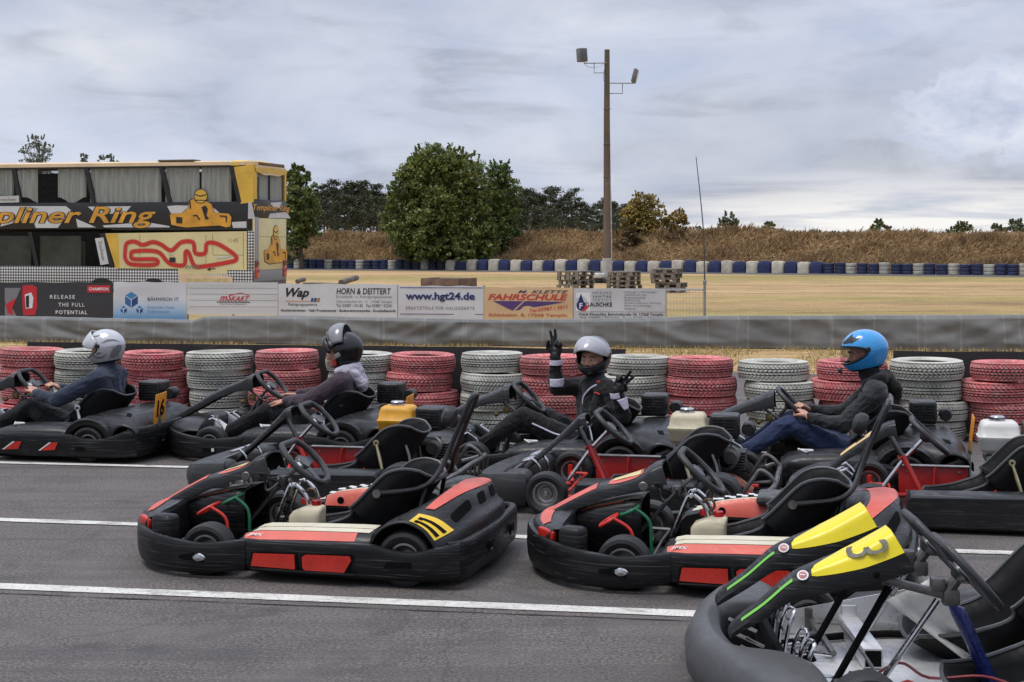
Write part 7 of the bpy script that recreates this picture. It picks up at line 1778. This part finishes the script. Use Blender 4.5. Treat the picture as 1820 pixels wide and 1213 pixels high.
def face_parts(root, M):
    w = surf('eye white', (.6, .58, .55), .2, var=.02, bmp=0); dk = surf('iris', (.04, .03, .02), .15, var=.05, bmp=0); hr = surf('brow hair', (.05, .03, .018), .8); lip = surf('lips', (.36, .12, .09), .45, bmp=0)
    for s in (1, -1):
        b = MB(); ball(b, (.077, s * .030, .005), (.011, .013, .0058), M); e = b.build('eye', w, root); b = MB(); ball(b, (.0855, s * .030, .0045), (.004, .0055, .0052), M); b.build('iris', dk, e)
        limb(MB(), [(0, 0, 0), (0, 0, .1)], [.1, .1]); b = MB(); limb(b, [M @ Vector((.091, s * .016, .026)), M @ Vector((.088, s * .034, .031)), M @ Vector((.076, s * .050, .024))], [.004, .0045, .003], 8); b.build('eyebrow', hr, root)
    b = MB(); limb(b, [M @ Vector((.089, -.019, -.060)), M @ Vector((.0985, 0, -.065)), M @ Vector((.089, .019, -.060))], [.0035, .005, .0035], 8); b.build('mouth', lip, root)
def torso(b, hip, chest, neck, sh, k=1.0):
    """hips to neck as a broad flattened trunk; sh = the two shoulder joints"""
    hip, chest, neck = Vector(hip), Vector(chest), Vector(neck); a, c = Vector(sh[0]), Vector(sh[1]); w = (a - c).normalized()
    limb(b, [hip + Vector((0, .075, 0)), hip - Vector((0, .075, 0))], [.115 * k, .115 * k])
    limb(b, [hip, hip.lerp(chest, .5)], [.125 * k, .125 * k])
    for s in (1, -1): limb(b, [hip + w * (s * .055), hip.lerp(chest, .55) + w * (s * .06), chest + w * (s * .085)], [.105 * k, .105 * k, .105 * k])
    limb(b, [chest, chest.lerp(neck, .55)], [.122 * k, .098 * k]); mid = (a + c) / 2
    limb(b, [c.lerp(mid, .18), mid + (neck - mid) * .35, a.lerp(mid, .18)], [.076 * k, .082 * k, .076 * k])
    for s, q in ((1, a), (-1, c)): limb(b, [chest + w * (s * .085), q.lerp(mid, .16)], [.100 * k, .078 * k])
    limb(b, [mid, neck], [.075 * k, .060 * k])
def person(loc, th, label, P, jm, tm, hands_skin=True, gloves=None, shoe=None, sole=None, jfold=.011):
    root = empty('person', (loc[0], loc[1], 0), math.pi - R(th)); tag(root, label, 'person', None)
    hip, chest, neck = P['hip'], P['chest'], P['neck']; HM = Matrix.Translation(P['head']) @ Matrix.Rotation(R(P.get('yaw', 0)), 4, 'Z') @ Matrix.Rotation(R(P.get('pitch', 0)), 4, 'Y')
    sh = P['sh']; b = MB()
    torso(b, hip, chest, neck, sh, .90); limb(b, [neck, Vector(P['head']) + (HM.to_3x3() @ Vector((-.02, 0, -.05)))], [.056, .055]); head(b, HM)
    for (S, E, W_), HD in zip(P['arms'], P['hands']):
        limb(b, [S, Vector(S).lerp(Vector(E), .5), E, Vector(E).lerp(Vector(W_), .35), W_], [.052, .045, .040, .040, .027]); hand(b, W_, *HD)
    for (H_, K_, A_, T_) in P['legs']:
        limb(b, [H_, Vector(H_).lerp(Vector(K_), .5), K_, Vector(K_).lerp(Vector(A_), .3), A_], [.082, .072, .056, .055, .036]); limb(b, [A_, T_], [.036, .028])
    body = fuse(b, 'body', skin_mat(), root, .0045, 4); face_parts(root, HM)
    b = MB(); torso(b, hip, chest, neck, sh, 1.06)
    for (S, E, W_), hd in zip(P['arms'], P['hands']):
        S, E, W_ = Vector(S), Vector(E), Vector(W_); limb(b, [S, S.lerp(E, .5), E, E.lerp(W_, .45), W_ - (W_ - E).normalized() * .012], [.076, .066, .060, .053, .041])
    jk = fuse(b, 'jacket', jm, root, .006, 5, jfold, 3.0 + loc[0])
    b = MB(); limb(b, [Vector(neck).lerp(Vector(chest), .12), Vector(neck) + Vector((0, 0, .018))], [.078, .070]); fuse(b, 'collar', jm, jk, .006, 4, .003)
    b = MB(); limb(b, [Vector(hip) + Vector((0, .075, -.01)), Vector(hip) - Vector((0, .075, .01))], [.118, .118])
    for (H_, K_, A_, T_) in P['legs']:
        H_, K_, A_ = Vector(H_), Vector(K_), Vector(A_); limb(b, [H_, H_.lerp(K_, .5), K_, K_.lerp(A_, .4), A_ - (A_ - K_).normalized() * .01], [.100, .089, .072, .065, .055])
    fuse(b, 'trousers', tm, root, .006, 6, .010, 8.0 + loc[0])
    for (H_, K_, A_, T_) in P['legs']:
        A_, T_ = Vector(A_), Vector(T_); f = (T_ - A_); f.normalize(); shin = (Vector(K_) - A_).normalized(); dn = (-shin + f * shin.dot(f)).normalized()
        b = MB(); heel = A_ + dn * .035 - f * .035; toe = T_ + dn * .022 + f * .015; lat = f.cross(dn)
        limb(b, [A_ + shin * .04, A_], [.046, .048]); limb(b, [A_, T_], [.048, .040]); limb(b, [heel, heel.lerp(toe, .5) + (-dn) * .012, toe], [.040, .043, .034])
        for s in (1, -1): limb(b, [heel.lerp(toe, .55) + lat * (.014 * s), toe - f * .01 + lat * (.014 * s)], [.035, .031])
        so = fuse(b, 'shoe', shoe or surf('black shoe', (.012, .012, .013), .5), root, .006, 3)
        b = MB(); limb(b, [heel + dn * .022, toe + dn * .022], [.036, .034]); b2 = fuse(b, 'sole', sole or surf('dark sole', (.03, .03, .03), .7), so, .006, 2)
    return root, HM, jk
def build_people():
    vis = None
    m, nt, b = _mat('clear visor'); b.inputs['Base Color'].default_value = (.02, .02, .022, 1); b.inputs['Roughness'].default_value = .05
    tr = nd(nt, 'ShaderNodeBsdfTransparent'); tr.inputs[0].default_value = (.95, .95, .96, 1); ms = nd(nt, 'ShaderNodeMixShader'); ms.inputs[0].default_value = .90; lk(nt, b.outputs[0], ms.inputs[1]); lk(nt, tr.outputs[0], ms.inputs[2]); lk(nt, ms.outputs[0], nt.nodes['Material Output'].inputs[0]); clear = m
    smoke = surf('pale smoked visor', (.36, .37, .39), .12, var=.06, bmp=0, spec=.7, coat=.5); trimm = surf('helmet trim black', (.010, .010, .011), .4, bmp=0); pad = trimm
    black_t = cloth('black jersey trousers', (.010, .010, .011))
    wheel_c = Vector((.155, 0, .535)); u = Vector((.707, 0, .707))
    def rim(a, s, out=.0): return wheel_c + u * (.16 * math.cos(R(a))) + Vector((0, s * .16 * math.sin(R(a)), 0))
    def grip(a, s, elbow):
        """wrist and hand frame holding the wheel rim at angle a"""
        p = rim(a, s); back = Vector((-.707, 0, .707)); rad = (p - wheel_c).normalized()
        W = p + rad * .055 + back * .030 - u * .045; d = (p + back * .022 - W).normalized(); n = (-back * .8 - rad * .5).normalized()
        return W, (d, n, s, (1.05, 1.1, 1.12, 1.15), 1.0, .04, .9)
    def legs(k=(.13, .37), an=(.46, .17), toe=(.58, .26), w=.13):
        return [((-.30, s * .095, .165), (k[0], s * w, k[1]), (an[0], s * (w + .02), an[1]), (toe[0], s * (w + .02), toe[1])) for s in (1, -1)]
    # driver of the 16 kart
    E = [(-.19, .29, .43), (-.19, -.29, .43)]; G = [grip(112, 1, E[0]), grip(112, -1, E[1])]; sh = [(-.47, .185, .585), (-.47, -.185, .585)]
    P = dict(hip=(-.37, 0, .185), chest=(-.455, 0, .46), neck=(-.465, 0, .665), head=(-.435, 0, .80), pitch=6, sh=sh, arms=[(sh[i], E[i], G[i][0]) for i in (0, 1)], hands=[g[1] for g in G], legs=legs((.12, .355)))
    r, HM, jk = person((-3.65, 12.31), 12, 'person in navy pullover and silver patterned helmet gripping the wheel, leftmost of the drivers', P, cloth('navy pullover', (.030, .036, .058), .9), black_t, shoe=surf('grey shoe', (.2, .2, .2), .6))
    sil = surf('silver helmet shell', (.50, .50, .52), .22, .35, var=.08, scale=8, coat=.6, bmp=0); Hm = HM @ Matrix.Translation((-.012, 0, .022)) @ Matrix.Rotation(R(4), 4, 'Y')
    h, pt = helmet(r, Hm, sil, trimm, surf('silver visor', (.50, .51, .53), .15, var=.05, bmp=0, coat=.5, spec=.8), 38)
    gm = surf('grey tribal print', (.17, .17, .18), .35, bmp=0)
    for s in (1, -1):
        for ol in ([(60, -.04), (75, -.075), (95, -.085), (110, -.065), (120, -.03), (112, -.055), (96, -.070), (78, -.062), (68, -.04)], [(82, -.055), (92, -.045), (100, -.055), (96, -.035), (88, -.032), (80, -.042)], [(120, -.09), (125, -.05), (135, -.02), (150, .0), (165, -.01), (160, -.05), (150, -.08), (135, -.095)], [(100, .03), (120, .055), (140, .05), (160, .02), (140, .035), (120, .038)], [(60, .085), (80, .10), (110, .095), (85, .090)]):
            on_helmet(Hm, pt, [(a * s, z) for a, z in (ol if s > 0 else ol[::-1])], .0025, gm, h, 'print')
    # hooded driver with flipped-up helmet
    E = [(-.235, .26, .44), (-.235, -.25, .45)]; Wl = (-.005, .13, .415); Wr = (-.02, -.08, .445); sh = [(-.46, .180, .575), (-.46, -.180, .575)]
    P = dict(hip=(-.385, 0, .175), chest=(-.445, 0, .43), neck=(-.455, 0, .645), head=(-.40, 0, .785), pitch=4, sh=sh, arms=[(sh[0], E[0], Wl), (sh[1], E[1], Wr)], hands=[((1, .0, -.05), (0, -.15, -1), 1, (.35, .3, .32, .4), 1.0, .10, .3), ((1, .1, .02), (0, .2, -1), -1, (.4, .35, .35, .45), 1.0, .08, .3)], legs=legs((.12, .345), (.47, .165), (.60, .255), .12))
    r, HM, jk = person((-1.735, 12.15), 12, 'person in dark plum hoodie with pale hood and black flip-up helmet, hands on the knees', P, cloth('plum hoodie', (.052, .036, .046), .95), black_t, shoe=surf('white sneaker', (.62, .60, .59), .55, var=.08), sole=surf('red sole', (.5, .02, .03), .5))
    hm = cloth('pale lilac hood', (.47, .44, .50), .95, folds=.8); b = MB(); nk = Vector((-.455, 0, .645))
    for k in range(9):
        a = R(-110 + 220 * k / 8) + math.pi; q = nk + Vector((.085 * math.cos(a), .10 * math.sin(a), .015 + .025 * math.cos(a) * -1)); a2 = R(-110 + 220 * (k + 1) / 8) + math.pi; q2 = nk + Vector((.085 * math.cos(a2), .10 * math.sin(a2), .015 - .025 * math.cos(a2)))
        if k < 8: limb(b, [q, q2], [.038, .038])
    limb(b, [nk + Vector((-.075, .07, -.01)), nk + Vector((-.125, .03, -.085)), nk + Vector((-.125, -.03, -.085)), nk + Vector((-.075, -.07, -.01))], [.046, .046, .046, .046]); limb(b, [nk + Vector((-.09, 0, .0)), nk + Vector((-.135, 0, -.12))], [.055, .036])
    for s in (1, -1): limb(b, [nk + Vector((-.02, s * .10, .0)), nk + Vector((.075, s * .06, -.045))], [.034, .018])
    fuse(b, 'hood', hm, jk, .006, 5, .007, 2.0, 13)
    bs = surf('satin black helmet', (.008, .008, .009), .28, coat=.15, var=.1, bmp=0); Hm = HM @ Matrix.Translation((-.025, 0, .028)) @ Matrix.Rotation(R(8), 4, 'Y')
    h, pt = helmet(r, Hm, bs, trimm, smoke, 0, jet=True, visor=False)
    # raised chin bar and raised visor
    def band(name, a0, deg, z0, z1, off, m, par, th=.014):
        vs = []; Rv = Hm @ Matrix.Translation((-.02, 0, .0)) @ Matrix.Rotation(R(-deg), 4, 'Y') @ Matrix.Translation((.02, 0, 0)); N = 24
        for i in range(N + 1):
            ph = lerp(-R(a0), R(a0), i / N); kk = abs(2 * i / N - 1) ** 3
            for j in range(7):
                z = lerp(z0 + .03 * kk, z1 - .012 * kk, j / 6); t_ = math.acos(max(-1, min(1, z / (.142 if z > 0 else .165)))); vs.append(Rv @ Vector(pt(t_, ph, off + .012 * math.sin(math.pi * j / 6))))
        o = MB().add(vs, [(i * 7 + j, i * 7 + 7 + j, i * 7 + 8 + j, i * 7 + j + 1) for i in range(N) for j in range(6)]).build(name, m, par, 0); md = o.modifiers.new('t', 'SOLIDIFY'); md.thickness = th; return o
    cb = band('chin_bar', 84, 62, -.115, -.045, .012, bs, h, .024)
    band('visor', 78, 86, -.070, .050, .026, surf('grey raised visor', (.20, .20, .21), .2, var=.05, bmp=0, spec=.7), h, .004)
    band('visor_mount', 78, 70, -.050, -.030, .014, surf('visor gasket', (.08, .08, .085), .3, bmp=0), h, .012)
    for s in (1, -1): MB().box((.02, s * .129, -.03), (.05, .008, .035), .004, Hm @ Matrix.Rotation(R(20), 4, 'Y')).build('vent', surf('grey vent', (.22, .22, .22), .4), h)
    MB().box((.055, .085, -.085), (.03, .01, .05), .004, Hm).build('strap', surf('red strap', (.45, .02, .02), .6), h)
    b = MB(); limb(b, [nk + Vector((.0, 0, .0)), nk + Vector((.03, 0, .065))], [.074, .080]); fuse(b, 'balaclava', cloth('black balaclava', (.008, .008, .008)), r, .006, 3, .003)
    # waving driver turned to the camera
    sh = [(-.455, .135, .60), (-.235, -.115, .60)]
    P = dict(hip=(-.355, 0, .19), chest=(-.355, .01, .455), neck=(-.345, .02, .675), head=(-.325, .04, .815), yaw=76, pitch=5, sh=sh,
             arms=[(sh[0], (-.575, .235, .435), (-.535, .27, .62)), (sh[1], (-.055, .015, .60), (-.052, .03, .835))],
             hands=[((-.52, .25, .80), (.25, .95, .05), 1, (.10, .12, 1.35, 1.4), 1.06, .30, .75), ((-.12, .02, 1), (.2, .98, 0), -1, (.08, .10, 1.4, 1.45), 1.06, .26, .6)],
             legs=[((-.30, .095, .17), (.16, .17, .40), (.47, .17, .18), (.59, .17, .27)), ((-.30, -.095, .17), (.16, -.12, .43), (.47, -.15, .18), (.59, -.15, .27))])
    suit = cloth('black racing suit', (.0105, .0100, .0105), .8, folds=.7)
    r, HM, jk = person((.27, 11.27), 12, 'person in black suit with white patches waving both gloved hands in V signs', P, suit, suit)
    gl = surf('black leather glove', (.009, .009, .009), .55, bmp=.2); gp = surf('grey glove palm', (.15, .145, .14), .7)
    for (S, E_, W_), HD in zip(P['arms'], P['hands']):
        b = MB(); hand(b, W_, *HD, rf=1.28); W_ = Vector(W_); E_ = Vector(E_); limb(b, [W_ + (E_ - W_).normalized() * .05, W_], [.040, .034]); g = fuse(b, 'glove', gl, r, .004, 3)
        d = Vector(HD[0]).normalized(); n = Vector(HD[1]); n = (n - d * n.dot(d)).normalized(); MB_ = MB(); ball(MB_, (0, 0, 0), (.016, .018, .006), frame(W_ + d * .05 + n * .019, d, n.cross(d))); MB_.build('palm_pad', gp, g)
    wp = cloth('white patch cloth', (.60, .56, .66), .9, folds=.3); rp_ = surf('red piping', (.55, .04, .03), .6, bmp=0)
    (S, E_, W_) = [Vector(q) for q in P['arms'][1]]
    for t0, t1, rr, a in ((.70, .86, .047, 1), (.05, .30, .062, .6)):
        b = MB(); n0 = 20; A_, B_ = E_.lerp(W_, t0), E_.lerp(W_, t1); ax = (B_ - A_).normalized(); ex = ax.orthogonal().normalized(); ey = ax.cross(ex); vs = []
        ctr = Vector((-.35, .93, 0)) ; 
        for i in range(9):
            for j in range(13):
                q = A_.lerp(B_, i / 8); ang = lerp(-1.25, 1.25, j / 12) * (1 if t0 > .5 else .75); e0 = (ctr - ax * ctr.dot(ax)).normalized(); e1 = ax.cross(e0); vs.append(q + (e0 * math.cos(ang) + e1 * math.sin(ang)) * (rr + .004))
        o = MB().add(vs, [(i * 13 + j, i * 13 + j + 1, i * 13 + 14 + j, i * 13 + 13 + j) for i in range(8) for j in range(12)]).build('patch', wp, jk, 0); md = o.modifiers.new('t', 'SOLIDIFY'); md.thickness = .004
    (S, E_, W_) = [Vector(q) for q in P['arms'][0]]
    for t0, t1, c_ in ((.72, .92, (.5, .8, .1)), (.25, .68, (-.7, .7, 0))):
        A_, B_ = E_.lerp(W_, t0), E_.lerp(W_, t1); ax = (B_ - A_).normalized(); ctr = Vector(c_); e0 = (ctr - ax * ctr.dot(ax)).normalized(); e1 = ax.cross(e0); vs = []
        for i in range(9):
            for j in range(11):
                ang = lerp(-.9, .9, j / 10) * (1 if t0 > .5 else (.35 + .65 * i / 8)); vs.append(A_.lerp(B_, i / 8) + (e0 * math.cos(ang) + e1 * math.sin(ang)) * lerp(.066, .053, (t0 + (t1 - t0) * i / 8)))
        o = MB().add(vs, [(i * 11 + j, i * 11 + j + 1, i * 11 + 12 + j, i * 11 + 11 + j) for i in range(8) for j in range(10)]).build('patch', wp, jk, 0); md = o.modifiers.new('t', 'SOLIDIFY'); md.thickness = .004
    # curved white piping over the chest and the knee, conformed onto the suit
    def snap(objm, pts, rr, m, par, name='piping', cast=Vector((.2, .97, 0.05))):
        from mathutils.bvhtree import BVHTree
        bv = BVHTree.FromPolygons([v.co for v in objm.data.vertices], [tuple(p.vertices) for p in objm.data.polygons]); out = []
        for p in pts:
            h_ = bv.ray_cast(Vector(p) + cast * .6, -cast)
            if h_[0] is not None: out.append(h_[0] + cast * .001)
        if len(out) > 2: MB().tube(out, rr, 6, smooth=3, flat=1).build(name, m, par)
    snap(jk, [(-.235, .2, .50), (-.245, .2, .545), (-.275, .2, .585), (-.32, .2, .62), (-.365, .2, .64)], .007, wp, jk)
    snap(jk, [(-.40, .2, .575), (-.375, .2, .583), (-.35, .2, .585)], .006, rp_, jk); snap(jk, [(-.36, .2, .665), (-.375, .2, .66), (-.385, .2, .67)], .006, rp_, jk)
    tr_ = [c for c in r.children if c.name.startswith('trousers')][0]
    snap(tr_, [(.17, .3, .44), (.16, .3, .40), (.155, .3, .36)], .004, wp, tr_, cast=Vector((0, .9, .43))); snap(tr_, [(.08, .3, .40), (.0, .3, .37), (-.08, .3, .34), (-.14, .3, .33)], .007, wp, tr_, cast=Vector((0, .85, .5)))
    gs = surf('charcoal helmet shell', (.055, .055, .06), .22, .2, coat=.6, var=.15, scale=12, bmp=0); Hm = HM @ Matrix.Translation((-.015, 0, .020))
    h, pt = helmet(r, Hm, gs, trimm, surf('milky raised visor', (.36, .36, .38), .14, var=.08, bmp=0, coat=.5, spec=.8), 42)
    for s in (1, -1): on_helmet(Hm, pt, [(s * 20, -.085), (s * 50, -.075), (s * 70, -.055), (s * 72, -.075), (s * 50, -.10), (s * 25, -.105)][::s], .003, surf('helmet dark stripe', (.02, .02, .022), .3, bmp=0), h, 'print')
    # driver in the blue helmet
    E = [(-.20, .285, .42), (-.19, -.285, .43)]; G = [grip(118, 1, E[0]), grip(112, -1, E[1])]; sh = [(-.415, .195, .63), (-.415, -.195, .63)]
    P = dict(hip=(-.355, 0, .19), chest=(-.405, 0, .47), neck=(-.40, 0, .71), head=(-.33, .0, .885), yaw=12, pitch=12, sh=sh, arms=[(sh[i], E[i], G[i][0]) for i in (0, 1)], hands=[g[1] for g in G], legs=legs((.17, .40), (.50, .18), (.61, .27), .14))
    r, HM, jk = person((2.11, 10.80), 12, 'person in black jacket and blue jeans with bright blue helmet, looking down at the wheel', P, cloth('black softshell jacket', (.020, .020, .021), .75, folds=.8), cloth('dark blue denim', (.022, .032, .075), .9, fine=300), jfold=.013)
    b = MB(); nk = Vector((-.40, 0, .70)); limb(b, [nk + Vector((.05, .07, -.02)), nk + Vector((-.05, .09, .02)), nk + Vector((-.09, 0, .03)), nk + Vector((-.05, -.09, .02)), nk + Vector((.05, -.07, -.02))], [.035, .045, .05, .045, .035]); limb(b, [nk + Vector((-.09, 0, .0)), nk + Vector((-.15, .02, -.05)), nk + Vector((-.165, .03, -.10))], [.065, .05, .03]); limb(b, [nk + Vector((-.0, 0, .0)), nk + Vector((.03, 0, .07))], [.078, .078])
    fuse(b, 'hood', cloth('black hood', (.009, .009, .009), .95), jk, .006, 4, .006, 1.0, 12)
    cord = MB(); cord.tube([nk + Vector((.06, .07, -.02)), nk + Vector((.09, .08, -.05)), nk + Vector((.085, .085, -.075))], .006, 6, smooth=4); cord.build('drawcord', trimm, jk)
    MB().tube([Vector(G[0][0]) + Vector((-.012, .02, .025)), Vector(G[0][0]) + Vector((-.022, .03, .0)), Vector(G[0][0]) + Vector((-.02, .01, -.03))], .006, 6, smooth=4).build('cuff', wp, jk)
    bl = surf('bright blue helmet shell', (.020, .27, .62), .20, coat=.8, var=.06, scale=9, bmp=0, wear=(.03, .2, .45), wear_amt=.3); Hm = HM @ Matrix.Translation((-.010, 0, .020)) @ Matrix.Diagonal((1.03, 1.03, 1.03, 1))
    h, pt = helmet(r, Hm, bl, trimm, clear, 0)
    for s in (1,): on_helmet(Hm, pt, [(8, .088), (22, .100), (30, .112), (36, .128), (42, .118), (50, .108), (66, .098), (84, .099), (70, .090), (56, .080), (48, .072), (42, .078), (30, .074), (18, .074), (8, .072)], .003, trimm, h, 'emblem')
    MB().box((.185, 0, -.10), (.02, .06, .03), .006, Hm).build('chin_vent', trimm, h)
EXPOSURE = 0.45
ZENITH = 2.2
setup_world(); build_ground(); build_berm(); build_trees(); build_tyres(); build_far_barrier(); build_tarp(); build_fence(); build_mast(); build_yard(); build_bus(); build_karts(); build_people()
